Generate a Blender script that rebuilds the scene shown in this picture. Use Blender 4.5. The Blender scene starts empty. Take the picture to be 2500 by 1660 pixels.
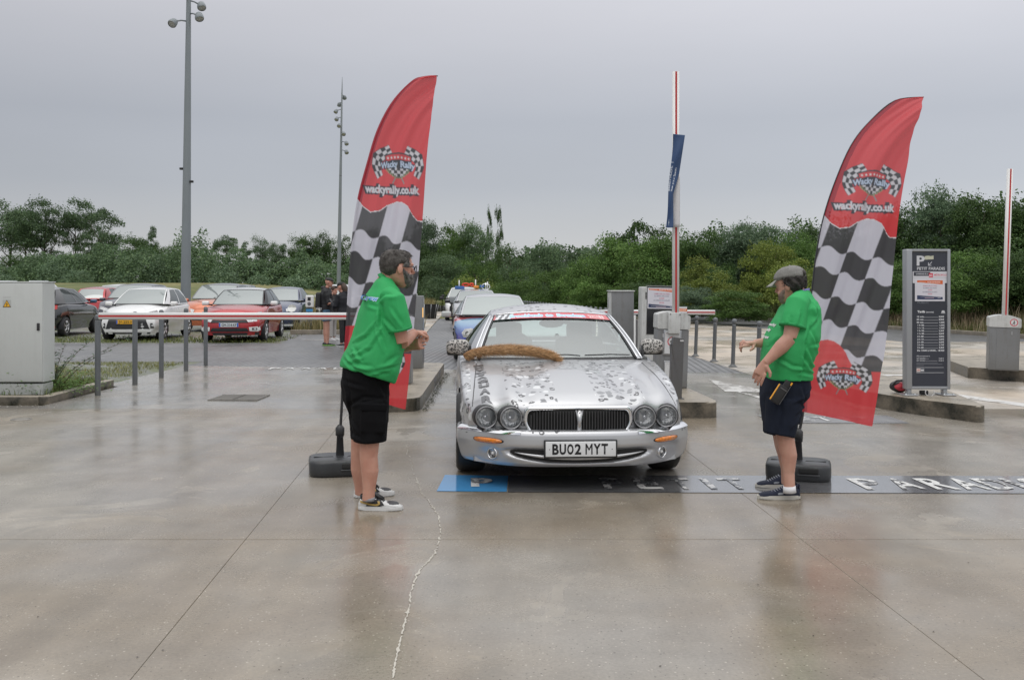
import bpy, bmesh, math, random
import numpy as np
from mathutils import Vector, Matrix, Euler
from mathutils import noise as mnoise
from mathutils.bvhtree import BVHTree

random.seed(7)
RNG = np.random.RandomState(11)
SC = bpy.context.scene
COL = SC.collection

# ------------------------------------------------------------------ camera
CAM_H, FOC, HOR = 1.52, 2400.0, 700.0      # eye height, focal length and horizon row (2500 px wide photograph)
cam = bpy.data.cameras.new('camera')
cam.sensor_width = 36.0
cam.lens = 36.0 * FOC / 2500.0
cam.shift_y = -(830.0 - HOR) / 2500.0
cam.clip_start, cam.clip_end = 0.1, 2000.0
camo = bpy.data.objects.new('camera', cam)
COL.objects.link(camo)
camo.location = (0, 0, CAM_H)
camo.rotation_euler = (math.radians(90), 0, 0)
SC.camera = camo

# ------------------------------------------------------------------ overcast daylight
world = bpy.data.worlds.new('World')
SC.world = world
world.use_nodes = True
nt = world.node_tree
nt.nodes.clear()
wo = nt.nodes.new('ShaderNodeOutputWorld')
SUN_EL, SUN_ROT = math.radians(58), math.radians(200)
sky = nt.nodes.new('ShaderNodeTexSky')
sky.sky_type = 'NISHITA'
sky.sun_disc = False
sky.sun_elevation = SUN_EL
sky.sun_rotation = SUN_ROT
bg1 = nt.nodes.new('ShaderNodeBackground')
bg1.inputs[1].default_value = 0.05
nt.links.new(sky.outputs[0], bg1.inputs[0])
# the cloud deck: dimmer at the horizon, brighter overhead, softly mottled
tc = nt.nodes.new('ShaderNodeTexCoord')
sep = nt.nodes.new('ShaderNodeSeparateXYZ')
nt.links.new(tc.outputs['Generated'], sep.inputs[0])
ramp = nt.nodes.new('ShaderNodeValToRGB')
e = ramp.color_ramp.elements
e[0].position = 0.0; e[0].color = (0.345, 0.35, 0.355, 1)
e[1].position = 1.0; e[1].color = (1.0, 1.0, 1.0, 1)
for p, c in ((0.045, (0.345, 0.352, 0.362)), (0.10, (0.290, 0.305, 0.332)), (0.165, (0.288, 0.303, 0.335)), (0.26, (0.385, 0.390, 0.420)), (0.60, (0.62, 0.625, 0.64))):
 el = e.new(p); el.color = (*c, 1)
nt.links.new(sep.outputs[2], ramp.inputs[0])
mp = nt.nodes.new('ShaderNodeMapping')
mp.inputs['Scale'].default_value = (1.2, 1.2, 5.0)
nt.links.new(tc.outputs['Generated'], mp.inputs[0])
nz = nt.nodes.new('ShaderNodeTexNoise')
nz.inputs['Scale'].default_value = 1.6
nz.inputs['Detail'].default_value = 4
nt.links.new(mp.outputs[0], nz.inputs[0])
mr = nt.nodes.new('ShaderNodeMapRange')
mr.inputs[1].default_value = 0.3; mr.inputs[2].default_value = 0.7
mr.inputs[3].default_value = 0.965; mr.inputs[4].default_value = 1.045
nt.links.new(nz.outputs[0], mr.inputs[0])
sx_ = nt.nodes.new('ShaderNodeMath'); sx_.operation = 'MULTIPLY_ADD'; sx_.inputs[1].default_value = 0.24; sx_.inputs[2].default_value = 1.0
nt.links.new(sep.outputs[0], sx_.inputs[0])
sm_ = nt.nodes.new('ShaderNodeMath'); sm_.operation = 'MULTIPLY'; nt.links.new(sx_.outputs[0], sm_.inputs[0]); nt.links.new(mr.outputs[0], sm_.inputs[1])
mul = nt.nodes.new('ShaderNodeVectorMath'); mul.operation = 'SCALE'
nt.links.new(ramp.outputs[0], mul.inputs[0]); nt.links.new(sm_.outputs[0], mul.inputs['Scale'])
bg2 = nt.nodes.new('ShaderNodeBackground')
bg2.inputs[1].default_value = 1.70
nt.links.new(mul.outputs[0], bg2.inputs[0])
mixw = nt.nodes.new('ShaderNodeMixShader')
mixw.inputs[0].default_value = 0.93
nt.links.new(bg1.outputs[0], mixw.inputs[1]); nt.links.new(bg2.outputs[0], mixw.inputs[2])
nt.links.new(mixw.outputs[0], wo.inputs[0])
sl = bpy.data.lights.new('sun', 'SUN')
sl.energy = 0.7
sl.angle = math.radians(50)
sl.color = (1.0, 0.97, 0.93)
so = bpy.data.objects.new('sun', sl)
COL.objects.link(so)
so.rotation_euler = (math.radians(90) - SUN_EL, 0, -SUN_ROT + math.pi)
SC.view_settings.view_transform = 'Standard'
SC.view_settings.look = 'None'
SC.view_settings.exposure = 0.0
SC.view_settings.gamma = 1.0
SC.view_settings.use_curve_mapping = False
SC.render.engine = 'CYCLES'
SC.cycles.max_bounces = 6
SC.cycles.transparent_max_bounces = 12
SC.cycles.use_denoising = True

# ------------------------------------------------------------------ measuring helpers
def W(px, py, Y):
 """the point at depth Y seen at photograph pixel (px, py)"""
 s = FOC / Y
 return Vector(((px - 1250.0) / s, Y, CAM_H - (py - HOR) / s))

def G(px, py, z=0.0):
 """the point at height z seen at photograph pixel (px, py)"""
 s = (py - HOR) / (CAM_H - z)
 return Vector(((px - 1250.0) / s, FOC / s, z))

# ------------------------------------------------------------------ materials
MATS = {}
def pm(name, col, rough=0.5, metal=0.0, coat=0.0, spec=0.5, noise=None, bump=None, emit=None, coat_rough=0.05, sss=0.0):
 """principled material; noise=(scale, amount) mottles the colour, bump=(scale, strength)"""
 if name in MATS: return MATS[name]
 m = bpy.data.materials.new(name); m.use_nodes = True
 t = m.node_tree; b = t.nodes['Principled BSDF']
 b.inputs['Base Color'].default_value = (*col, 1)
 b.inputs['Roughness'].default_value = rough
 b.inputs['Metallic'].default_value = metal
 b.inputs['Specular IOR Level'].default_value = spec
 b.inputs['Coat Weight'].default_value = coat
 b.inputs['Coat Roughness'].default_value = coat_rough
 if sss: 
  b.inputs['Subsurface Weight'].default_value = sss
  b.inputs['Subsurface Radius'].default_value = (0.012, 0.005, 0.003)
  b.inputs['Subsurface Scale'].default_value = 1.0
 c = t.nodes.new('ShaderNodeTexCoord')
 if noise:
  n = t.nodes.new('ShaderNodeTexNoise'); n.inputs['Scale'].default_value = noise[0]; n.inputs['Detail'].default_value = 5
  t.links.new(c.outputs['Object'], n.inputs['Vector'])
  r = t.nodes.new('ShaderNodeMapRange'); r.inputs[1].default_value = 0.25; r.inputs[2].default_value = 0.75
  r.inputs[3].default_value = 1 - noise[1]; r.inputs[4].default_value = 1 + noise[1]
  t.links.new(n.outputs[0], r.inputs[0])
  v = t.nodes.new('ShaderNodeVectorMath'); v.operation = 'SCALE'; v.inputs[0].default_value = col
  t.links.new(r.outputs[0], v.inputs['Scale']); t.links.new(v.outputs[0], b.inputs['Base Color'])
  r2 = t.nodes.new('ShaderNodeMapRange'); r2.inputs[1].default_value = 0.3; r2.inputs[2].default_value = 0.7
  r2.inputs[3].default_value = max(0.02, rough - 0.08); r2.inputs[4].default_value = min(1, rough + 0.08)
  t.links.new(n.outputs[0], r2.inputs[0]); t.links.new(r2.outputs[0], b.inputs['Roughness'])
 if bump:
  n2 = t.nodes.new('ShaderNodeTexNoise'); n2.inputs['Scale'].default_value = bump[0]; n2.inputs['Detail'].default_value = 4
  t.links.new(c.outputs['Object'], n2.inputs['Vector'])
  bu = t.nodes.new('ShaderNodeBump'); bu.inputs['Strength'].default_value = bump[1]; bu.inputs['Distance'].default_value = 0.02
  t.links.new(n2.outputs[0], bu.inputs['Height']); t.links.new(bu.outputs[0], b.inputs['Normal'])
 if emit:
  b.inputs['Emission Color'].default_value = (*emit[0], 1); b.inputs['Emission Strength'].default_value = emit[1]
 MATS[name] = m
 return m

def N(t, kind, **kw):
 n = t.nodes.new('ShaderNode' + kind)
 for k, v in kw.items():
  if k in ('op', 'operation'): n.operation = v
  elif k == 'blend': n.blend_type = v
  elif k == 'dt': n.data_type = v
  else: n.inputs[k.replace('_', ' ')].default_value = v
 return n

def math_node(t, op, a, b=None, c=None):
 n = t.nodes.new('ShaderNodeMath'); n.operation = op
 for i, x in enumerate((a, b, c)):
  if x is None: continue
  if isinstance(x, (int, float)): n.inputs[i].default_value = x
  else: t.links.new(x, n.inputs[i])
 return n.outputs[0]

def maprange(t, x, a, b, c, d, smooth=False):
 n = t.nodes.new('ShaderNodeMapRange')
 if smooth: n.interpolation_type = 'SMOOTHSTEP'
 t.links.new(x, n.inputs[0])
 for i, v in enumerate((a, b, c, d)): n.inputs[i + 1].default_value = v
 return n.outputs[0]

def mixcol(t, f, a, b):
 n = t.nodes.new('ShaderNodeMix'); n.data_type = 'RGBA'
 if isinstance(f, (int, float)): n.inputs[0].default_value = f
 else: t.links.new(f, n.inputs[0])
 for i, x in ((6, a), (7, b)):
  if isinstance(x, tuple): n.inputs[i].default_value = (*x, 1) if len(x) == 3 else x
  else: t.links.new(x, n.inputs[i])
 return n.outputs[2]

def newmat(name):
 m = bpy.data.materials.new(name); m.use_nodes = True
 MATS[name] = m
 return m, m.node_tree, m.node_tree.nodes['Principled BSDF']

def grime(m, k=0.35, low=0.5):
 """rain streaks and a dirty foot on painted metal (object coordinates, z up)"""
 t = m.node_tree; b = t.nodes['Principled BSDF']; L = t.links.new; c = N(t, 'TexCoord')
 mp = N(t, 'Mapping'); mp.inputs['Scale'].default_value = (22, 22, 1.3); L(c.outputs['Object'], mp.inputs[0])
 n = N(t, 'TexNoise', Scale=1.0, Detail=5.0, Roughness=0.65); L(mp.outputs[0], n.inputs['Vector'])
 n2 = N(t, 'TexNoise', Scale=7.0, Detail=6.0, Roughness=0.7); L(c.outputs['Object'], n2.inputs['Vector'])
 s = N(t, 'SeparateXYZ'); L(c.outputs['Object'], s.inputs[0])
 foot = math_node(t, 'MULTIPLY', maprange(t, math_node(t, 'SUBTRACT', s.outputs[2], math_node(t, 'MULTIPLY', n2.outputs[0], .22)), -.08, .16, 1, 0), low)
 d = math_node(t, 'MAXIMUM', foot, math_node(t, 'MULTIPLY', maprange(t, math_node(t, 'MULTIPLY', n.outputs[0], n2.outputs[0]), .24, .38, 0, 1), k))
 src = b.inputs['Base Color'].links[0].from_socket if b.inputs['Base Color'].links else tuple(b.inputs['Base Color'].default_value)[:3]
 L(mixcol(t, d, src, (.10, .088, .065)), b.inputs['Base Color'])
 return m

# ------------------------------------------------------------------ objects
def tag(o, label=None, cat=None, group=None, kind=None):
 if label: o['label'] = label
 if cat: o['category'] = cat
 if group: o['group'] = group
 if kind: o['kind'] = kind
 return o

def empty(name, loc=(0, 0, 0), rz=0.0, label=None, cat=None, group=None):
 o = bpy.data.objects.new(name, None); COL.objects.link(o)
 o.empty_display_size = 0.1
 o.location = loc; o.rotation_euler = (0, 0, rz)
 return tag(o, label, cat, group)

def link_mesh(name, me, mat=None, parent=None):
 if mat is not None and len(me.materials) == 0:
  for x in (mat if isinstance(mat, (list, tuple)) else [mat]): me.materials.append(x)
 o = bpy.data.objects.new(name, me); COL.objects.link(o)
 if parent is not None: o.parent = parent
 return o

def from_np(name, v, f, mat, parent=None, smooth=False):
 """v (n,3), f (m,k) numpy arrays"""
 me = bpy.data.meshes.new(name)
 v = np.asarray(v, dtype=np.float32); f = np.asarray(f, dtype=np.int32)
 k = f.shape[1]
 me.vertices.add(len(v)); me.vertices.foreach_set('co', v.ravel())
 me.loops.add(f.size); me.loops.foreach_set('vertex_index', f.ravel())
 me.polygons.add(len(f))
 me.polygons.foreach_set('loop_start', np.arange(0, f.size, k, dtype=np.int32))
 me.polygons.foreach_set('loop_total', np.full(len(f), k, dtype=np.int32))
 me.update(calc_edges=True)
 if smooth: me.polygons.foreach_set('use_smooth', np.ones(len(f), dtype=bool))
 return link_mesh(name, me, mat, parent)

def basis(d):
 d = Vector(d).normalized()
 up = Vector((0, 0, 1)) if abs(d.z) < 0.95 else Vector((0, 1, 0))
 a = d.cross(up).normalized(); b = d.cross(a).normalized()
 return a, b, d

class MB:
 """collects shapes into one mesh"""
 def __init__(self): self.bm = bmesh.new()
 def faces_from(self, vs, fs, mi=0, smooth=False):
  bv = [self.bm.verts.new(v) for v in vs]
  for f in fs:
   try:
    fc = self.bm.faces.new([bv[i] for i in f]); fc.material_index = mi; fc.smooth = smooth
   except ValueError: pass
  return bv
 def box(self, c, size, rot=None, bev=0.0, seg=2, mi=0, taper=None):
  b = bmesh.new()
  bmesh.ops.create_cube(b, size=1.0)
  for v in b.verts:
   if taper and v.co.z > 0: v.co.x *= taper; v.co.y *= taper
   v.co = Vector((v.co.x * size[0], v.co.y * size[1], v.co.z * size[2]))
  if bev > 0:
   bmesh.ops.bevel(b, geom=b.edges[:], offset=bev, segments=seg, profile=0.6, affect='EDGES')
  M = Matrix.Translation(Vector(c)) @ (rot.to_matrix().to_4x4() if isinstance(rot, Euler) else (rot or Matrix.Identity(4)))
  self._merge(b, M, mi, smooth=bev > 0 and seg > 1)
  return self
 def _merge(self, b, M, mi=0, smooth=False):
  b.transform(M)
  vm = {v: self.bm.verts.new(v.co) for v in b.verts}
  for f in b.faces:
   try:
    fc = self.bm.faces.new([vm[v] for v in f.verts]); fc.material_index = mi; fc.smooth = smooth
   except ValueError: pass
  b.free()
 def tube(self, pts, r, n=12, caps=True, mi=0, smooth=True, flat=None):
  """pts list of points, r radius or list; flat=(ru, rv) multipliers"""
  pts = [Vector(p) for p in pts]; m = len(pts)
  rs = r if isinstance(r, (list, tuple)) else [r] * m
  rings = []; pa = None
  for i, p in enumerate(pts):
   d = (pts[min(i + 1, m - 1)] - pts[max(i - 1, 0)])
   a, b, d = basis(d)
   if pa is not None:
    a = (pa - d * pa.dot(d)).normalized(); b = d.cross(a)
   pa = a
   rr = rs[i] if isinstance(rs[i], (tuple, list)) else (rs[i], rs[i])
   rings.append([self.bm.verts.new(p + a * (math.cos(t) * rr[0]) + b * (math.sin(t) * rr[1])) for t in [2 * math.pi * k / n for k in range(n)]])
  for i in range(m - 1):
   for k in range(n):
    f = self.bm.faces.new((rings[i][k], rings[i][(k + 1) % n], rings[i + 1][(k + 1) % n], rings[i + 1][k])); f.smooth = smooth; f.material_index = mi
  if caps:
   f = self.bm.faces.new(rings[0][::-1]); f.material_index = mi
   f = self.bm.faces.new(rings[-1]); f.material_index = mi
  return self
 def lathe(self, prof, origin=(0, 0, 0), axis=(0, 0, 1), n=24, mi=0, smooth=True, sharp=()):
  """prof list of (r, h) along axis"""
  a, b, d = basis(axis); o = Vector(origin); rings = []
  for r, h in prof:
   if r < 1e-6: rings.append([self.bm.verts.new(o + d * h)])
   else: rings.append([self.bm.verts.new(o + d * h + a * (r * math.cos(2 * math.pi * k / n)) + b * (r * math.sin(2 * math.pi * k / n))) for k in range(n)])
  for i in range(len(rings) - 1):
   A, B = rings[i], rings[i + 1]
   for k in range(n):
    k2 = (k + 1) % n
    vs = [A[k % len(A)], A[k2 % len(A)], B[k2 % len(B)], B[k % len(B)]]
    vs = [v for j, v in enumerate(vs) if v not in vs[:j]]
    if len(vs) >= 3:
     try:
      f = self.bm.faces.new(vs); f.smooth = smooth; f.material_index = mi
     except ValueError: pass
  return self
 def sphere(self, c, r, n=16, scale=(1, 1, 1), mi=0, rot=None):
  b = bmesh.new(); bmesh.ops.create_uvsphere(b, u_segments=n, v_segments=max(6, n // 2), radius=r)
  M = Matrix.Translation(Vector(c)) @ (rot.to_matrix().to_4x4() if rot else Matrix.Identity(4)) @ Matrix.Diagonal((*scale, 1))
  self._merge(b, M, mi, smooth=True); return self
 def prism(self, poly, thick, M=None, mi=0, smooth=False):
  """2-D polygon in the xy plane extruded along +z by thick, then moved by M"""
  b = bmesh.new()
  vs = [b.verts.new((p[0], p[1], 0)) for p in poly]; f = b.faces.new(vs)
  r = bmesh.ops.extrude_face_region(b, geom=[f])
  for v in r['geom']:
   if isinstance(v, bmesh.types.BMVert): v.co.z += thick
  bmesh.ops.recalc_face_normals(b, faces=b.faces[:])
  self._merge(b, M or Matrix.Identity(4), mi, smooth); return self
 def grid(self, fn, nu, nv, mi=0, smooth=True, flip=False):
  vs = [[self.bm.verts.new(fn(i / nu, j / nv)) for j in range(nv + 1)] for i in range(nu + 1)]
  for i in range(nu):
   for j in range(nv):
    q = (vs[i][j], vs[i + 1][j], vs[i + 1][j + 1], vs[i][j + 1])
    if flip: q = q[::-1]
    f = self.bm.faces.new(q); f.smooth = smooth; f.material_index = mi
  return vs
 def build(self, name, mat, parent=None, recalc=True, weld=0.0):
  if weld: bmesh.ops.remove_doubles(self.bm, verts=self.bm.verts[:], dist=weld)
  if recalc: bmesh.ops.recalc_face_normals(self.bm, faces=self.bm.faces[:])
  me = bpy.data.meshes.new(name); self.bm.to_mesh(me); self.bm.free()
  return link_mesh(name, me, mat, parent)

def copy_tree(o, parent=None):
 c = o.copy(); COL.objects.link(c)
 if parent is not None: c.parent = parent
 for ch in list(o.children): copy_tree(ch, c)
 return c

def remeshed(mb, name, mat, parent, voxel=0.008, smooth=3, decimate=None, disp=None):
 """fuse overlapping shapes into one continuous skin"""
 me = bpy.data.meshes.new('tmp'); bmesh.ops.recalc_face_normals(mb.bm, faces=mb.bm.faces[:]); mb.bm.to_mesh(me); mb.bm.free()
 o = bpy.data.objects.new('tmp', me); COL.objects.link(o)
 m = o.modifiers.new('r', 'REMESH'); m.mode = 'VOXEL'; m.voxel_size = voxel; m.use_smooth_shade = True
 s = o.modifiers.new('s', 'SMOOTH'); s.iterations = smooth; s.factor = 0.5
 dg = bpy.context.evaluated_depsgraph_get()
 me2 = bpy.data.meshes.new_from_object(o.evaluated_get(dg))
 bpy.data.objects.remove(o); bpy.data.meshes.remove(me)
 if disp is not None:
  n = len(me2.vertices); co = np.empty(n * 3, dtype=np.float32); me2.vertices.foreach_get('co', co); co = co.reshape(-1, 3)
  no = np.empty(n * 3, dtype=np.float32); me2.vertices.foreach_get('normal', no); no = no.reshape(-1, 3)
  co = co + no * disp(co, no)[:, None]
  me2.vertices.foreach_set('co', co.astype(np.float32).ravel()); me2.update()
 me2.name = name
 me2.materials.clear()
 me2.polygons.foreach_set('use_smooth', np.ones(len(me2.polygons), dtype=bool))
 return link_mesh(name, me2, mat, parent)

def nz3(co, scale, seed=0.0):
 """cheap smooth pseudo-noise for arrays of points"""
 x, y, z = co[:, 0] * scale + seed, co[:, 1] * scale + seed * 1.7, co[:, 2] * scale - seed
 return (np.sin(x * 1.3 + 1.7 * np.sin(y * 1.1 + z * 0.7)) + np.sin(y * 1.7 + 1.3 * np.sin(z * 1.3 + x * 0.6)) + np.sin(z * 1.5 + 1.9 * np.sin(x * 0.9 + y * 0.8))) / 3

# ------------------------------------------------------------------ flat print: a small painter whose result becomes a colour attribute
TXT = {}
def text_tris(s, bold=0.0, align='LEFT', shear=0.0):
 k = (s, round(bold, 4), align, shear)
 if k in TXT: return TXT[k]
 c = bpy.data.curves.new('t', 'FONT'); c.body = s; c.size = 1.0; c.offset = bold; c.align_x = align; c.shear = shear; c.resolution_u = 3
 c.fill_mode = 'BOTH'
 o = bpy.data.objects.new('t', c); COL.objects.link(o)
 dg = bpy.context.evaluated_depsgraph_get(); dg.update()
 me = bpy.data.meshes.new_from_object(o.evaluated_get(dg))
 me.calc_loop_triangles()
 v = np.array([p.co[:2] for p in me.vertices]) if len(me.vertices) else np.zeros((0, 2))
 t = np.array([l.vertices[:] for l in me.loop_triangles]) if len(me.loop_triangles) else np.zeros((0, 3), int)
 bpy.data.objects.remove(o); bpy.data.curves.remove(c); bpy.data.meshes.remove(me)
 TXT[k] = (v, t); return TXT[k]

class Canvas:
 def __init__(s, x0, y0, x1, y1, res, bg):
  s.x0, s.y0, s.res = x0, y0, res
  s.w, s.h = max(2, int(round((x1 - x0) * res))), max(2, int(round((y1 - y0) * res)))
  s.a = np.zeros((s.h, s.w, 3)); s.a[:] = bg
 def _ix(s, pts): return (np.asarray(pts, float) - (s.x0, s.y0)) * s.res
 def poly(s, pts, col):
  p = s._ix(pts)
  xa, xb = int(max(0, np.floor(p[:, 0].min()))), int(min(s.w, np.ceil(p[:, 0].max()) + 1))
  ya, yb = int(max(0, np.floor(p[:, 1].min()))), int(min(s.h, np.ceil(p[:, 1].max()) + 1))
  if xa >= xb or ya >= yb: return
  X, Y = np.meshgrid(np.arange(xa, xb) + 0.5, np.arange(ya, yb) + 0.5)
  ins = np.zeros(X.shape, bool); n = len(p)
  for i in range(n):
   x1, y1 = p[i]; x2, y2 = p[(i + 1) % n]
   if y1 == y2: continue
   c = ((y1 > Y) != (y2 > Y)) & (X < (x2 - x1) * (Y - y1) / (y2 - y1) + x1)
   ins ^= c
  s.a[ya:yb, xa:xb][ins] = col
 def rect(s, x0, y0, x1, y1, col): s.poly([(x0, y0), (x1, y0), (x1, y1), (x0, y1)], col)
 def text(s, st, x, y, size, col, bold=0.0, align='LEFT', fn=None, width=None, shear=0.0):
  v, t = text_tris(st, bold, align, shear)
  if not len(t): return
  v = v * size
  if width:
   w = v[:, 0].max() - v[:, 0].min(); v = v * (width / w, 1)
  q = np.stack([x + v[:, 0], y - v[:, 1]], 1)
  if fn is not None: q = fn(q)
  for a in t: s.poly(q[a], col)
 def sample(s, x, y):
  i = np.clip(((np.asarray(x) - s.x0) * s.res).astype(int), 0, s.w - 1)
  j = np.clip(((np.asarray(y) - s.y0) * s.res).astype(int), 0, s.h - 1)
  out = s.a[j, i] * 2.0
  for di, dj in ((1, 0), (0, 1), (-1, 0), (0, -1)):
   out = out + s.a[np.clip(j + dj, 0, s.h - 1), np.clip(i + di, 0, s.w - 1)]
  return out / 6.0

def print_mat(name, rough=0.5, trans=0.0, coat=0.0):
 if name in MATS: return MATS[name]
 m, t, b = newmat(name)
 at = t.nodes.new('ShaderNodeVertexColor'); at.layer_name = 'print'
 t.links.new(at.outputs[0], b.inputs['Base Color'])
 b.inputs['Roughness'].default_value = rough
 b.inputs['Coat Weight'].default_value = coat
 if trans:
  tp = t.nodes.new('ShaderNodeBsdfTransparent'); m2 = t.nodes.new('ShaderNodeMixShader'); m2.inputs[0].default_value = 0.08
  tr = t.nodes.new('ShaderNodeBsdfTranslucent'); t.links.new(at.outputs[0], tr.inputs[0])
  mx = t.nodes.new('ShaderNodeMixShader'); mx.inputs[0].default_value = trans
  out = t.nodes['Material Output']
  t.links.new(b.outputs[0], mx.inputs[1]); t.links.new(tr.outputs[0], mx.inputs[2]); t.links.new(mx.outputs[0], m2.inputs[1]); t.links.new(tp.outputs[0], m2.inputs[2]); t.links.new(m2.outputs[0], out.inputs[0])
 return m

def set_print(me, cols):
 ca = me.color_attributes.new('print', 'FLOAT_COLOR', 'POINT')
 c4 = np.ones((len(cols), 4), dtype=np.float32); c4[:, :3] = cols
 ca.data.foreach_set('color', c4.ravel())

def print_panel(name, cv, rect, to3d, nx, ny, mat, parent=None):
 """flat printed panel: rect in canvas units, to3d maps arrays (x, y) to (n,3)"""
 x0, y0, x1, y1 = rect
 X, Y = np.meshgrid(np.linspace(x0, x1, nx), np.linspace(y0, y1, ny))
 X, Y = X.ravel(), Y.ravel()
 v = to3d(X, Y)
 i = np.arange(nx * ny).reshape(ny, nx)
 f = np.stack([i[:-1, :-1].ravel(), i[1:, :-1].ravel(), i[1:, 1:].ravel(), i[:-1, 1:].ravel()], 1)
 o = from_np(name, v, f, mat, parent)
 set_print(o.data, cv.sample(X, Y))
 return o

def text_mesh(name, s, size, mat, parent, M, bold=0.0, align='CENTER', width=None, fn=None):
 v, t = text_tris(s, bold, align)
 v = v * size
 if width:
  w = v[:, 0].max() - v[:, 0].min(); v = v * (width / w, 1)
 pts = np.array([list(M @ Vector((a, b, 0))) for a, b in v])
 if fn is not None: pts = fn(pts)
 return from_np(name, pts, t, mat, parent)

def srgb(r, g, b):
 return tuple(((x / 255) / 12.92) if x / 255 <= 0.04045 else (((x / 255) + 0.055) / 1.055) ** 2.4 for x in (r, g, b))
# ================================================================== GROUND
def wet_concrete(name, warm, grey, wet_lo, wet_hi, patch=0.35, speck=1.0):
 m, t, b = newmat(name)
 L = t.links.new
 c = N(t, 'TexCoord'); P = c.outputs['Object']
 big = N(t, 'TexNoise', Scale=patch, Detail=5.0, Roughness=0.55); L(P, big.inputs['Vector'])
 mid = N(t, 'TexNoise', Scale=2.3, Detail=6.0, Roughness=0.6); L(P, mid.inputs['Vector'])
 fine = N(t, 'TexNoise', Scale=60.0, Detail=5.0, Roughness=0.7); L(P, fine.inputs['Vector'])
 f = maprange(t, big.outputs[0], 0.40, 0.62, 0.0, 1.0, True)
 col = mixcol(t, f, warm, grey)
 k = math_node(t, 'ADD', maprange(t, mid.outputs[0], 0.3, 0.7, 0.84, 1.12), maprange(t, fine.outputs[0], 0.3, 0.7, -0.13, 0.13))
 sc = N(t, 'VectorMath', op='SCALE'); L(col, sc.inputs[0]); L(k, sc.inputs['Scale'])
 # exposed aggregate: pale and dark grains
 v = N(t, 'TexVoronoi', Scale=68.0); L(P, v.inputs['Vector'])
 rnd = N(t, 'SeparateColor'); L(v.outputs['Color'], rnd.inputs[0])
 dens = maprange(t, mid.outputs[0], 0.35, 0.65, 0.93, 0.62)
 gs = maprange(t, rnd.outputs[1], 0, 1, 0.10, 0.36)
 grain = math_node(t, 'MULTIPLY', math_node(t, 'LESS_THAN', v.outputs['Distance'], gs), math_node(t, 'GREATER_THAN', rnd.outputs[0], dens))
 light = math_node(t, 'MULTIPLY', grain, math_node(t, 'GREATER_THAN', rnd.outputs[2], 0.35))
 col2 = mixcol(t, math_node(t, 'MULTIPLY', light, 0.55 * speck), sc.outputs[0], (0.58, 0.53, 0.45))
 dark = math_node(t, 'MULTIPLY', grain, math_node(t, 'LESS_THAN', rnd.outputs[2], 0.35))
 col3 = mixcol(t, math_node(t, 'MULTIPLY', dark, 0.6 * speck), col2, (0.07, 0.06, 0.05))
 # oil and damp stains, tyre lines running with the lane
 mp = N(t, 'Mapping'); mp.inputs['Rotation'].default_value = (0, 0, 0.052); mp.inputs['Scale'].default_value = (3.2, 0.22, 1); L(P, mp.inputs[0])
 st = N(t, 'TexNoise', Scale=1.0, Detail=3.0); L(mp.outputs[0], st.inputs['Vector'])
 sx = N(t, 'VectorMath', op='SCALE'); L(col3, sx.inputs[0]); L(maprange(t, st.outputs[0], 0.35, 0.65, 0.90, 1.07), sx.inputs['Scale'])
 # drying patches with crisp edges
 dp = N(t, 'TexNoise', Scale=0.95, Detail=9.0, Roughness=0.58, Distortion=0.9); L(P, dp.inputs['Vector'])
 dry = math_node(t, 'MULTIPLY', maprange(t, dp.outputs[0], 0.575, 0.592, 0, 1), maprange(t, big.outputs[0], 0.42, 0.52, 0, 1))
 sy = N(t, 'VectorMath', op='SCALE'); L(sx.outputs[0], sy.inputs[0]); L(maprange(t, dry, 0, 1, 1.0, 1.13), sy.inputs['Scale'])
 L(sy.outputs[0], b.inputs['Base Color'])
 wn = N(t, 'TexNoise', Scale=0.55, Detail=4.0, Roughness=0.6, Distortion=0.6); L(P, wn.inputs['Vector'])
 rough = maprange(t, wn.outputs[0], 0.36, 0.64, wet_lo, wet_hi, True)
 rough2 = math_node(t, 'ADD', rough, maprange(t, fine.outputs[0], 0.3, 0.7, -0.03, 0.06))
 L(math_node(t, 'ADD', rough2, math_node(t, 'MULTIPLY', dry, 0.12)), b.inputs['Roughness'])
 b.inputs['Specular IOR Level'].default_value = 0.5
 b.inputs['IOR'].default_value = 1.42
 # brushed finish across the slab
 mb_ = N(t, 'Mapping'); mb_.inputs['Rotation'].default_value = (0, 0, 0.35); mb_.inputs['Scale'].default_value = (70, 3.0, 1); L(P, mb_.inputs[0])
 br = N(t, 'TexNoise', Scale=1.0, Detail=2.0); L(mb_.outputs[0], br.inputs['Vector'])
 hsum = math_node(t, 'ADD', math_node(t, 'MULTIPLY', fine.outputs[0], 0.6), math_node(t, 'MULTIPLY', br.outputs[0], maprange(t, big.outputs[0], 0.45, 0.6, 0.05, 0.9)))
 bu = N(t, 'Bump', Strength=0.22, Distance=0.004); L(hsum, bu.inputs['Height']); L(bu.outputs[0], b.inputs['Normal'])
 return m

M_SLAB = wet_concrete('wet_concrete', (0.245, 0.205, 0.155), (0.288, 0.265, 0.230), 0.085, 0.30)
M_LANE = wet_concrete('smooth_lane_concrete', (0.270, 0.248, 0.215), (0.275, 0.266, 0.250), 0.12, 0.30, patch=0.5, speck=0.35)
M_BEIGE = wet_concrete('pale_road_concrete', (0.52, 0.44, 0.35), (0.43, 0.40, 0.36), 0.16, 0.42, patch=0.3, speck=0.3)
M_KERB = pm('mossy_kerb', (0.22, 0.195, 0.155), 0.6, noise=(5, 0.35), bump=(40, 0.5))
M_ISL = pm('island_concrete', (0.30, 0.26, 0.20), 0.42, noise=(2.2, 0.28), bump=(55, 0.35))
M_DARK = pm('dark_void', (0.02, 0.02, 0.02), 0.8)

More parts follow.
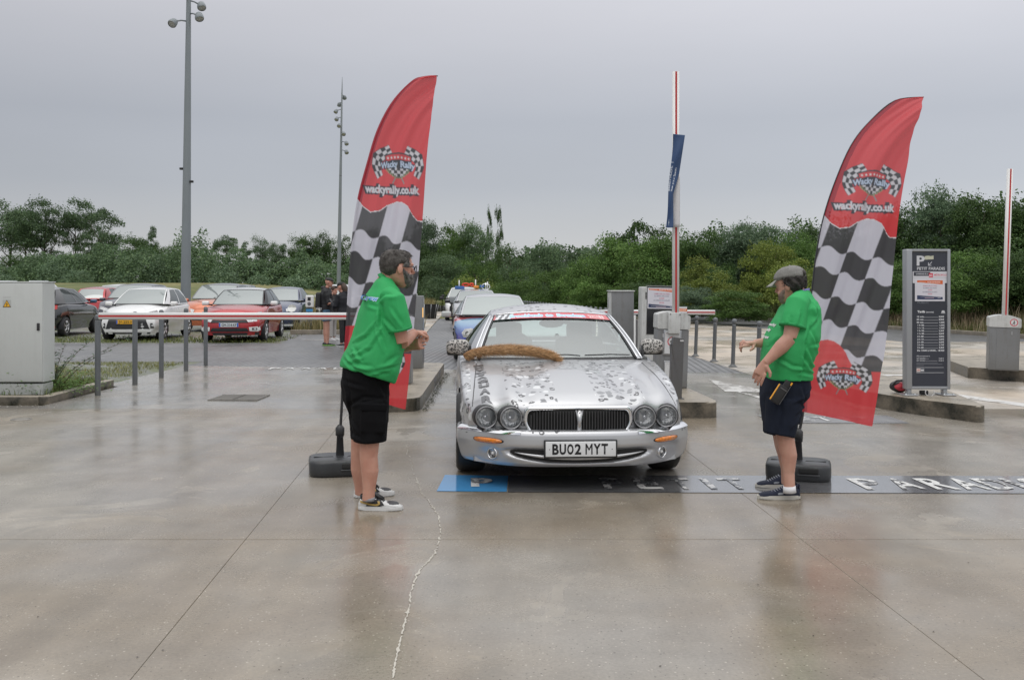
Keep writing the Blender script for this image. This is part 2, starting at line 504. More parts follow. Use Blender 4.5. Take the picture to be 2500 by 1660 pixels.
def island_mat():
 """island concrete: pale top, darker mottled upright faces"""
 m, t, b = newmat('mottled_island')
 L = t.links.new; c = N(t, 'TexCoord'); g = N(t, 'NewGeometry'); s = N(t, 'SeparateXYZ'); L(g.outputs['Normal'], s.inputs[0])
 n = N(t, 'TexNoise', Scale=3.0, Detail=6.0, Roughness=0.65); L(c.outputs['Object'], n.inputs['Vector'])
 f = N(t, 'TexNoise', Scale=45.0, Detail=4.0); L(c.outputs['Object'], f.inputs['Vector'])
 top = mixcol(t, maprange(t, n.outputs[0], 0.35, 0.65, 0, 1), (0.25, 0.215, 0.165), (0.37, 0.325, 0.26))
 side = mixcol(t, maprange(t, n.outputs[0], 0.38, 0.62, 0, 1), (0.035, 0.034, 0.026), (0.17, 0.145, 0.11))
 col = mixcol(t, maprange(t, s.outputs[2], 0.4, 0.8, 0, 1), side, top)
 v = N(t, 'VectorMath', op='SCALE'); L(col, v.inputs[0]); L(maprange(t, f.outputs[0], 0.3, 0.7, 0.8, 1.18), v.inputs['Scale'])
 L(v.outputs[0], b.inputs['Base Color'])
 L(maprange(t, n.outputs[0], 0.3, 0.7, 0.22, 0.5), b.inputs['Roughness'])
 bu = N(t, 'Bump', Strength=0.5, Distance=0.006); L(f.outputs[0], bu.inputs['Height']); L(bu.outputs[0], b.inputs['Normal'])
 return m
M_ISLAND = island_mat()

def paver_mat(name, grass=0.0, base=(0.185, 0.185, 0.188)):
 m, t, b = newmat(name)
 L = t.links.new; c = N(t, 'TexCoord')
 mp = N(t, 'Mapping'); mp.inputs['Rotation'].default_value = (0, 0, math.radians(90) + 0.06); L(c.outputs['Object'], mp.inputs[0])
 br = N(t, 'TexBrick'); L(mp.outputs[0], br.inputs['Vector'])
 br.inputs['Color1'].default_value = (*[x * 0.88 for x in base], 1); br.inputs['Color2'].default_value = (*[x * 1.15 for x in base], 1)
 br.inputs['Mortar'].default_value = (0.03, 0.03, 0.028, 1)
 br.inputs['Scale'].default_value = 1.0; br.inputs['Mortar Size'].default_value = 0.016; br.inputs['Brick Width'].default_value = 0.26; br.inputs['Row Height'].default_value = 0.13
 br.inputs['Mortar Smooth'].default_value = 0.3
 n = N(t, 'TexNoise', Scale=0.6, Detail=6.0); L(c.outputs['Object'], n.inputs['Vector'])
 v = N(t, 'VectorMath', op='SCALE'); L(br.outputs[0], v.inputs[0]); L(maprange(t, n.outputs[0], 0.3, 0.7, 0.78, 1.2), v.inputs['Scale'])
 col = v.outputs[0]
 if grass:
  g = N(t, 'TexNoise', Scale=1.6, Detail=8.0, Roughness=0.7); L(c.outputs['Object'], g.inputs['Vector'])
  g2 = N(t, 'TexNoise', Scale=25.0, Detail=3.0); L(c.outputs['Object'], g2.inputs['Vector'])
  gc = mixcol(t, maprange(t, g2.outputs[0], 0.35, 0.65, 0, 1), (0.05, 0.075, 0.018), (0.15, 0.16, 0.045))
  col = mixcol(t, maprange(t, math_node(t, 'ADD', g.outputs[0], math_node(t, 'MULTIPLY', br.outputs['Fac'], 0.12)), 0.62 - grass * 0.3, 0.70 - grass * 0.3, 0, 1), col, gc)
 L(col, b.inputs['Base Color'])
 L(maprange(t, n.outputs[0], 0.3, 0.7, 0.3, 0.55), b.inputs['Roughness'])
 bu = N(t, 'Bump', Strength=0.7, Distance=0.006); bu.invert = True; L(br.outputs['Fac'], bu.inputs['Height']); L(bu.outputs[0], b.inputs['Normal'])
 return m
M_PAVE = paver_mat('wet_block_paving')
M_GPAVE = paver_mat('grassed_block_paving', grass=0.45)
M_ASPH = pm('wet_asphalt', (0.105, 0.105, 0.108), 0.42, noise=(1.2, 0.25), bump=(80, 0.4))

def grass_ground_mat():
 m, t, b = newmat('rough_grass_ground')
 L = t.links.new; c = N(t, 'TexCoord')
 n = N(t, 'TexNoise', Scale=0.12, Detail=8.0, Roughness=0.6); L(c.outputs['Object'], n.inputs['Vector'])
 f = N(t, 'TexNoise', Scale=3.0, Detail=6.0, Roughness=0.7); L(c.outputs['Object'], f.inputs['Vector'])
 a = mixcol(t, maprange(t, n.outputs[0], 0.4, 0.6, 0, 1), (0.10, 0.12, 0.034), (0.22, 0.195, 0.075))
 v = N(t, 'VectorMath', op='SCALE'); L(a, v.inputs[0]); L(maprange(t, f.outputs[0], 0.3, 0.7, 0.65, 1.3), v.inputs['Scale'])
 L(v.outputs[0], b.inputs['Base Color']); b.inputs['Roughness'].default_value = 0.9
 return m
M_GRASSG = grass_ground_mat()

def kerbX(Y): return 9.4 - 0.2358 * (Y - 52.9)          # far kerb line on the right
def bolX(Y): return 3.98 - 0.155 * (Y - 21.3)            # bollard line
def roadL(Y): return -2.95 - 0.046 * (Y - 35.4)          # left edge of the brick road
def jL(Y): return -1.25 - 0.06 * Y
def jR(Y): return 1.98 - 0.04 * Y
def sst(a, b, x):
 t = min(1, max(0, (x - a) / (b - a))); return t * t * (3 - 2 * t)

def terrain_h(x, y):
 h = -0.06
 h += 1.95 * sst(55, 98, y) * sst(-6, -30, x)                     # the field on the left climbs gently
 h += 1.2 * sst(0.3, 5.5, (x - kerbX(y)) / 1.0) * (1 - sst(70, 100, y))   # planted bank on the right
 h -= 1.3 * sst(44, 78, y) * sst(-7, -2, x) * (1 - sst(8, 13, x - kerbX(y) + 4))   # the road dips away
 h += 2.0 * sst(90, 160, y) * sst(-6, 10, x)
 return h

def build_terrain():
 xs = np.concatenate([np.linspace(-600, -92, 16), np.arange(-90, 90, 2.0), np.linspace(92, 600, 16)])
 ys = np.concatenate([np.linspace(-150, -12, 8), np.arange(-10, 170, 2.0), np.linspace(180, 900, 20)])
 v = [(x, y, terrain_h(x, y)) for y in ys for x in xs]
 n = len(xs); i = np.arange(len(v)).reshape(len(ys), n)
 f = np.stack([i[:-1, :-1].ravel(), i[:-1, 1:].ravel(), i[1:, 1:].ravel(), i[1:, :-1].ravel()], 1)
 o = from_np('ground', v, f, M_GRASSG, smooth=True)
 tag(o, kind='structure')
build_terrain()

def sheet(name, poly, z, mat, kind='structure', label=None, parent=None, sub=0):
 mb = MB(); mb.faces_from([(x, y, z) for x, y in poly], [list(range(len(poly)))])
 bmesh.ops.triangulate(mb.bm, faces=mb.bm.faces[:])
 o = mb.build(name, mat, parent)
 for p in o.data.polygons:
  if p.normal.z < 0: o.data.flip_normals(); break
 if parent is None: tag(o, label, kind=kind)
 return o

# --- the concrete apron, cast in slabs with open joints
apron = empty('concrete_apron'); tag(apron, 'wet brown concrete apron cast in large slabs', kind='structure')
def slab(poly, mat, z=0.0, name='slab'):
 cx = sum(p[0] for p in poly) / len(poly); cy = sum(p[1] for p in poly) / len(poly)
 mb = MB(); mb.prism(poly, 0.05, Matrix.Translation((0, 0, z - 0.05)))
 bmesh.ops.bevel(mb.bm, geom=[e for e in mb.bm.edges if all(v.co.z > z - 0.01 for v in e.verts)], offset=0.0015, segments=1, affect='EDGES')
 return mb.build(name, mat, apron)
g_ = 0.0013; gy_ = 0.005
rows = [(-6, 5.92), (5.92, 12.25)]
for y0, y1 in rows:
 a, b_ = y0 + gy_, y1 - gy_
 slab([(-34, a), (jL(a) - g_, a), (jL(b_) - g_, b_), (-34, b_)], M_SLAB)
 slab([(jL(a) + g_, a), (jR(a) - g_, a), (jR(b_) - g_, b_), (jL(b_) + g_, b_)], M_SLAB)
 slab([(jR(a) + g_, a), (34, a), (34, b_), (jR(b_) + g_, b_)], M_SLAB)
LY = lambda x: 18.9 - (x + 6.25) * 0.155
a = 12.25 + gy_
slab([(-6.0, a), (-1.75, a), (-1.9, LY(-1.9)), (-6.28, LY(-6.28)), (-6.28, 15.1), (-6.0, 15.0)], M_LANE)
slab([(-1.74, a), (1.75, a), (1.62, LY(1.62)), (-1.89, LY(-1.89))], M_LANE)
slab([(1.76, a), (4.34, a), (4.10, LY(4.1)), (1.63, LY(1.63))], M_LANE)
slab([(4.352, a), (34, a), (34, 27.2), (22, 27.2), (10.6 - 0.196 * (-1.0), 27.0), (10.6 - 0.196 * 30, 58), (bolX(58), 58), (bolX(21.3), 21.3), (4.112, LY(4.1))], M_BEIGE)
# earth under the joints
sheet('ground', [(-34.5, -6.4), (34.5, -6.4), (34.5, 12.6), (-34.5, 12.6)], -0.005, pm('joint_dirt', (0.11, 0.10, 0.085), 0.9))

# --- block paving, asphalt, parking bays
sheet('road', [(-40, 19.95), (-9.5, 19.95), (-6.28, 18.92), (LY and -6.28, 18.915), (4.10, LY(4.1) + 0.012), (bolX(21.3) , 21.3), (bolX(31.4), 31.4), (-40, 31.4 )][:2] + [(-6.28, 19.95), (-6.28, 18.915), (4.10, LY(4.1) + 0.012), (bolX(21.3) - 0.01, 21.3), (bolX(31.4) - 0.01, 31.4), (-7.0, 31.4), (-6.2, 26.6), (-40, 26.6)], -0.004, M_PAVE)
sheet('parking_bays', [(-40, 26.6), (-6.2, 26.6), (-7.0, 31.4), (-7.15, 52), (-40, 52)], -0.004, M_GPAVE)
sheet('road', [(roadL(31.4), 31.4), (bolX(31.4) - 0.01, 31.4), (bolX(44) - 0.01, 44), (roadL(44), 44)], -0.004, M_PAVE)
mbr = MB(); ys_ = np.linspace(44, 120, 30)
vs_ = []
for y in ys_:
 z = terrain_h(-0.5, y) + 0.058
 z = min(z, -0.004)
 vs_ += [(roadL(y), y, z), (max(bolX(y), roadL(y) + 4) if y < 60 else roadL(y) + 5.5, y, z)]
mbr.faces_from(vs_, [(2 * i, 2 * i + 1, 2 * i + 3, 2 * i + 2) for i in range(len(ys_) - 1)])
tag(mbr.build('road', M_PAVE), kind='structure')
sheet('pavement', [(roadL(31.5) - 1.1, 31.5), (roadL(31.5) - 0.02, 31.5), (roadL(60) - 0.02, 60), (roadL(60) - 1.2, 60)], -0.002, M_BEIGE)
sheet('road', [(kerbX(20) + 2, 20) if False else (10.81, 27.012), (22, 27.212), (34.0, 27.212), (34, 27.3), (kerbX(27.3) + 0.0, 27.3), (kerbX(60), 60), (4.6, 58.02)], -0.003, M_ASPH)
sheet('grass_verge', [(-40, 14.0), (-6.45, 14.0), (-6.45, 15.1), (-6.29, 15.2), (-6.29, 19.94), (-40, 19.94)], -0.006, M_GPAVE)

# --- kerbs of single stones
def kerb_row(name, label, p0, p1, step, w, h, mat, z=0.0, group=None):
 p0, p1 = Vector((*p0, z)), Vector((*p1, z)); d = p1 - p0; n = max(1, int(round(d.length / step)))
 a = math.atan2(d.y, d.x); L_ = d.length / n
 root = empty(name, p0, a); tag(root, label, 'kerb', group)
 mb = MB(); mb.box((L_ / 2, 0, h / 2 - 0.04), (L_ - 0.008, w, h + 0.08), bev=0.012, seg=2); st = mb.build('kerb_stone', mat, root)
 for k in range(1, n):
  c = st.copy(); COL.objects.link(c); c.parent = root; c.location = (k * L_, random.uniform(-.003, .003), random.uniform(-.004, .004)); c.rotation_euler.z = random.uniform(-.004, .004)
 return root
kerb_row('kerb', 'mossy concrete kerb in front of the electrical cabinet', (-9.5, 12.80), (-6.13, 12.80), 1.0, 0.14, 0.10, M_ISLAND)
kerb_row('kerb', 'mossy concrete kerb running back beside the first grey bollard', (-6.07, 12.74), (-6.17, 15.05), 1.0, 0.14, 0.10, M_ISLAND)
kerb_row('kerb', 'long low kerb along the foot of the planted bank', (kerbX(16), 16), (kerbX(70), 70), 1.0, 0.16, 0.12, M_KERB)
kerb_row('kerb', 'dark kerb behind the people in front of the tall grass', (-7.1, 31.5), (-4.1, 31.55), 1.0, 0.15, 0.14, M_KERB)
sheet('soil_bed', [(-9.5, 12.87), (-6.14, 12.87), (-6.24, 15.1), (-9.5, 15.1)], 0.075, pm('soil', (0.10, 0.085, 0.055), 0.9, noise=(8, 0.5), bump=(30, 0.8)))

# --- raised traffic islands
def rounded(poly, rad, n=5):
 out = []; m = len(poly)
 for i in range(m):
  p = Vector(poly[i]); a = (Vector(poly[i - 1]) - p); b = (Vector(poly[(i + 1) % m]) - p)
  r = min(rad[i] if isinstance(rad, (list, tuple)) else rad, a.length * 0.45, b.length * 0.45)
  a, b = p + a.normalized() * r, p + b.normalized() * r
  for k in range(n + 1):
   t = k / n; out.append(tuple((a * (1 - t) ** 2 + p * 2 * t * (1 - t) + b * t * t)[:2]))
 return out
def island(poly, rad, h, label):
 mb = MB(); mb.prism(rounded(poly, rad), h + 0.04, Matrix.Translation((0, 0, -0.04)))
 top = [e for e in mb.bm.edges if all(v.co.z > h - 0.01 for v in e.verts)]
 bmesh.ops.bevel(mb.bm, geom=top, offset=0.022, segments=3, profile=0.5, affect='EDGES')
 o = mb.build('traffic_island', M_ISLAND)
 return tag(o, label, 'kerb island')
island([(-1.86, 11.85), (-1.12, 11.95), (-1.20, 17.45), (-2.15, 17.45)], [0.30, 0.28, 0.12, 0.4], 0.17, 'raised concrete island left of the spotted car behind the flag')
island([(1.30, 11.35), (2.40, 11.38), (2.12, 17.1), (1.10, 17.1)], [0.5, 0.16, 0.2, 0.3], 0.185, 'raised concrete island right of the spotted car carrying the barrier machines')
island([(4.45, 12.75), (4.75, 11.75), (5.22, 10.98), (5.32, 11.05), (5.75, 13.4), (5.4, 17.0), (4.4, 17.0)], [0.3, 0.5, 0.12, 0.05, 0.3, 0.3, 0.3], 0.185, 'raised concrete island under the parking tariff sign')
island([(7.58, 16.35), (7.85, 16.0), (10.5, 13.6), (11.5, 14.6), (10.6, 19.0), (8.2, 19.0)], [0.03, 0.3, 0.3, 0.3, 0.3, 0.3], 0.185, 'raised concrete island at the right edge under the far barrier')

# --- painted markings
def worn(name, col, amount=0.35, under=(0.13, 0.13, 0.135), rough=0.35, scale=14):
 m, t, b = newmat(name); L = t.links.new; c = N(t, 'TexCoord')
 n = N(t, 'TexNoise', Scale=float(scale), Detail=8.0, Roughness=0.72); L(c.outputs['Object'], n.inputs['Vector'])
 n2 = N(t, 'TexNoise', Scale=2.2, Detail=2.0); L(c.outputs['Object'], n2.inputs['Vector'])
 s = math_node(t, 'ADD', n.outputs[0], math_node(t, 'MULTIPLY', n2.outputs[0], 0.5))
 f = maprange(t, s, 0.58 + amount * 0.35, 0.62 + amount * 0.35, 0, 1)
 L(mixcol(t, f, under, col), b.inputs['Base Color']) if amount > 0 else None
 b.inputs['Roughness'].default_value = rough
 return m
M_BLUE = worn('worn_blue_paint', (0.06, 0.30, 0.62), -0.55, under=(0.14, 0.22, 0.30))
t_ = M_BLUE.node_tree
for l in [l for l in t_.links if l.to_socket.name == 'Base Color']: t_.links.remove(l)
t_.nodes['Principled BSDF'].inputs['Base Color'].default_value = (0.075, 0.30, 0.60, 1); t_.nodes['Principled BSDF'].inputs['Roughness'].default_value = 0.10
M_STRIP = pm('dark_lettering_strip', (0.150, 0.150, 0.155), 0.10, coat=1.0, coat_rough=0.12, noise=(3.0, 0.25), bump=(70, 0.1))
M_STRIP2 = pm('grey_lettering_strip', (0.20, 0.20, 0.205), 0.30, noise=(3.0, 0.2), bump=(70, 0.2))
M_WPAINT = worn('worn_white_paint', (0.70, 0.70, 0.68), 0.26, under=(0.12, 0.12, 0.125))
M_WPAINT2 = worn('thinner_white_paint', (0.62, 0.61, 0.59), 0.46, under=(0.115, 0.118, 0.125), scale=11, rough=.12)
def marking(name, label, poly, z, mat): 
 o = sheet(name, poly, z, mat); tag(o, label, kind='structure'); return o
marking('painted_strip', 'dark wet strip behind the ground lettering', [(-0.03, 7.27), (4.6, 7.21), (4.6, 7.88), (-0.02, 7.92)], 0.004, M_STRIP)
marking('painted_panel', 'blue painted panel on the ground by the car tyre', [(-0.56, 7.30), (-0.04, 7.28), (-0.03, 7.90), (-0.54, 7.93)], 0.004, M_BLUE)
def ground_text(s, x, y0, hgt, mat, wd=0.17, z=0.008, bold=0.02):
 v, t = text_tris(s, bold, 'CENTER')
 v = v.copy(); v[:, 1] = (v[:, 1] - v[:, 1].min()) / (v[:, 1].max() - v[:, 1].min()) * hgt
 w_ = max(v[:, 0].max() - v[:, 0].min(), 1e-6); 
 if s != 'I': v[:, 0] *= wd / w_
 else: v[:, 0] *= 0.05 / w_
 pts = np.stack([x + v[:, 0] - 0.05 * v[:, 1], y0 + v[:, 1], np.full(len(v), z)], 1)
 return pts, t
def lettering(label, items, mat, name='ground_lettering'):
 P_, T_, off = [], [], 0
 for it in items:
  p, t = ground_text(*it[:4], mat, *it[4:]); P_.append(p); T_.append(t + off); off += len(p)
 o = from_np(name, np.concatenate(P_), np.concatenate(T_), mat); tag(o, label, kind='structure'); return o
lettering('white letter P painted on the blue ground panel', [('P', -0.235, 7.45, 0.33, 0.17, 0.008, 0.05)], M_WPAINT)
lettering('worn white ground lettering beside the car reading PETIT', [(c, x, 7.36, 0.42, 0.18) for c, x in zip('PETIT', (0.78, 1.04, 1.31, 1.52, 1.72))], M_WPAINT2)
lettering('white ground lettering at the right reading PARADIS', [(c, x, 7.35, 0.42, 0.19) for c, x in zip('PARADIS', (2.74, 3.02, 3.26, 3.50, 3.72, 3.88, 4.06))], M_WPAINT)
marking('painted_strip', 'grey strip under the far ground lettering', [(2.9, 10.95), (4.42, 10.92), (4.42, 11.6), (2.9, 11.62)], 0.004, M_STRIP2)
lettering('far white ground lettering half hidden by the right flag', [(c, x, 11.08, 0.38, 0.18) for c, x in zip('PETIT', (3.05, 3.33, 3.58, 3.82, 4.05))], M_WPAINT)
lettering('short row of white ground letters near the block paving', [(c, x, 18.05, 0.35, 0.20) for c, x in zip('PARADIS', (-4.4, -4.1, -3.8, -3.5, -3.2, -2.95, -2.7))], M_WPAINT)
arrow = [G(*p)[:2] for p in ((1730, 926), (1792, 938), (1862, 952), (1862, 958), (1806, 957), (1862, 969), (1862, 976), (1838, 968), (1800, 957), (1770, 956), (1752, 943))]
marking('painted_arrow', 'worn white arrow painted on the right lane', arrow, 0.004, worn('flaking_white_paint', (0.62, 0.61, 0.58), 0.42, under=(0.27, 0.25, 0.225), scale=7))
M_WLINE = worn('worn_line_paint', (0.68, 0.67, 0.65), 0.30, under=(0.36, 0.33, 0.29), scale=5)
marking('painted_line', 'worn white line right of the tariff sign', [G(*p)[:2] for p in ((2325, 961), (2500, 985), (2560, 996), (2560, 1003), (2480, 990), (2325, 968))], 0.004, M_WLINE)
marking('painted_line', 'short white line between the right flag and the tariff sign', [G(*p)[:2] for p in ((2120, 928), (2185, 944), (2185, 952), (2120, 935))], 0.004, M_WLINE)
marking('painted_line', 'far white line across the pale road', [G(*p)[:2] for p in ((2140, 915), (2230, 914), (2230, 917), (2140, 919))], 0.004, M_WLINE)
marking('painted_line', 'faint white bay line by the people', [(-6.05, 28.1), (-5.1, 27.9), (-5.1, 28.1), (-6.0, 28.3)], 0.004, M_WLINE)

# --- pale filler in the long crack
def crack():
 pts = [(992, 1085), (997, 1110), (1004, 1135), (1008, 1150), (1020, 1175), (1024, 1192), (1032, 1207), (1042, 1215), (1052, 1232), (1062, 1245), (1072, 1262), (1076, 1290), (1075, 1310), (1070, 1330), (1060, 1352), (1045, 1372), (1025, 1390), (1012, 1420), (1002, 1445), (1000, 1480), (992, 1505), (984, 1535), (976, 1570), (968, 1600), (962, 1630), (958, 1660), (952, 1700)]
 P = []
 for a, b in zip(pts[:-1], pts[1:]):
  for k in range(8):
   t = k / 8; P.append((a[0] + (b[0] - a[0]) * t + random.gauss(0, 1.5), a[1] + (b[1] - a[1]) * t))
 mb = MB(); prev = None
 for i, p in enumerate(P):
  g = G(*p); w = (0.0022 + 0.0036 * random.random()) * (0.4 if random.random() < 0.2 else 1) * (0.5 if i < 30 else 1.1)
  if random.random() < 0.07: w *= 2.2
  cur = (mb.bm.verts.new((g.x - w, g.y, 0.003)), mb.bm.verts.new((g.x + w, g.y, 0.003)))
  if prev is not None and not (random.random() < (0.40 if i < 30 else 0.10)): mb.bm.faces.new((prev[0], prev[1], cur[1], cur[0]))
  prev = cur
 o = mb.build('filled_crack', pm('crack_filler', (0.50, 0.47, 0.41), 0.6)); tag(o, 'wandering crack in the concrete filled with white', kind='structure')
 for pp in o.data.polygons:
  if pp.normal.z < 0: o.data.flip_normals(); break
crack()

# --- drain and manhole
def drain():
 c = empty('drain_grate', (-3.72, 13.42, 0.0), -0.03, 'rusty slotted iron drain grate in the left lane concrete', 'drain')
 ir = pm('drain_iron', (0.25, 0.235, 0.21), 0.45, 0.4, noise=(20, 0.3))
 mb = MB(); mb.box((0, 0, 0.003), (0.66, 0.62, 0.006)); mb.build('pit', pm('pit_dirt', (.055, .05, .04), .7), c)
 mb = MB()
 for sx in (-1, 0, 1): mb.box((sx * 0.32, 0, 0.009), (0.022, 0.64, 0.012))
 for sy in (-1, 1): mb.box((0, sy * 0.31, 0.010), (0.66, 0.022, 0.013))
 mb.build('frame', ir, c)
 me = MB(); me.box((0, 0, 0.010), (0.018, 0.60, 0.010)); b0 = me.build('bar', ir, c); b0.location.x = -0.285
 for k in range(1, 17):
  b1 = b0.copy(); COL.objects.link(b1); b1.parent = c; b1.location.x = -0.285 + k * 0.0356
 d = empty('manhole_cover', (-5.62, 11.25, 0.0), 0, 'small round iron cover set in the concrete at the left', 'manhole cover')
 mb = MB(); mb.lathe([(0, 0.008), (0.085, 0.008), (0.09, 0.004)], n=28); mb.build('lid', ir, d)
 mb = MB(); mb.lathe([(0.093, 0.002), (0.093, 0.010), (0.108, 0.010), (0.112, 0.002)], n=28); mb.build('rim', ir, d)
drain()

# --- litter of small stones and leaf bits
def litter(name, label, n, fn, size, mat):
 mb = MB()
 for _ in range(n):
  x, y, z = fn(); s = size * random.uniform(0.4, 1.3)
  a = random.uniform(0, 6.28); ca, sa = math.cos(a) * s, math.sin(a) * s
  mb.faces_from([(x - ca, y - sa, z + 0.003), (x + sa * 0.6, y - ca * 0.6, z + 0.003), (x + ca, y + sa, z + 0.004), (x - sa * 0.6, y + ca * 0.6, z + s * 0.5)], [(0, 1, 2), (0, 2, 3), (0, 1, 3), (1, 2, 3)])
 tag(mb.build(name, mat), label, kind='stuff')
litter('pebbles', 'pale grit lying along the left kerb', 90, lambda: (random.uniform(-7.5, -5.7), 12.55 + random.gauss(0, 0.09), 0), 0.012, pm('pale_grit', (0.5, 0.47, 0.42), 0.8))
def sc_(): 
 y = 3.9 + 9 * random.random() ** 1.3
 return (random.uniform(-0.5, 0.5) * y, y, 0)
litter('leaf_litter', 'scattered dark leaf crumbs on the wet concrete', 60, sc_, 0.006, pm('leaf_crumb', (0.04, 0.03, 0.02), 0.8))
def moss():
 mb = MB()
 for _ in range(700):
  y = 12.0 + 5.3 * random.random(); x = -1.10 - (y - 12) * 0.015 + abs(random.gauss(0, 0.05)); a = random.uniform(0, 6.28); l = random.uniform(0.02, 0.05)
  mb.faces_from([(x, y, 0.002), (x + 0.006, y, 0.002), (x + math.cos(a) * l, y + math.sin(a) * l, 0.03 * random.random())], [(0, 1, 2)])
 tag(mb.build('moss', pm('dark_moss', (0.03, 0.035, 0.015), 0.9)), 'dark moss and grit along the foot of the left island', kind='stuff')
moss()
# ================================================================== PLANTS
def leaf_mat(name, c0, c1, c2):
 m, t, b = newmat(name); L = t.links.new
 g = N(t, 'NewGeometry')
 r = t.nodes.new('ShaderNodeValToRGB'); e = r.color_ramp.elements
 e[0].position = 0.0; e[0].color = (*c0, 1); e[1].position = 1.0; e[1].color = (*c2, 1); k = e.new(0.5); k.color = (*c1, 1)
 L(g.outputs['Random Per Island'], r.inputs[0])
 o = N(t, 'ObjectInfo'); c = N(t, 'TexCoord')
 n = N(t, 'TexNoise', Scale=0.45, Detail=3.0); L(g.outputs['Position'], n.inputs['Vector'])
 k1 = math_node(t, 'MULTIPLY', maprange(t, o.outputs['Random'], 0, 1, 1.05, 1.65), maprange(t, n.outputs[0], 0.3, 0.7, 0.75, 1.3))
 v = N(t, 'VectorMath', op='SCALE'); L(r.outputs[0], v.inputs[0]); L(k1, v.inputs['Scale'])
 L(v.outputs[0], b.inputs['Base Color']); b.inputs['Roughness'].default_value = 0.6; b.inputs['Specular IOR Level'].default_value = 0.3
 tr = N(t, 'BsdfTranslucent'); L(v.outputs[0], tr.inputs[0])
 mx = N(t, 'MixShader'); mx.inputs[0].default_value = 0.3
 L(b.outputs[0], mx.inputs[1]); L(tr.outputs[0], mx.inputs[2]); L(mx.outputs[0], t.nodes['Material Output'].inputs[0])
 return m
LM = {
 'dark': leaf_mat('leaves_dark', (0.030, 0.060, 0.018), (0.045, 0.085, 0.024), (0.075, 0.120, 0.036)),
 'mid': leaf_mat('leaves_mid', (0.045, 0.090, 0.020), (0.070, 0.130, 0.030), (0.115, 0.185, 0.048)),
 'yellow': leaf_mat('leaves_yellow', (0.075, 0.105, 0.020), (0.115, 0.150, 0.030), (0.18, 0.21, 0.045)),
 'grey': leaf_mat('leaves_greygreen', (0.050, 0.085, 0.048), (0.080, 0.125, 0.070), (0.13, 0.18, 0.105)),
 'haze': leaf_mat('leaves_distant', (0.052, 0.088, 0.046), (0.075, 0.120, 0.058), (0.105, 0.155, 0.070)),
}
M_BARK = pm('bark', (0.09, 0.075, 0.055), 0.9, noise=(6, 0.4), bump=(20, 0.8))

def crown_mesh(name, seed, nclump, nleaf, leaf, shape='round', spread=1.0, clump_r=0.26, droop=0.0):
 """unit crown (about 1 high, 1 wide, base at 0): leaves on the outside of many uneven clumps"""
 R = np.random.RandomState(seed); cs = []
 while len(cs) < nclump:
  p = R.uniform(-1, 1, 3)
  if shape == 'round': ok = p[0] ** 2 + p[1] ** 2 + p[2] ** 2 < 1; q = (p[0] * .42, p[1] * .42, .5 + p[2] * .40)
  elif shape == 'dome': ok = p[0] ** 2 + p[1] ** 2 + max(p[2], -.2) ** 2 < 1; q = (p[0] * .46, p[1] * .46, .34 + p[2] * .50 if p[2] > 0 else .34 + p[2] * .30)
  elif shape == 'tall': w = .16 + .22 * math.sin(math.pi * min(1, (p[2] + 1) / 2 * .9 + .12)); ok = p[0] ** 2 + p[1] ** 2 < 1; q = (p[0] * w, p[1] * w, .5 + p[2] * .46)
  elif shape == 'umbrella': ok = p[0] ** 2 + p[1] ** 2 < 1 and p[2] > -.4; rr = math.hypot(p[0], p[1]); q = (p[0] * .48, p[1] * .48, .55 + .36 * math.sqrt(max(0, 1 - rr * rr)) * (0.55 + 0.45 * abs(p[2])) - .12 * R.rand())
  elif shape == 'hedge': ok = True; q = (p[0] * .5, p[1] * .5, .35 + p[2] * .30 + 0.18 * R.rand())
  if ok: cs.append((*q, clump_r * R.uniform(.55, 1.25)))
 cs = np.array(cs); k = R.randint(0, nclump, nleaf)
 d = R.normal(size=(nleaf, 3)); d /= np.linalg.norm(d, axis=1)[:, None]
 flip = d[:, 2] < -0.25; d[flip, 2] *= -0.6
 rad = cs[k, 3] * (0.62 + 0.45 * R.rand(nleaf) ** 0.6) * (1 + 0.28 * np.sin(d[:, 0] * 7 + k) * np.sin(d[:, 1] * 6 + k * 2.1))
 p = cs[k, :3] + d * rad[:, None] * (1, 1, .8)
 spike = R.rand(nleaf) < 0.05
 p[spike] += d[spike] * cs[k[spike], 3:4] * R.rand(spike.sum(), 1) * 0.28
 p[:, 2] = np.maximum(p[:, 2], 0.0) - droop * 0
 nrm = d * 0.6 + R.normal(size=(nleaf, 3)) * 0.65; nrm[:, 2] += 0.25; nrm /= np.linalg.norm(nrm, axis=1)[:, None]
 a = np.cross(nrm, R.normal(size=(nleaf, 3))); a /= np.linalg.norm(a, axis=1)[:, None] + 1e-9; b = np.cross(nrm, a)
 s = leaf * R.uniform(.55, 1.35, (nleaf, 1))
 v = np.stack([p - a * s * .5, p - b * s * .32 + nrm * s * .08, p + a * s * .5, p + b * s * .32 + nrm * s * .08], 1).reshape(-1, 3)
 f = np.arange(nleaf * 4).reshape(-1, 4)
 o = from_np(name, v, f, None); me = o.data; bpy.data.objects.remove(o)
 return me

def limbs_mesh(name, seed, h=1.0, nb=9):
 R = random.Random(seed); mb = MB()
 mb.tube([(0, 0, -0.02), (0.01, 0, .25), (R.uniform(-.03, .03), R.uniform(-.03, .03), .55), (R.uniform(-.05, .05), R.uniform(-.05, .05), .85)], [.034, .026, .018, .006], n=7)
 for k in range(nb):
  z = .18 + .55 * k / nb; a = R.uniform(0, 6.28); l = R.uniform(.22, .40)
  q = Vector((math.cos(a), math.sin(a), R.uniform(.5, 1.0)))
  mb.tube([(0, 0, z), q * (l * .5) + Vector((0, 0, z - .02)), q * l + Vector((R.uniform(-.04, .04), R.uniform(-.04, .04), z))], [.014, .009, .003], n=5)
 o = mb.build(name, M_BARK); me = o.data; bpy.data.objects.remove(o); return me

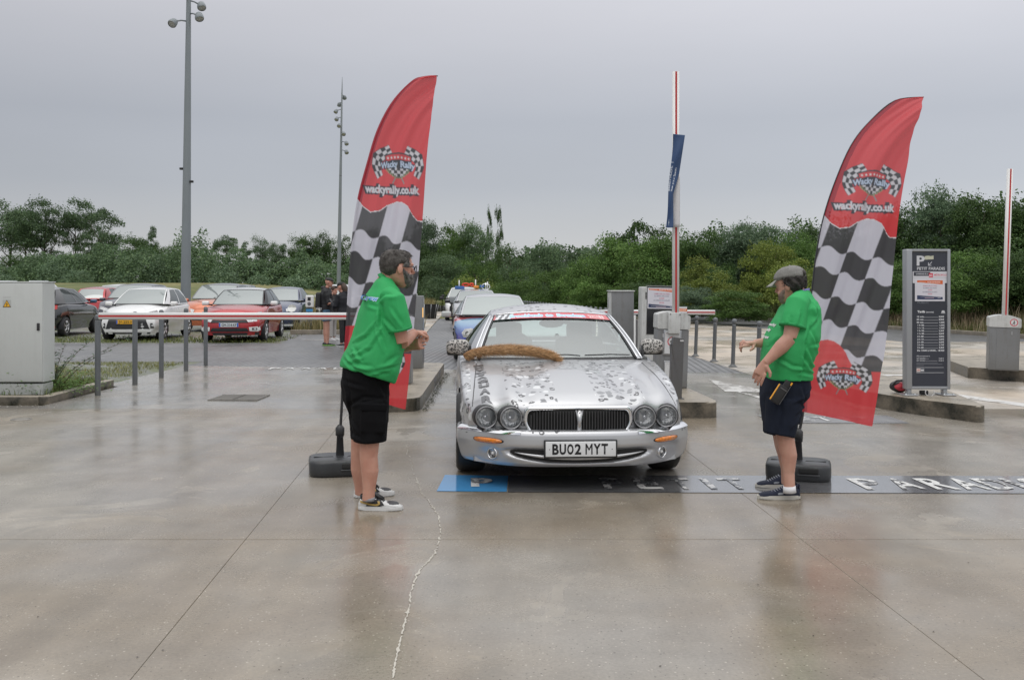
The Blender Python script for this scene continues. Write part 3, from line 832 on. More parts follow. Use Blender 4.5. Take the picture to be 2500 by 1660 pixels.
LIMB = [limbs_mesh('limbs', s) for s in (1, 2, 3)]
CROWN = {}
def crown(kind, var, mat):
 k = (kind, var, mat)
 if k not in CROWN:
  spec = {'round': (42, 15000, .028, 'round', .21), 'dome': (46, 16000, .027, 'dome', .20), 'tall': (26, 7000, .030, 'tall', .13), 'airy': (38, 11000, .026, 'round', .165),
    'umbrella': (36, 10000, .024, 'umbrella', .12), 'near': (70, 26000, .026, 'dome', .16), 'nearr': (60, 22000, .026, 'round', .17), 'small': (16, 3200, .055, 'dome', .22)}[kind]
  me = crown_mesh('crown', hash_(kind) + var * 17, spec[0], spec[1], spec[2], spec[3], clump_r=spec[4])
  CROWN[k] = me; me.materials.append(LM[mat])
 return CROWN[k]
def hash_(s): return sum(ord(c) * (i + 3) for i, c in enumerate(s)) % 9973

def tree(px, top_px, Y, wpx, kind, mat, label, var=0, name='tree', cat='tree', group=None, trunk=True, base=None, crown_from=0.12):
 """a tree whose top is seen at (px, top_px), standing at depth Y, wpx pixels wide"""
 s = FOC / Y; x = (px - 1250) / s
 z0 = terrain_h(x, Y) if base is None else base
 H = CAM_H - (top_px - HOR) / s - z0; w = wpx / s
 r = empty(name, (x, Y, z0), random.uniform(0, 6.28), label, cat, group)
 if trunk:
  t = link_mesh('trunk', LIMB[var % 3], None, r); t.scale = (w * .7 if w * .7 < H else H, w * .7 if w * .7 < H else H, H * .80)
 c = link_mesh('crown', crown(kind, var, mat), None, r); c.scale = (w, w, H * (1 - crown_from)); c.location.z = H * crown_from
 return r

# left distance: tall loose trees behind a thicket
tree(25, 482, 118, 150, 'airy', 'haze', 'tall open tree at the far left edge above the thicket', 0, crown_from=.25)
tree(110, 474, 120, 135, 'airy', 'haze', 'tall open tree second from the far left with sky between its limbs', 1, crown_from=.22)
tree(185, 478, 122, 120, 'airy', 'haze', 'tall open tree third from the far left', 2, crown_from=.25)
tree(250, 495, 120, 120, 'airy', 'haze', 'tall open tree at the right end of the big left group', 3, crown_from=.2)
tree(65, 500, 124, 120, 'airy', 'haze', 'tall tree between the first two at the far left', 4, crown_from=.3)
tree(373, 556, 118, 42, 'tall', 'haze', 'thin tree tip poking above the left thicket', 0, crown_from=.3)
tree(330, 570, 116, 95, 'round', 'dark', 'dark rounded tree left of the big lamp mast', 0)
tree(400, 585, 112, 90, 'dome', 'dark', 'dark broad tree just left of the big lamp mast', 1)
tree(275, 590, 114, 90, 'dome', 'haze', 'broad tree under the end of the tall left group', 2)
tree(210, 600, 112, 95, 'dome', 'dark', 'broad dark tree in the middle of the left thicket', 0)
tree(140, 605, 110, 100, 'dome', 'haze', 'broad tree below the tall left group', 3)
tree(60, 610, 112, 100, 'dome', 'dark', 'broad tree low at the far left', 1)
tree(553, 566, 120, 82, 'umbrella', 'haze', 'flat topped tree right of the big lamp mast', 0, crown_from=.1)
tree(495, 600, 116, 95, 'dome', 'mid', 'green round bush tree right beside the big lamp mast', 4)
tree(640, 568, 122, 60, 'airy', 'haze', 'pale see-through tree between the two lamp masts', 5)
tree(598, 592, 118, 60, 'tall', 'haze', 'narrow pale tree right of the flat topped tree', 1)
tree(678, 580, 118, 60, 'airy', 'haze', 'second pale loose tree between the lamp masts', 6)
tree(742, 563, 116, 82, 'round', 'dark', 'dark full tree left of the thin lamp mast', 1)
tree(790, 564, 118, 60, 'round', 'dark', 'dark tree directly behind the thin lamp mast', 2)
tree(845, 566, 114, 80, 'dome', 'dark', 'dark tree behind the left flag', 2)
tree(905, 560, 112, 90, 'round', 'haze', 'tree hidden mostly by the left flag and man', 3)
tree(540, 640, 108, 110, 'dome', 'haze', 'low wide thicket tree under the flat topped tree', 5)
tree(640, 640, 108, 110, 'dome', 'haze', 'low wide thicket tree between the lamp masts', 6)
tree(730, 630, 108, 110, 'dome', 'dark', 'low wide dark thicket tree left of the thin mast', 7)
# centre
tree(1040, 532, 102, 95, 'round', 'grey', 'loose grey green tree just right of the left flag', 7)
tree(1112, 530, 98, 90, 'round', 'mid', 'light airy tree in the centre distance', 8)
tree(1165, 530, 96, 100, 'round', 'haze', 'broad tree left of the twin poplars', 4)
tree(1196, 512, 105, 26, 'tall', 'dark', 'left one of the twin dark poplars', 2, crown_from=.05)
tree(1216, 510, 105, 36, 'tall', 'dark', 'right one of the twin dark poplars', 3, crown_from=.05)
tree(1248, 565, 92, 110, 'dome', 'dark', 'dark olive tree right of the twin poplars', 8)
tree(1330, 590, 84, 110, 'round', 'haze', 'spiky dark tree above the spotted car roof', 5)
tree(1395, 605, 80, 80, 'dome', 'dark', 'dark tree left of the tall green centre tree', 9)
tree(1010, 560, 96, 110, 'dome', 'dark', 'dark tree behind the left man glasses side', 0)
tree(1080, 600, 90, 120, 'dome', 'haze', 'round bush tree above the queue of cars', 1)
tree(1170, 610, 84, 120, 'dome', 'mid', 'green bush tree above the second car', 2)
tree(1270, 620, 80, 120, 'dome', 'haze', 'round bush tree above the far green van', 3)
tree(1075, 660, 84, 70, 'small', 'haze', 'grey green rounded shrub in the centre distance', 1, name='bush', cat='bush', trunk=False)
tree(1150, 655, 74, 130, 'dome', 'yellow', 'ivy covered hump above the second car roof', 4, name='bush', cat='bush', trunk=False)
tree(1260, 650, 70, 140, 'dome', 'mid', 'creeper covered mound behind the far green van', 5, name='bush', cat='bush', trunk=False)
tree(1350, 645, 62, 130, 'dome', 'mid', 'creeper mound above the spotted car roof', 6, name='bush', cat='bush', trunk=False)
# right: close tall trees on the bank
tree(1560, 506, 62, 190, 'near', 'dark', 'big dark round tree left of the raised barrier arm', 0)
tree(1600, 545, 52, 210, 'near', 'mid', 'large bright green tree behind the white ticket machine', 1)
tree(1500, 560, 58, 150, 'near', 'mid', 'green tree left of the large bright green one', 2)
tree(1440, 600, 60, 140, 'dome', 'mid', 'small green tree above the grey machine cabinet', 7)
tree(1715, 536, 50, 150, 'near', 'dark', 'dark tree right of the raised barrier arm', 3)
tree(1830, 527, 52, 190, 'nearr', 'grey', 'grey green spiky tree above the capped man', 0)
tree(1930, 545, 50, 150, 'near', 'mid', 'green tree behind the scaffold left of the right flag', 4)
tree(1990, 552, 52, 100, 'round', 'dark', 'dark tree close left of the right flag', 6)
tree(1730, 610, 44, 170, 'near', 'yellow', 'olive round bush behind the row of ball bollards', 5, name='bush', cat='bush', trunk=False)
tree(1880, 560, 46, 140, 'near', 'yellow', 'yellow green tree in front of the scaffold', 6)
tree(1960, 610, 42, 170, 'near', 'yellow', 'yellow green bush behind the capped man head', 7, name='bush', cat='bush', trunk=False)
tree(2080, 560, 44, 170, 'near', 'dark', 'dark tree hidden behind the right flag', 8)
tree(2190, 505, 43, 170, 'nearr', 'dark', 'tall dark tree right of the right flag', 1)
tree(2290, 448, 42, 150, 'nearr', 'grey', 'tall feathery tree above the tariff sign', 2)
tree(2385, 470, 40, 170, 'nearr', 'dark', 'tallest dark tree right of the tariff sign', 3)
tree(2470, 475, 40, 170, 'nearr', 'dark', 'tall dark tree at the right edge behind the far barrier arm', 4)
tree(2560, 470, 40, 170, 'nearr', 'dark', 'tall dark tree cut by the right frame edge', 5)
tree(2370, 590, 34, 200, 'near', 'mid', 'glossy green bush right of the tariff sign', 9, name='bush', cat='bush', trunk=False)
tree(2200, 620, 37, 170, 'near', 'mid', 'green bush between the right flag and the tariff sign', 10, name='bush', cat='bush', trunk=False)
tree(2500, 590, 33, 200, 'near', 'dark', 'dark bush at the right edge behind the barrier housing', 11, name='bush', cat='bush', trunk=False)
tree(1690, 690, 41, 150, 'near', 'grey', 'grey green bramble mound behind the ball bollards', 12, name='bush', cat='bush', trunk=False)
tree(1800, 700, 39, 160, 'near', 'mid', 'dark bramble mound left of the capped man', 13, name='bush', cat='bush', trunk=False)
tree(1580, 670, 47, 160, 'near', 'dark', 'dark shrub mound behind the grey machine cabinet', 14, name='bush', cat='bush', trunk=False)
tree(1455, 660, 56, 130, 'near', 'mid', 'green shrub mound right of the far bollards', 15, name='bush', cat='bush', trunk=False)

def scatter_mass(name, label, mounds, leaf, dens, mat, seed):
 """one continuous wild thicket along a line of mounds (x, y, w, h)"""
 R = np.random.RandomState(seed); V = []
 for x, y, w, h in mounds:
  n = int(dens * w * (w + h)); d = R.normal(size=(n, 3)); d /= np.linalg.norm(d, axis=1)[:, None]; d[:, 2] = np.abs(d[:, 2])
  k = 1 + .18 * np.sin(d[:, 0] * 9 + x) * np.sin(d[:, 2] * 7 + y) 
  p = np.array([x, y, terrain_h(x, y)]) + d * (w / 2, w / 2, h) * (k * R.uniform(.72, 1.03, n))[:, None]
  nn = d + R.normal(size=(n, 3)) * .8; nn /= np.linalg.norm(nn, axis=1)[:, None]
  a = np.cross(nn, R.normal(size=(n, 3))); a /= np.linalg.norm(a, axis=1)[:, None] + 1e-9; b = np.cross(nn, a); s = leaf * R.uniform(.5, 1.4, (n, 1))
  V.append(np.stack([p - a * s * .5, p - b * s * .33, p + a * s * .5, p + b * s * .33], 1).reshape(-1, 3))
 v = np.concatenate(V); f = np.arange(len(v)).reshape(-1, 4)
 o = from_np(name, v, f, LM[mat]); tag(o, label, kind='stuff'); return o
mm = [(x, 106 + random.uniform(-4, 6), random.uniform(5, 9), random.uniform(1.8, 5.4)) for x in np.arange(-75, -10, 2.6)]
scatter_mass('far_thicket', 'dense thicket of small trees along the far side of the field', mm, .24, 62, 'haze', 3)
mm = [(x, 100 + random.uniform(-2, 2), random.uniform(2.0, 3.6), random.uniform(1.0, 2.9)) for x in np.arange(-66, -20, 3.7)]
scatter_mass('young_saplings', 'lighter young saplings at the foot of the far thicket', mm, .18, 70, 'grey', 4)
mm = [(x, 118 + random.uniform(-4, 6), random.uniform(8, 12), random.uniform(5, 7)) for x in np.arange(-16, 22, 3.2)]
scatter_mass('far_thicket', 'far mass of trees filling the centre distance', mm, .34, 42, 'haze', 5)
mm = [(kerbX(y) + random.uniform(3.6, 5.5), y, random.uniform(2.5, 4.0), random.uniform(1.4, 2.8)) for y in np.arange(22, 72, 1.7)]
scatter_mass('undergrowth', 'brambles and nettles covering the right bank', mm, .10, 260, 'dark', 6)
mm = [(kerbX(y) + random.uniform(8, 12), y + 2, random.uniform(5, 7), random.uniform(3.5, 4.5)) for y in np.arange(26, 84, 3.0)]
scatter_mass('woodland_depth', 'dark wood filling the space behind the bank trees', mm, .17, 90, 'dark', 7)

def blades(name, label, n, fn, hgt, wid, c0, c1, seed=0, lean=0.35):
 R = np.random.RandomState(seed); P = np.array([fn(R) for _ in range(n)])
 h = hgt * R.uniform(.35, 1.25, n); a = R.uniform(0, 6.28, n); l = h * lean * R.uniform(.2, 1.5, n)
 w = wid * R.uniform(.6, 1.3, n); b = R.uniform(0, 6.28, n)
 dx, dy = np.cos(b) * w, np.sin(b) * w
 v0 = P + np.stack([-dx, -dy, 0 * h], 1); v1 = P + np.stack([dx, dy, 0 * h], 1)
 md = P + np.stack([np.cos(a) * l * .35, np.sin(a) * l * .35, h * .6], 1)
 v2 = md + np.stack([dx * .7, dy * .7, 0 * h], 1); v3 = md - np.stack([dx * .7, dy * .7, 0 * h], 1)
 v4 = P + np.stack([np.cos(a) * l, np.sin(a) * l, h], 1)
 v = np.stack([v0, v1, v2, v3, v4], 1).reshape(-1, 3); i = np.arange(n)[:, None] * 5
 f = np.concatenate([i + [0, 1, 2], i + [0, 2, 3], i + [3, 2, 4]], 0)
 if name + str(c0) not in MATS:
  m, t, bb = newmat(name + str(c0)); g = N(t, 'NewGeometry')
  t.links.new(mixcol(t, g.outputs['Random Per Island'], c0, c1), bb.inputs['Base Color']); bb.inputs['Roughness'].default_value = .7
 o = from_np(name, v, f, MATS[name + str(c0)]); tag(o, label, kind='stuff'); return o
GR0, GR1 = (0.06, 0.10, 0.02), (0.20, 0.21, 0.06)
def pg(R):
 while True:
  x, y = R.uniform(-10.5, -6.4), R.uniform(15.0, 19.7)
  if x < -6.5 - 0.0 * y and (math.sin(x * 3.1 + math.sin(y * 2.3) * 2) + math.sin(y * 2.7 + x)) > -0.9: return (x, y, -.005)
blades('grass', 'short grass growing through the pavers left of the lane', 9500, pg, .05, .004, (.08, .10, .02), (.28, .27, .08), 1, .9)
blades('grass', 'rough grass at the foot of the left cabinet bed', 3500, lambda R: (R.uniform(-7.6, -6.2), R.uniform(13.1, 15.2), .07), .10, .004, GR0, GR1, 2, .8)
blades('grass', 'grass between the parked cars bays and block paving', 5000, lambda R: (R.uniform(-18, -6.4) , 26.7 + abs(R.normal()) * 1.6, -.004), .07, .010, GR0, GR1, 3, .9)
blades('tall_grass', 'dry tall grass behind the people and the charging post', 5000, lambda R: (R.uniform(-7.1, -3.2), R.uniform(31.6, 36), -.05), .55, .010, (0.09, 0.10, 0.03), (0.33, 0.26, 0.12), 4, .4)
blades('tall_grass', 'dry tall grass left of the brick road', 9000, lambda R: (lambda y: (roadL(y) - R.uniform(1.3, 9), y, terrain_h(roadL(y) - 4, y)))(R.uniform(44, 85)), .6, .018, (0.10, 0.11, 0.03), (0.36, 0.27, 0.13), 5, .4)
blades('tall_grass', 'weeds along the pavement edge left of the brick road', 2500, lambda R: (lambda y: (roadL(y) - R.uniform(1.1, 3), y, -.05))(R.uniform(36, 50)), .28, .012, GR0, GR1, 6, .6)
def bankp(R):
 y = R.uniform(20, 62); d = R.uniform(0.1, 3.8); x = kerbX(y) + d; return (x, y, terrain_h(x, y))
blades('tall_grass', 'grass on the slope above the long kerb', 26000, bankp, .38, .012, (0.055, 0.085, 0.022), (0.17, 0.18, 0.06), 7, .5)
def bankr(R):
 y = R.uniform(24, 38); d = R.uniform(0.15, 2.2); x = kerbX(y) + d; return (x, y, terrain_h(x, y))
blades('wild_flowers', 'rusty docks and pale flower heads on the slope by the sign', 2500, bankr, .62, .010, (0.13, 0.08, 0.04), (0.36, 0.30, 0.20), 8, .3)

def weed():
 """the sprawling mugwort by the cabinet"""
 r = empty('weed_plant', (-6.45, 13.7, .07), 0, 'sprawling reddish stemmed weed growing from the bed beside the cabinet', 'plant')
 R = random.Random(5); st = MB(); lv = MB()
 for k in range(15):
  L_ = R.uniform(.5, 1.15); dx = R.uniform(-.25, 1.15); dy = R.uniform(-.5, .3)
  p = [Vector((R.uniform(-.22, .12), R.uniform(-.15, .15), 0))]
  for j in range(1, 8):
   t = j / 7; p.append(p[0] + Vector((dx * L_ * t * (.5 + .5 * t), dy * L_ * t * .6, L_ * (.72 * t - .12 * t * t * max(dx, .2)))))
  st.tube(p, [.006 - .0006 * j for j in range(8)], n=5)
  for j in range(1, 8):
   for q in range(9 if j > 2 else 5):
    b = p[j] + (p[j - 1] - p[j]) * R.random(); a = R.uniform(0, 6.28); l = R.uniform(.03, .085)
    e = b + Vector((math.cos(a) * l, math.sin(a) * l, R.uniform(.0, .04)))
    n_ = Vector((-math.sin(a), math.cos(a), .3)) * l * .16
    lv.faces_from([b, (b + e) / 2 + n_, e, (b + e) / 2 - n_], [(0, 1, 2, 3)])
 st.build('stem', pm('red_stem', (0.13, 0.07, 0.05), .7), r)
 o = lv.build('foliage', LM['grey'], r); 
 lo = MB()
 for _ in range(2600):
  d = Vector((R.gauss(0, .30), R.gauss(0, .32), abs(R.gauss(0, .13)))); a = R.uniform(0, 6.28); l = R.uniform(.02, .05)
  e = d + Vector((math.cos(a) * l, math.sin(a) * l, .01)); n_ = Vector((-math.sin(a), math.cos(a), R.uniform(-.5, .5))) * l * .3
  lo.faces_from([d, (d + e) / 2 + n_, e, (d + e) / 2 - n_], [(0, 1, 2, 3)])
 lo.build('low_leaves', LM['mid'], r)
weed()
# ================================================================== CARS
def glass_pane(name, tint=(0.62, 0.70, 0.68), ior=1.75, see=True, rough=0.02):
 if name in MATS: return MATS[name]
 m, t, b = newmat(name); L = t.links.new
 gl = N(t, 'BsdfGlossy'); gl.inputs['Roughness'].default_value = rough; gl.inputs['Color'].default_value = (0.96, 1.0, 0.99, 1)
 tr = N(t, 'BsdfTransparent') if see else N(t, 'BsdfDiffuse'); tr.inputs['Color'].default_value = (*tint, 1)
 fr = N(t, 'Fresnel'); fr.inputs[0].default_value = ior
 g = N(t, 'NewGeometry')
 mx = N(t, 'MixShader'); L(fr.outputs[0], mx.inputs[0]); L(tr.outputs[0], mx.inputs[1]); L(gl.outputs[0], mx.inputs[2])
 L(mx.outputs[0], t.nodes['Material Output'].inputs[0])
 return m
M_GLASS = glass_pane('window_glass', (0.62, 0.72, 0.69), 3.6)
M_SIDEGLASS = glass_pane('side_glass', (0.05, 0.055, 0.055), 1.55, see=False)
M_PGLASS = glass_pane('windscreen_glass', (0.19, 0.21, 0.205), 3.0, see=False)
M_TYRE = pm('tyre_rubber', (0.022, 0.022, 0.023), 0.55, noise=(30, 0.3))
M_BLKP = pm('black_trim', (0.025, 0.025, 0.027), 0.45)
M_CHROME = pm('chrome', (0.82, 0.83, 0.85), 0.12, 1.0)
M_ALLOY = pm('alloy_rim', (0.62, 0.62, 0.63), 0.28, 0.85)
M_RED = pm('red_lens', (0.55, 0.02, 0.015), 0.12, coat=1.0)
M_AMBER = pm('amber_lens', (0.85, 0.24, 0.01), 0.15, coat=1.0, noise=(60, 0.35))
def lamp_mat():
 m, t, b = newmat('lamp_glass'); c = N(t, 'TexCoord')
 n = N(t, 'TexNoise', Scale=55.0, Detail=2.0); t.links.new(c.outputs['Object'], n.inputs['Vector'])
 t.links.new(mixcol(t, maprange(t, n.outputs[0], 0.40, 0.6, 0, 1), (0.42, 0.43, 0.44), (0.97, 0.97, 0.97)), b.inputs['Base Color'])
 b.inputs['Roughness'].default_value = 0.14; b.inputs['Coat Weight'].default_value = 1.0; b.inputs['Metallic'].default_value = 0.15; bu = N(t, 'Bump', Strength=1.0, Distance=0.01); t.links.new(n.outputs[0], bu.inputs['Height']); t.links.new(bu.outputs[0], b.inputs['Normal'])
 return m
M_LAMP = lamp_mat()

def lerp(a, b, t): return a + (b - a) * t

def wheel(parent, x, y, r, w, spokes=5, tyre_r=0.64, name='wheel', side=1, dark=False):
 e = empty(name, (x, y, r)); e.parent = parent
 mb = MB(); ri = r * tyre_r
 mb.lathe([(ri, -w / 2 + .01), (r * .90, -w / 2), (r * .975, -w / 2 + .018), (r, -w / 4), (r, w / 4), (r * .975, w / 2 - .018), (r * .90, w / 2), (ri, w / 2 - .01), (ri * .97, w / 2 - .03), (ri * .97, -w / 2 + .03), (ri, -w / 2 + .01)], axis=(1, 0, 0), n=30)
 mb.build('tyre', M_TYRE, e)
 mb = MB(); s = side
 mb.lathe([(ri * .98, w / 2 * s - .008 * s), (ri * .93, w / 2 * s - .004 * s), (ri * .90, w / 2 * s - .03 * s)], axis=(1, 0, 0), n=30)
 for k in range(spokes):
  a = 2 * math.pi * k / spokes + 0.3
  for da in (-.14, .14):
   p0 = Vector((w / 2 * s - .018 * s, math.cos(a) * ri * .12, math.sin(a) * ri * .12)); p1 = Vector((w / 2 * s - .010 * s, math.cos(a + da) * ri * .95, math.sin(a + da) * ri * .95))
   mb.tube([p0, p1], [(.020, .010), (.013, .009)], n=6)
 mb.lathe([(0, w / 2 * s - .004 * s), (ri * .17, w / 2 * s - .006 * s), (ri * .22, w / 2 * s - .03 * s)], axis=(1, 0, 0), n=14)
 mb.build('rim', M_ALLOY, e)
 mb = MB(); mb.lathe([(0, w / 2 * s - .06 * s), (ri * .97, w / 2 * s - .06 * s)], axis=(1, 0, 0), n=20); mb.build('brake_disc', M_DARK, e)
 return e

class Car:
 """local frame: x to the right as seen from in front, y backwards from the nose, z up"""
 def __init__(c, name, label, loc, yaw, P, paint, group=None, flip=False, cat='car'):
  c.P = P; c.paint = paint
  c.root = empty(name, loc, yaw + (math.pi if flip else 0), label, cat, group)
  g = lambda k, d=None: P.get(k, d)
  c.L, c.w = P['L'], P['w'] / 2
  c.ys = P['ys']        # stations: y, centre height, shoulder height, half width
  c.bow = g('bow', .28); c.bowp = g('bowp', 3.0); c.tbow = g('tbow', .18)
  c.wheels = P['wheels']; c.R = P['R']; c.sill = g('sill', .20)
 def sec(c, y):
  a = np.array(c.ys); return [float(np.interp(y, a[:, 0], a[:, k])) for k in (1, 2, 3)]
 def top(c, x, y):
  zc, zs, w = c.sec(y); u = min(1, abs(x) / max(w, 1e-3))
  z = zc - (zc - zs) * u ** c.P.get('crown', 2.6)
  f = c.P.get('hoodfn')
  return z + (f(x, y) if f else 0)
 def yoff(c, x, y):
  """plan-view rounding of nose and tail"""
  u = min(1.0, abs(x) / c.w)
  a = c.bow * u ** c.bowp * max(0, 1 - y / c.P.get('bowlen', .9)) ** 1.0
  b = c.tbow * u ** 3 * max(0, 1 - (c.L - y) / .8)
  return a - b
 def noseprof(c, z): 
  p = c.P.get('nose'); return float(np.interp(z, [q[0] for q in p], [q[1] for q in p])) if p else 0.0
 def tailprof(c, z):
  p = c.P.get('tail'); return float(np.interp(z, [q[0] for q in p], [q[1] for q in p])) if p else 0.0
 def body(c):
  P = c.P; ny = P.get('ny', 64); nx = P.get('nx', 24); nz = 14; mb = MB(); bm = mb.bm
  y0, y1 = c.ys[0][0], c.ys[-1][0]
  ys = np.concatenate([np.linspace(0, .35, 8, endpoint=False), np.linspace(.35, 1, ny)]) * (y1 - y0) + y0
  rows = []
  for y in ys:
   zc, zs, w = c.sec(y); row = []
   fn = max(0, 1 - (y - y0) / .6); ft = max(0, 1 - (y1 - y) / .5)
   side = []
   for k in range(nz + 1):
    t = k / nz; z = lerp(zs, c.sill, t)
    bulge = c.P.get('bulge', .045) * math.sin(math.pi * min(1, t * 1.25)) - c.P.get('tuck', .05) * max(0, t - .55) / .45
    xx = w + bulge + (0.0 if t > 0 else 0)
    yy = y + c.yoff(w, y - y0) + fn * c.noseprof(z) - ft * c.tailprof(z)
    side.append((xx, yy, z))
   for sgn in (-1, 1):
    if sgn < 0: row += [bm.verts.new((-p[0], p[1], p[2])) for p in side[::-1]]
    else:
     for k in range(1, nx):
      u = -1 + 2 * k / nx; x = w * math.copysign(abs(u) ** .9, u)
      z = c.top(x, y)
      row.append(bm.verts.new((x, y + c.yoff(x, y - y0) + fn * c.noseprof(z) - ft * c.tailprof(z), z)))
     row += [bm.verts.new(p) for p in side]
   rows.append(row)
  for i in range(len(rows) - 1):
   for k in range(len(rows[0]) - 1):
    f = bm.faces.new((rows[i][k], rows[i + 1][k], rows[i + 1][k + 1], rows[i][k + 1])); f.smooth = True
  # nose and tail faces
  for row, prof, sg in ((rows[0], c.noseprof, 1), (rows[-1], c.tailprof, -1)):
   tops = row[nz:-nz]; zb = c.sill; m = 8
   cols = []
   for v in tops:
    col = [v]
    ya = v.co.y - sg * prof(v.co.z)
    for j in range(1, m + 1):
     z = lerp(v.co.z, zb, j / m)
     # follow the side corner at the ends
     col.append(bm.verts.new((v.co.x, ya + sg * prof(z), z)))
    cols.append(col)
   for side_, ci in ((row[:nz + 1][::-1], 0), (row[-nz - 1:], -1)):
    for j in range(1, m + 1):
     z = cols[ci][j].co.z
     zz = [q.co.z for q in side_][::-1]; cols[ci][j].co.x = float(np.interp(z, zz, [q.co.x for q in side_][::-1])); cols[ci][j].co.y = float(np.interp(z, zz, [q.co.y for q in side_][::-1]))
   for a in range(len(cols) - 1):
    for j in range(m):
     f = bm.faces.new((cols[a][j], cols[a + 1][j], cols[a + 1][j + 1], cols[a][j + 1])); f.smooth = True
  # wheel arches: cut and round
  R = c.R * P.get('archk', 1.13)
  for wy in c.wheels:
   dl = []
   for f in bm.faces:
    q = f.calc_center_median()
    if abs(q.x) > c.w * .80 and math.hypot(q.y - wy, q.z - c.R) < R: dl.append(f)
   bmesh.ops.delete(bm, geom=dl, context='FACES')
   for v in bm.verts:
    if abs(v.co.x) > c.w * .78:
     d = math.hypot(v.co.y - wy, v.co.z - c.R)
     if R * .80 < d < R * 1.14 and v.is_boundary:
      k = R / d; v.co.y = wy + (v.co.y - wy) * k; v.co.z = c.R + (v.co.z - c.R) * k
  # drop what lies under the cabin glass
  cw = P['cowl'][0]; rw = P['rear_base'][0]
  dl = [f for f in bm.faces if cw + .10 < f.calc_center_median().y < rw - .10 and abs(f.calc_center_median().x) < P['cowl'][1] * .90 and f.calc_center_median().z > .6]
  bmesh.ops.delete(bm, geom=dl, context='FACES')
  loose = [v for v in bm.verts if not v.link_faces]
  bmesh.ops.delete(bm, geom=loose, context='VERTS')
  c.bodyo = mb.build('body', c.paint, c.root, weld=0.0004)
  # wheel wells and floor: black boxes that stop light passing under the car
  mb = MB(); mb.box((0, c.L / 2, c.sill + .04), (c.w * 1.4, c.L * .80, .08)); 
  mb.box((0, (cw + rw) / 2, c.sill + .3), (c.w * 1.55, (rw - cw) * .8, .5)) if not P.get('interior') else None
  for wy in c.wheels: mb.box((0, wy, c.R + .08), (c.w * 1.50, c.R * 1.9, c.R * 1.2))
  mb.build('underbody', M_DARK, c.root)
  for i, wy in enumerate(c.wheels):
   for s in (-1, 1):
    wheel(c.root, s * (c.w - P.get('inset', .11)), wy, c.R, P.get('tw', .205), P.get('spokes', 5), side=s)
    mbb = MB(); mbb.lathe([(R * .99, 0), (R * .99, -s * .22)], origin=(s * (c.w - .015), wy, c.R), axis=(1, 0, 0), n=28); 
    vs = [v for v in mbb.bm.verts if v.co.z < c.sill]; bmesh.ops.delete(mbb.bm, geom=vs, context='VERTS'); mbb.build('wheel_arch', M_BLKP, c.root)
 # ---- cabin
 def cab_setup(c):
  P = c.P
  yc, wc, zc = P['cowl']; yh, wh, zh = P['header']; yr, wr, zr = P['rear_header']; yb, wb, zb = P['rear_base']
  cb = P.get('cowlbow', .16); hb = P.get('headbow', .08); crown = P.get('roofcrown', .05); rc = P.get('rearbow', .10)
  c.cowl = lambda u: Vector((wc * u, yc - cb * (1 - u * u) , zc + .0 * (1 - u * u)))
  c.head = lambda u: Vector((wh * u, yh - hb * (1 - u * u), zh + crown * .55 * (1 - abs(u) ** 2.2)))
  c.rhead = lambda u: Vector((wr * u, yr + .06 * (1 - u * u), zr + crown * .5 * (1 - abs(u) ** 2.2)))
  c.rbase = lambda u: Vector((wb * u, yb + rc * (1 - u * u), zb))
  def ws(u, v):
   p = c.cowl(u).lerp(c.head(u), v); return p + Vector((0, -.02, .02)) * math.sin(math.pi * v) * 1.2
  def rw(u, v):
   p = c.rhead(u).lerp(c.rbase(u), v); return p + Vector((0, .02, .02)) * math.sin(math.pi * v) * 1.3
  def roof(u, v):
   p = c.head(u).lerp(c.rhead(u), v); return p + Vector((0, 0, P.get('roofarch', .045) * math.sin(math.pi * v) * 1.0 + crown * .45 * math.sin(math.pi * v) * (1 - abs(u) ** 2.2)))
  def rail(v):
   return (c.head(1) if v <= 0 else c.rhead(1)) if v in (0, 1) else roof(1, v)
  belt0, belt1 = c.cowl(1), c.rbase(1)
  def side(u, v):
   """u 0 cowl corner .. 1 rear corner, v 0 belt .. 1 rail"""
   y = lerp(belt0.y, belt1.y, u); zc_, zs_, w_ = c.sec(min(y, c.ys[-1][0]))
   b = Vector((min(w_ - .015, lerp(belt0.x, w_ - .015, min(1, u * 4)) if u < .25 else (w_ - .015 if u < .8 else lerp(w_ - .015, belt1.x, (u - .8) / .2))), y, lerp(belt0.z, belt1.z, u) + P.get('beltdip', -.02) * math.sin(math.pi * u)))
   t = roof(1, u); p = b.lerp(t, v)
   return p + Vector((.025 * math.sin(math.pi * v), 0, 0))
  c.ws, c.rw, c.roof, c.side = ws, rw, roof, side
 def patch(c, fn, u0, u1, v0, v1, nu, nv, off, name, mat, mirror=False, normal=None, build=True, thick=0.0):
  mb = MB()
  for sg in ((1, -1) if mirror else (1,)):
   def g(a, b):
    u, v = lerp(u0, u1, a), lerp(v0, v1, b); p = fn(u, v)
    if off:
     e = 1e-3; n = (fn(u + e, v) - fn(u - e, v)).cross(fn(u, v + e) - fn(u, v - e)).normalized()
     ref = Vector((p.x * .3, (p.y - c.L / 2) * .3, .5)) if normal is None else normal
     if n.dot(ref) < 0: n = -n
     p = p + n * off
    p.x *= sg; return p
   mb.grid(g, nu, nv)
  o = mb.build(name, mat, c.root)
  return o
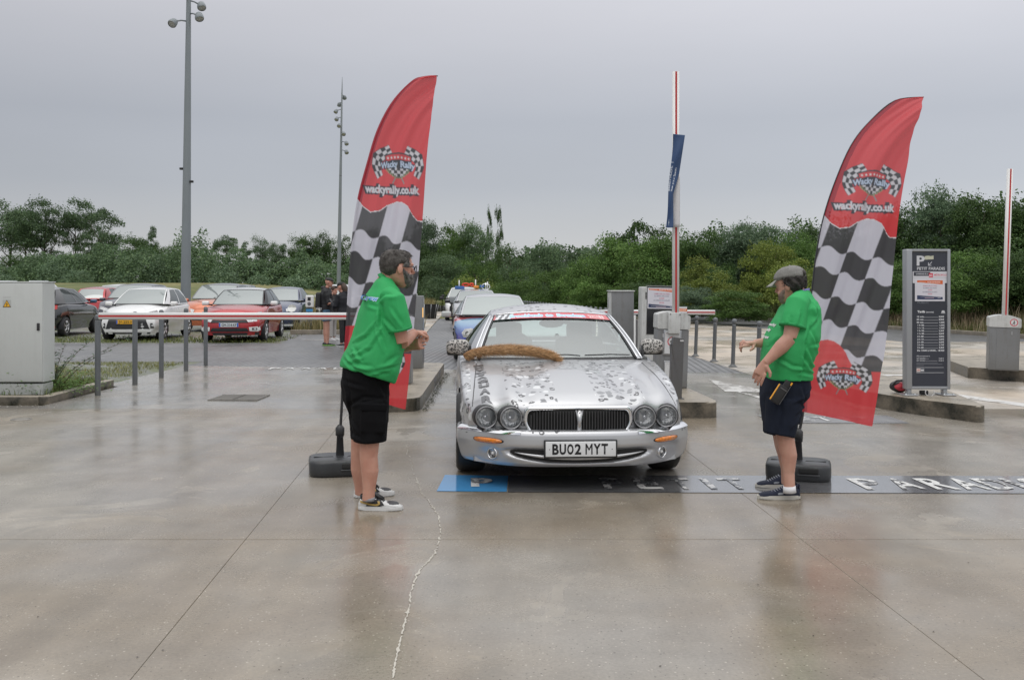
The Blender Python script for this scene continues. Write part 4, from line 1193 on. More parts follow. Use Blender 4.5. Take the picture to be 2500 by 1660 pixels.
 def cabin(c, roof_mat=None, pillar_mat=None, ws_mat=None, rw_mat=None, side_windows=((.10, .42), (.46, .76)), quarter=None, ws_inset=.05, ws_v=(.03, .95)):
  c.cab_setup(); rm = roof_mat or c.paint; pmt = pillar_mat or c.paint; wm = ws_mat or M_PGLASS; rwm = rw_mat or M_PGLASS
  c.roofo = c.patch(c.roof, -1, 1, 0, 1, 20, 12, 0, 'roof', rm)
  # windscreen surround, then the pane a few millimetres in
  a = 1 - ws_inset
  mb = MB()
  for (u0, u1, v0, v1, nu, nv) in ((-1, -a, 0, 1, 2, 8), (a, 1, 0, 1, 2, 8), (-a, a, ws_v[1], 1, 16, 1)):
   mb.grid(lambda s, t: c.ws(lerp(u0, u1, s), lerp(v0, v1, t)), nu, nv)
  mb.build('windscreen_pillar', pmt, c.root)
  c.patch(c.ws, -a, a, -.02, ws_v[0] + .03, 16, 1, -.004, 'cowl_panel', M_BLKP)
  c.wso = c.patch(c.ws, -a, a, ws_v[0], ws_v[1], 20, 10, -.003, 'windscreen', wm)
  mb = MB()
  for (u0, u1, v0, v1, nu, nv) in ((-1, -.86, 0, 1, 2, 8), (.86, 1, 0, 1, 2, 8), (-.86, .86, 0, .06, 16, 1), (-.86, .86, .94, 1, 16, 1)):
   mb.grid(lambda s, t: c.rw(lerp(u0, u1, s), lerp(v0, v1, t)), nu, nv)
  mb.build('rear_pillar', pmt, c.root)
  c.patch(c.rw, -.86, .86, .06, .94, 16, 8, -.003, 'rear_window', rwm)
  v0, v1 = .07, .93
  cuts = sorted([x for w in side_windows for x in w])
  for sg in (1, -1):
   mb = MB()
   def sf(u0, u1, va, vb, nu, nv):
    def g(s, t):
     p = c.side(lerp(u0, u1, s), lerp(va, vb, t)); p.x *= sg; return p
    mb.grid(g, nu, nv)
   sf(0, 1, 0, v0, 20, 1); sf(0, 1, v1, 1, 20, 1); edges = [0] + cuts + [1]
   for k in range(0, len(edges), 2): sf(edges[k], edges[k + 1], v0, v1, 3, 8)
   mb.build('door_frame', pmt, c.root)
  for w in side_windows:
   for sg in (1, -1):
    mb = MB()
    def g(s, t):
     p = c.side(lerp(w[0], w[1], s), lerp(v0, v1, t)); p.x = (p.x - .004) * sg; return p
    mb.grid(g, 6, 6); mb.build('side_window', M_SIDEGLASS, c.root)
 # ---- details stuck on the nose or tail surface
 def nose_pt(c, x, z, off=0.0):
  y0 = c.ys[0][0]
  return Vector((x, y0 + c.yoff(x, 0) + c.noseprof(z) - off, z))
 def tail_pt(c, x, z, off=0.0):
  y1 = c.ys[-1][0]
  return Vector((x, y1 + c.yoff(x, y1 - c.ys[0][0]) - c.tailprof(z) + off, z))
 def badge(c, poly, off, mat, name, rear=False, depth=.03, cuts=2, mirror=False, parent=None):
  """polygon given in (x, z), wrapped on the nose surface with depth"""
  for sg in ((1, -1) if mirror else (1,)):
   b = bmesh.new(); vs = [b.verts.new((sg * p[0], 0, p[1])) for p in poly]; f = b.faces.new(vs)
   bmesh.ops.triangulate(b, faces=[f]); bmesh.ops.subdivide_edges(b, edges=b.edges[:], cuts=cuts, use_grid_fill=True)
   bmesh.ops.triangulate(b, faces=b.faces[:])
   fs = b.faces[:]; r = bmesh.ops.extrude_face_region(b, geom=fs)
   back = [v for v in r['geom'] if isinstance(v, bmesh.types.BMVert)]; bs = set(back)
   for v in b.verts:
    p = (c.tail_pt if rear else c.nose_pt)(v.co.x, v.co.z, off - (depth if v in bs else 0)); v.co = p
   mb = MB(); mb.bm.free(); mb.bm = b
   o = mb.build(name, mat, parent or c.root)
 def mirrors(c, mat, y, z, x, size=(.20, .11, .12)):
  for s in (-1, 1):
   e = empty('door_mirror', (s * x, y, z)); e.parent = c.root
   mb = MB(); mb.box((s * size[0] * .45, 0, 0), size, bev=.045, seg=3); mb.build('mirror_cap', mat, e)
   mb = MB(); mb.tube([(-s * .10, .02, -.05), (s * .04, .01, -.04)], [.022, .02], n=8); mb.build('mirror_arm', M_BLKP, e)
 def plate(c, rear, z, text, col, w=.52, h=.11, txt=(0.02, 0.02, 0.02), off=.02, band=True):
  p = (c.tail_pt if rear else c.nose_pt)(0, z, off)
  e = empty('number_plate', p); e.parent = c.root
  if rear: e.rotation_euler.z = math.pi
  mb = MB(); mb.box((0, 0, 0), (w, .012, h), bev=.003, seg=1); mb.build('plate', pm('plate_' + str(col), col, .4), e)
  M = Matrix.Translation((0.01, -.0075, -h * .30)) @ Matrix.Rotation(math.pi / 2, 4, 'X')
  text_mesh('plate_text', text, h * .86, pm('plate_ink', txt, .5), e, M, bold=.02, width=w * .76)
  if band:
   for sx in ((-1, 1) if band == 2 else (-1,)):
    mb = MB(); mb.box((sx * (w / 2 - .022), -.0065, 0), (.038, .002, h * .94)); mb.build('plate_band', pm('plate_blue', (.03, .12, .5), .4), e)

def hatch(scale=1.0, **kw):
 """compact hatchback proportions"""
 P = dict(L=3.95, w=1.70, R=.30, wheels=(.80, 3.30), ys=[(0, .78, .66, .70), (.25, .88, .76, .78), (.75, .98, .86, .82), (1.15, 1.04, .92, .83), (2.0, 1.0, .95, .835), (3.2, 1.0, .98, .83), (3.75, .98, .95, .78), (3.95, .96, .92, .72)],
             bow=.34, bowp=2.6, bowlen=.9, tbow=.25, nose=[(.2, .05), (.35, 0), (.55, .0), (.66, .05), (.78, .12)], tail=[(.2, .05), (.4, 0), (.6, 0), (.95, .10)],
             cowl=(1.12, .72, 1.02), header=(1.95, .56, 1.44), rear_header=(3.35, .53, 1.43), rear_base=(3.82, .66, 1.00), roofcrown=.05, roofarch=.035, sill=.2, bulge=.04, ny=44, nx=14)
 P.update(kw); return P

def parked(name, label, x, y, yaw, P, paint, **k):
 c = Car(name, label, (x, y, 0), yaw, P, paint, flip=k.get('flip', False), group=k.get('group'), cat=k.get('cat', 'car'))
 c.body(); c.cabin(roof_mat=k.get('roof'), pillar_mat=k.get('pillar'), side_windows=k.get('win', ((.13, .44), (.47, .80))))
 return c
def paintm(name, col, rough=.3, metal=.0): return pm(name, col, rough, metal, coat=1.0, coat_rough=.03, noise=(1.5, .05))
G_PARK = 'cars parked in the bays on the left'
W_ = paintm('white_paint', (0.78, 0.78, 0.77)); RP = paintm('red_paint', (0.42, 0.018, 0.025), .3, .25); BK = paintm('black_paint', (0.012, 0.012, 0.013), .22)
GP = paintm('slate_purple_paint', (0.055, 0.055, 0.075), .3, .3); DB = paintm('dusk_blue_paint', (0.045, 0.06, 0.12), .3, .3); OR = paintm('coral_paint', (0.62, 0.18, 0.08), .3, .3); DG = paintm('dark_grey_paint', (0.05, 0.05, 0.055), .3)
SILV = paintm('silver_paint', (0.46, 0.47, 0.49), .32, .5)

def white_hatch():
 c = parked('parked_car', 'white hatchback facing the camera with a yellow number plate behind the barrier arm', -10.72, 27.3, .055, hatch(L=3.95), W_)
 # big black lower grille with a white chin
 c.badge([(-.50, .62), (.50, .62), (.60, .34), (-.60, .34)], .012, M_BLKP, 'grille', cuts=3)
 for k in range(5): c.badge([(-.52 - k * .012, .59 - k * .05), (.52 + k * .012, .59 - k * .05), (.52 + k * .012, .58 - k * .05), (-.52 - k * .012, .58 - k * .05)], .017, DG, 'grille_bar', cuts=3, depth=.01)
 c.badge([(-.66, .30), (.66, .30), (.62, .25), (-.62, .25)], .03, W_, 'chin_spoiler', cuts=3)
 c.badge([(-.62, .245), (.62, .245), (.60, .20), (-.60, .20)], .012, M_BLKP, 'lower_lip', cuts=3)
 c.badge([(.30, .73), (.52, .80), (.74, .86), (.76, .80), (.56, .70), (.36, .68)], .014, M_LAMP, 'headlight', mirror=True)
 c.badge([(.62, .50), (.72, .50), (.74, .42), (.70, .36), (.62, .36)], .012, M_BLKP, 'fog_recess', mirror=True)
 c.badge([(.645, .46), (.70, .46), (.70, .41), (.645, .41)], .018, M_LAMP, 'fog_light', mirror=True)
 c.plate(False, .54, 'JV-255-H', (.80, .42, .02), off=.022, band=True)
 c.mirrors(W_, 1.35, 1.03, .84)
 return c
white_hatch()
def red_hatch():
 c = parked('parked_car', 'red hatchback with white roof and white mirrors facing the camera', -7.66, 26.6, .06, hatch(L=3.99, w=1.74, ys=[(0, .86, .74, .74), (.25, .93, .82, .80), (.75, 1.0, .90, .84), (1.15, 1.04, .95, .85), (2.0, 1.0, .95, .85), (3.2, 1.0, .98, .85), (3.75, .98, .95, .78), (3.95, .96, .92, .72)], header=(1.95, .58, 1.42), rear_header=(3.35, .54, 1.42), bowp=3.0), RP, roof=W_, pillar=M_BLKP)
 c.badge([(-.50, .54), (.50, .54), (.44, .62), (-.44, .62)], .012, M_BLKP, 'upper_grille', cuts=3)
 c.badge([(-.46, .40), (.46, .40), (.52, .30), (-.52, .30)], .012, M_BLKP, 'lower_grille', cuts=3)
 c.badge([(-.78, .27), (.78, .27), (.74, .20), (-.74, .20)], .02, M_BLKP, 'lower_trim', cuts=3)
 c.badge([(-.72, .795), (-.1, .765), (0, .80), (.1, .765), (.72, .795), (.72, .78), (.1, .75), (0, .785), (-.1, .75), (-.72, .78)], .018, M_CHROME, 'chrome_strip', cuts=3, depth=.01)
 c.badge([(-.09, .755), (0, .825), (.09, .755), (.07, .745), (0, .80), (-.07, .745)], .03, M_CHROME, 'chevron_badge', depth=.01)
 c.badge([(-.09, .725), (0, .795), (.09, .725), (.07, .715), (0, .77), (-.07, .715)], .03, M_CHROME, 'chevron_badge', depth=.01)
 c.badge([(.48, .77), (.80, .84), (.80, .80), (.50, .74)], .016, M_LAMP, 'running_light', mirror=True)
 c.badge([(.44, .64), (.72, .66), (.74, .58), (.50, .56)], .012, M_LAMP, 'headlight', mirror=True)
 c.badge([(.52, .42), (.78, .44), (.80, .34), (.74, .30), (.54, .31)], .014, W_, 'fog_surround', mirror=True)
 c.badge([(.60, .40), (.72, .40), (.72, .34), (.60, .34)], .018, M_BLKP, 'fog_recess', mirror=True)
 c.badge([(.64, .39), (.70, .39), (.70, .35), (.64, .35)], .022, M_LAMP, 'fog_light', mirror=True)
 c.plate(False, .485, 'GH-314-KF', (.62, .66, .68), off=.03, band=2)
 c.mirrors(W_, 1.38, 1.05, .87)
red_hatch()
def black_hatch():
 c = parked('parked_car', 'glossy black hatchback parked nose away beside the electrical cabinet', -14.45, 29.3, .055, hatch(L=4.06, w=1.74), BK)
 # turn it round: the tail faces the camera
 c.root.rotation_euler.z = .055 + math.pi; c.root.location = (-14.45 - .22, 29.3 + 4.06, 0)
 c.badge([(.50, .98), (.74, .96), (.74, .84), (.50, .80)], .014, M_RED, 'tail_light', rear=True, mirror=True)
 c.badge([(-.45, .55), (.45, .55), (.45, .40), (-.45, .40)], .012, M_BLKP, 'plate_recess', rear=True)
 c.badge([(.45, .32), (.70, .34), (.70, .28), (.45, .28)], .014, M_RED, 'reflector', rear=True, mirror=True)
 c.mirrors(pm('blue_grey_mirror', (.10, .16, .25), .15, .5), 1.38, 1.05, .87)
black_hatch()
def plain(label, x, y, paint, yaw=.055, flip=False, roof=None, lights=True, **kw):
 P = hatch(**kw); c = parked('parked_car', label, x, y, yaw, P, paint, roof=roof, pillar=roof)
 if flip:
  c.root.rotation_euler.z = yaw + math.pi; c.root.location = (x - yaw * P['L'], y + P['L'], 0)
  c.badge([(.52, .98), (.74, .96), (.74, .80), (.52, .80)], .014, M_RED, 'tail_light', rear=True, mirror=True)
 else:
  c.badge([(-.42, .56), (.42, .56), (.46, .38), (-.46, .38)], .012, M_BLKP, 'grille', cuts=2)
  c.badge([(.40, .74), (.72, .82), (.74, .72), (.44, .64)], .014, M_LAMP, 'headlight', mirror=True)
 c.mirrors(paint, 1.38, 1.05, P['w'] / 2 + .01)
 return c
suv = dict(L=4.5, w=1.86, R=.34, wheels=(.88, 3.65), ys=[(0, .86, .72, .74), (.25, .98, .86, .84), (.75, 1.07, .96, .90), (1.15, 1.11, 1.0, .91), (2.0, 1.05, 1.0, .915), (3.6, 1.05, 1.03, .91), (4.3, 1.02, 1.0, .85), (4.5, 1.0, .96, .78)],
           cowl=(1.15, .78, 1.10), header=(2.0, .62, 1.57), rear_header=(3.7, .58, 1.56), rear_base=(4.3, .72, 1.08))
c_ = plain('slate purple crossover parked behind the white hatchback', -14.15, 35.3, GP, **suv)
c_ = plain('coral crossover with black roof parked between the white and the red hatchback', -10.35, 33.2, OR, roof=DG, **suv)
c_ = plain('dark roofed car behind the coral crossover', -13.2, 44.0, DG, **suv)
c_ = plain('dusk blue small car with round pale headlights right of the red hatchback', -8.35, 34.4, DB, L=3.8, w=1.66)
c_.badge([(.50, .86), (.60, .89), (.70, .86), (.74, .76), (.70, .66), (.60, .62), (.50, .66), (.46, .76)], .03, pm('round_lamp', (.75, .75, .72), .15, .2, coat=1.0), 'round_headlight', mirror=True)
c_ = plain('white estate car with roof rails seen over the electrical cabinet', -17.3, 33.5, W_, flip=True, **dict(suv, header=(2.0, .66, 1.62), rear_header=(4.0, .64, 1.62), rear_base=(4.35, .74, 1.1)))
for s in (-1, 1):
 mb = MB(); mb.tube([(s * .56, 2.15, 1.64), (s * .55, 2.3, 1.72), (s * .54, 3.8, 1.71), (s * .53, 3.95, 1.64)], .018, n=6); mb.build('roof_rail', M_CHROME, c_.root)
c_ = plain('red car seen behind the black hatchback roof', -17.9, 41.5, RP, flip=True)
c_ = plain('white car with dark windows far behind the slate crossover', -18.6, 44.5, W_, **suv)
c_ = plain('dark car behind the foot of the big lamp mast', -15.2, 53.0, DG, **suv)
c_ = plain('white car parked far behind the people with phones', -8.6, 47.5, W_, **suv)
# ================================================================== THE SPOTTED SALOON
def spotted(name='spotted_silver_paint', fender=False):
 """silver paint with stuck-on animal spots: dark rings, grey and white blobs in two bands"""
 m, t, b = newmat(name); L = t.links.new; c = N(t, 'TexCoord'); P = c.outputs['Object']
 s = N(t, 'SeparateXYZ'); L(P, s.inputs[0]); x, y, z = s.outputs
 ax = math_node(t, 'ABSOLUTE', x)
 # squash so the spots stay round on the bonnet, and distort their outline
 nz_ = N(t, 'TexNoise', Scale=22.0, Detail=2.0); L(P, nz_.inputs['Vector'])
 off = N(t, 'VectorMath', op='SCALE'); L(nz_.outputs['Color'], off.inputs[0]); off.inputs['Scale'].default_value = .035
 add = N(t, 'VectorMath', op='ADD'); L(P, add.inputs[0]); L(off.outputs[0], add.inputs[1])
 mp = N(t, 'Mapping'); mp.inputs['Scale'].default_value = (1.0, .80, .9); L(add.outputs[0], mp.inputs[0])
 v = N(t, 'TexVoronoi', Scale=17.0); v.inputs['Randomness'].default_value = .95; L(mp.outputs[0], v.inputs['Vector'])
 rc = N(t, 'SeparateColor'); L(v.outputs['Color'], rc.inputs[0]); r, g, bl = rc.outputs
 d = v.outputs['Distance']
 def lt(a, k): return math_node(t, 'LESS_THAN', a, k)
 def gt(a, k): return math_node(t, 'GREATER_THAN', a, k)
 def andn(*q):
  o = q[0]
  for k in q[1:]: o = math_node(t, 'MULTIPLY', o, k)
  return o
 def orn(*q):
  o = q[0]
  for k in q[1:]: o = math_node(t, 'MAXIMUM', o, k)
  return o
 ang = N(t, 'TexNoise', Scale=34.0, Detail=1.0); L(P, ang.inputs['Vector'])
 ring = andn(lt(d, maprange(t, g, 0, 1, .30, .44)), math_node(t, 'SUBTRACT', 1.0, andn(lt(d, .15), gt(g, .25))), math_node(t, 'SUBTRACT', 1.0, andn(gt(ang.outputs[0], .62), gt(g, .3))))
 blob = lt(d, maprange(t, g, 0, 1, .34, .55))
 is_dark = lt(r, .52); is_white = andn(gt(r, .52), lt(r, .68)); is_grey = andn(gt(r, .68), lt(r, .98))
 bonnet = andn(lt(ax, .53), gt(ax, .15), lt(y, 1.60), gt(y, .16))
 roof = andn(gt(z, 1.19))
 bumper = andn(lt(ax, .36), lt(y, .10), gt(z, .425), lt(z, .60))
 side = andn(gt(ax, .80), gt(z, .40))
 patch_ = andn(lt(ax, .10), gt(y, 1.02), lt(y, 1.47))
 zone = orn(bonnet, roof, bumper, side)
 darkm = andn(ring, is_dark, zone)
 whitem = andn(blob, is_white, orn(bonnet, side)); greym = andn(blob, is_grey, orn(bonnet, side))
 v2 = N(t, 'TexVoronoi', Scale=38.0); mp2 = N(t, 'Mapping'); mp2.inputs['Scale'].default_value = (.75, 1.0, 1); L(P, mp2.inputs[0]); L(mp2.outputs[0], v2.inputs['Vector'])
 fine = andn(lt(v2.outputs['Distance'], .38), gt(v2.outputs['Distance'], .10), patch_)
 base = (0.55, 0.555, 0.57)
 col = mixcol(t, greym, base, (0.25, 0.255, 0.27)); col = mixcol(t, whitem, col, (0.72, 0.73, 0.74))
 col = mixcol(t, darkm, col, (0.085, 0.085, 0.092)); col = mixcol(t, fine, col, (0.14, 0.14, 0.15))
 L(col, b.inputs['Base Color'])
 anyspot = orn(darkm, whitem, greym, fine)
 L(maprange(t, anyspot, 0, 1, .62, 0.0), b.inputs['Metallic'])
 b.inputs['Roughness'].default_value = .36; b.inputs['Coat Weight'].default_value = .5; b.inputs['Coat Roughness'].default_value = .04
 return m
M_SPOT = spotted()
M_JSILV = pm('silver_body_paint', (0.58, 0.585, 0.60), .34, .62, coat=.6, coat_rough=.04)
def leopard():
 m, t, b = newmat('leopard_print'); L = t.links.new; c = N(t, 'TexCoord'); P = c.outputs['Object']
 v = N(t, 'TexVoronoi', Scale=46.0); L(P, v.inputs['Vector'])
 n = N(t, 'TexNoise', Scale=90.0, Detail=1.0); L(P, n.inputs['Vector'])
 d = v.outputs['Distance']
 r = math_node(t, 'MULTIPLY', math_node(t, 'LESS_THAN', d, .52), math_node(t, 'GREATER_THAN', d, .20))
 r = math_node(t, 'MULTIPLY', r, math_node(t, 'LESS_THAN', n.outputs[0], .60))
 L(mixcol(t, r, (0.50, 0.48, 0.45), (0.035, 0.033, 0.032)), b.inputs['Base Color']); b.inputs['Roughness'].default_value = .5
 return m
M_LEO = leopard()

def jhood(x, y):
 ax = abs(x); yy = y - .12
 a = max(0, 1 - yy / 1.15); a2 = a ** 1.15
 k = .05 * min(1, yy / 1.2)
 br = .062 * a2 * math.exp(-((ax - (.508 - k)) / (.072 + .03 * (1 - a))) ** 2) + .052 * a2 * math.exp(-((ax - (.688 - k * .6)) / (.068 + .03 * (1 - a))) ** 2)
 cw = .40 - .22 * min(1, yy / 1.3)
 cen = .040 * (a ** .6) / (1 + math.exp((ax - cw) / .020)) + .012 * (1 - a) / (1 + math.exp((ax - .17) / .02)) * (1 if yy < 1.4 else 0)
 return br + cen
JP = dict(L=5.02, w=1.80, R=.325, wheels=(.94, 3.81), tw=.235, inset=.10,
          ys=[(.12, .600, .575, .80), (.30, .660, .630, .845), (.60, .735, .700, .865), (1.0, .800, .765, .872), (1.55, .872, .830, .878), (1.9, .90, .855, .885), (3.0, .905, .885, .89), (3.8, .90, .875, .88), (4.5, .875, .84, .83), (4.95, .82, .76, .74)],
          bow=.30, bowp=3.0, bowlen=.95, tbow=.22, nose=[(.2, -.02), (.42, .03), (.50, .02), (.62, .0), (.70, .01)], tail=[(.2, 0), (.5, 0), (.8, .05)],
          cowl=(1.66, .765, .868), header=(2.42, .575, 1.245), rear_header=(3.25, .56, 1.25), rear_base=(3.95, .68, .90), roofcrown=.07, roofarch=.03, cowlbow=.16, headbow=.07,
          sill=.19, bulge=.028, tuck=.04, ny=110, nx=96, crown=3.0, hoodfn=jhood, interior=True, spokes=5, archk=1.10)
J = Car('spotted_saloon', 'silver saloon with stuck-on leopard spots waiting between the two flags', (.505, 7.27, 0), .055, JP, M_SPOT)
J.body()
J.cabin(ws_mat=M_GLASS, rw_mat=glass_pane('rear_glass', (0.75, 0.85, 0.82), 1.45), side_windows=((.13, .50), (.53, .84)), ws_inset=.055, ws_v=(.04, .95))
JR = J.root
# shut lines of the bonnet
def line_on_top(pts, w, mat, name, dz=.0015):
 mb = MB(); prev = None
 P_ = []
 for a, b in zip(pts[:-1], pts[1:]):
  for k in range(10): P_.append((lerp(a[0], b[0], k / 10), lerp(a[1], b[1], k / 10)))
 P_.append(pts[-1])
 for x, y in P_:
  z = J.top(x, y) + dz; yy = y + J.yoff(x, y - .12)
  cur = (mb.bm.verts.new((x - w, yy, z)), mb.bm.verts.new((x + w, yy, z)))
  if prev: mb.bm.faces.new((prev[0], prev[1], cur[1], cur[0]))
  prev = cur
 mb.build(name, mat, JR)
for s in (-1, 1): line_on_top([(s * .792, .16), (s * .775, .55), (s * .755, 1.1), (s * .74, 1.50)], .0035, M_BLKP, 'bonnet_gap')

# chrome windscreen frame
def frame_tube(u, side):
 return [J.ws(u * side, v) + Vector((0, -.004, .004)) for v in np.linspace(-.0, .96, 12)]
mb = MB()
for s in (-1, 1):
 mb.tube(frame_tube(.955, s), .0075, n=8); mb.tube([J.ws(s * 1.0, v) + Vector((s * .004, -.002, .006)) for v in np.linspace(0, 1, 12)], .009, n=8)
mb.tube([J.ws(u, .958) + Vector((0, -.004, .006)) for u in np.linspace(-.955, .955, 24)], .0065, n=8)
mb.build('windscreen_chrome', M_CHROME, JR)
for s in (-1, 1):
 mb = MB(); mb.tube([J.ws(s * .93, v) + Vector((0, -.001, .003)) for v in np.linspace(0, .93, 12)], .008, n=6); mb.build('windscreen_seal', M_BLKP, JR)
# red sun strip with its lettering
def strip_cv():
 cv = Canvas(0, 0, 100, 10, 6, (0.55, 0.05, 0.06))
 for i in range(9):
  for j in range(2):
   x = -1 + i * 2.6; cv.poly([(x + j * 1.3 + 2, j * 5), (x + 4.6 + j * 1.3 - 0, j * 5), (x + 5.2 - 1.2 + j * 1.3, j * 5 + 5), (x + 1.4 + j * 1.3, j * 5 + 5)], (0.72, 0.73, 0.75) if (i + j) % 2 else (0.10, 0.10, 0.11))
 cv.poly([(17, 0), (100, 0), (100, 10), (15, 10)], (0.62, 0.055, 0.07))
 for st, x, w in (('Brooklands', 13.5, 29), ('to', 45, 7), ('Barcelona', 54.5, 25)):
  cv.text(st, x, 7.6, 7.4, (0.75, 0.88, 1.0), .09, width=w); cv.text(st, x + .15, 7.5, 7.2, (0.10, 0.42, 0.75), .035, width=w - .4)
  cv.text(st, x + .15, 7.5, 7.2, (0.38, 0.70, 0.95), .018, width=w - .4)
 cv.text('WACKY', 82, 5, 3.2, (.8, .8, .8), .02); cv.text('RALLY', 83, 8, 3, (.8, .8, .8), .02); cv.rect(92, 2.5, 96, 8, (.75, .65, .65)); cv.rect(93, 3.5, 95, 5, (.6, .05, .07)); cv.rect(93.5, 6, 94.8, 7.3, (.6, .05, .07))
 return cv
cv = strip_cv()
def ws_map(X, Y):
 out = []
 for x, y in zip(X, Y):
  u = lerp(-.925, .925, x / 100); v = lerp(.935, .80 + .0 * abs(u), y / 10); p = J.ws(u, v) + Vector((0, -.006, .008)); out.append(tuple(p))
 return np.array(out)
print_panel('sun_strip', cv, (0, 0, 100, 10), ws_map, 301, 25, print_mat('strip_print', .25, coat=.5), JR)
# wipers
mb = MB(); mb.tube([J.ws(.30, .02) + Vector((0, -.03, .03)), J.ws(.62, .045) + Vector((0, -.01, .02)), J.ws(.86, .03) + Vector((0, -.01, .02))], .006, n=6); mb.build('wiper', M_BLKP, JR)
mb = MB(); mb.tube([J.ws(-.30, .02) + Vector((0, -.03, .03)), J.ws(.10, .05) + Vector((0, -.01, .02)), J.ws(.25, .03) + Vector((0, -.01, .02))], .006, n=6); mb.build('wiper', M_BLKP, JR)

# ---- headlamps
def headlamp(x, z, r, y):
 e = empty('headlight', (x, y, z)); e.parent = JR; e.rotation_euler.z = -x * .28 * 1
 mb = MB(); mb.lathe([(r * 1.10, .08), (r * 1.12, .0), (r * 1.08, -.012), (r * 1.03, -.014), (r * 1.00, -.006)], axis=(0, 1, 0), n=40); mb.build('lamp_seal', M_BLKP, e)
 mb = MB(); mb.lathe([(r * 1.03, -.012), (r * 1.02, -.026), (r * .96, -.028), (r * .90, -.018), (r * .88, -.006)], axis=(0, 1, 0), n=40); mb.build('lamp_ring', pm('lamp_ring_grey', (.33, .33, .34), .3, .6), e)
 mb = MB(); mb.lathe([(r * .9, -.004), (r * .75, .02), (r * .5, .045), (r * .2, .06), (0, .062)], axis=(0, 1, 0), n=32); mb.build('reflector', M_LAMP, e)
 mb = MB(); mb.sphere((0, .03, 0), r * .17, 14); mb.build('bulb_cap', M_CHROME, e)
 mb = MB(); mb.lathe([(r * .9, -.012), (r * .7, -.024), (r * .4, -.032), (0, -.036)], axis=(0, 1, 0), n=32); mb.build('lens', glass_pane('lamp_lens', (.95, .96, .97), 1.5), e)
for s in (-1, 1):
 headlamp(s * .508, .535, .082, .150); headlamp(s * .692, .532, .082, .228)

# ---- grille
def rrect(x0, z0, x1, z1, r, n=6):
 return rounded([(x0, z0), (x1, z0), (x1, z1), (x0, z1)], r, n)
def grille():
 e = empty('grille', (0, .0, 0)); e.parent = JR
 y = .070
 def yb(x): return y + .055 * (abs(x) / .4) ** 2.2
 mb = MB(); ring = []
 outer = rounded([(-.36, .415), (.36, .415), (.415, .50), (.405, .625), (-.405, .625), (-.415, .50)], [.09, .09, .10, .05, .05, .10], 7)
 inner = rounded([(-.345, .435), (.345, .435), (.385, .50), (.375, .592), (-.375, .592), (-.385, .50)], [.07, .07, .09, .05, .05, .09], 7)
 n = len(outer); prof = [(0, .03), (.0, -.012), (.45, -.022), (1.0, -.010), (1.0, .03)]
 R_ = [[mb.bm.verts.new((lerp(o[0], i[0], t), yb(lerp(o[0], i[0], t)) + dy, lerp(o[1], i[1], t))) for o, i in zip(outer, inner)] for t, dy in prof]
 for a in range(len(R_) - 1):
  for k in range(n):
   f = mb.bm.faces.new((R_[a][k], R_[a][(k + 1) % n], R_[a + 1][(k + 1) % n], R_[a + 1][k])); f.smooth = True
 mb.build('grille_surround', M_CHROME, e)
 mb = MB(); mb.tube([(0, yb(0) - .012, .43), (0, yb(0) - .022, .51), (0, yb(0) - .016, .60)], [(.024, .02), (.016, .02), (.030, .02)], n=10); mb.build('centre_bar', pm('grille_silver', (.5, .5, .51), .25, .8), e)
 mb = MB(); mb.grid(lambda a, b: Vector((lerp(-.38, .38, a), yb(lerp(-.38, .38, a)) + .012, lerp(.425, .60, b))), 12, 2); mb.build('grille_back', M_DARK, e)
 for s in (-1, 1):
  for k in range(16):
   x = s * (.034 + k * .0215); zt = .588 - .010 * max(0, k - 13) ** 1.5; zb = .440 + .006 * max(0, k - 12) ** 1.5
   mb = MB(); mb.box((x, yb(x) - .002, (zt + zb) / 2), (.0055, .018, zt - zb)); mb.build('grille_vane', pm('vane', (.10, .10, .105), .3, .7), e)
 # growler badge: a small dark shield
 mb = MB(); M = Matrix.Translation((0, yb(0) - .026, .585)) @ Matrix.Rotation(math.pi / 2, 4, 'X')
 mb.prism([(-.019, .028), (.019, .028), (.021, .008), (.012, -.012), (0, -.022), (-.012, -.012), (-.021, .008)], .007, M); mb.build('badge', pm('badge_dark', (.05, .05, .055), .3, .6), e)
 mb = MB(); mb.sphere((-.008, yb(0) - .034, .598), .004, 8); mb.sphere((.008, yb(0) - .034, .598), .004, 8); mb.sphere((0, yb(0) - .034, .583), .006, 8); mb.build('badge_face', pm('badge_silver', (.45, .45, .46), .3, .8), e)
grille()

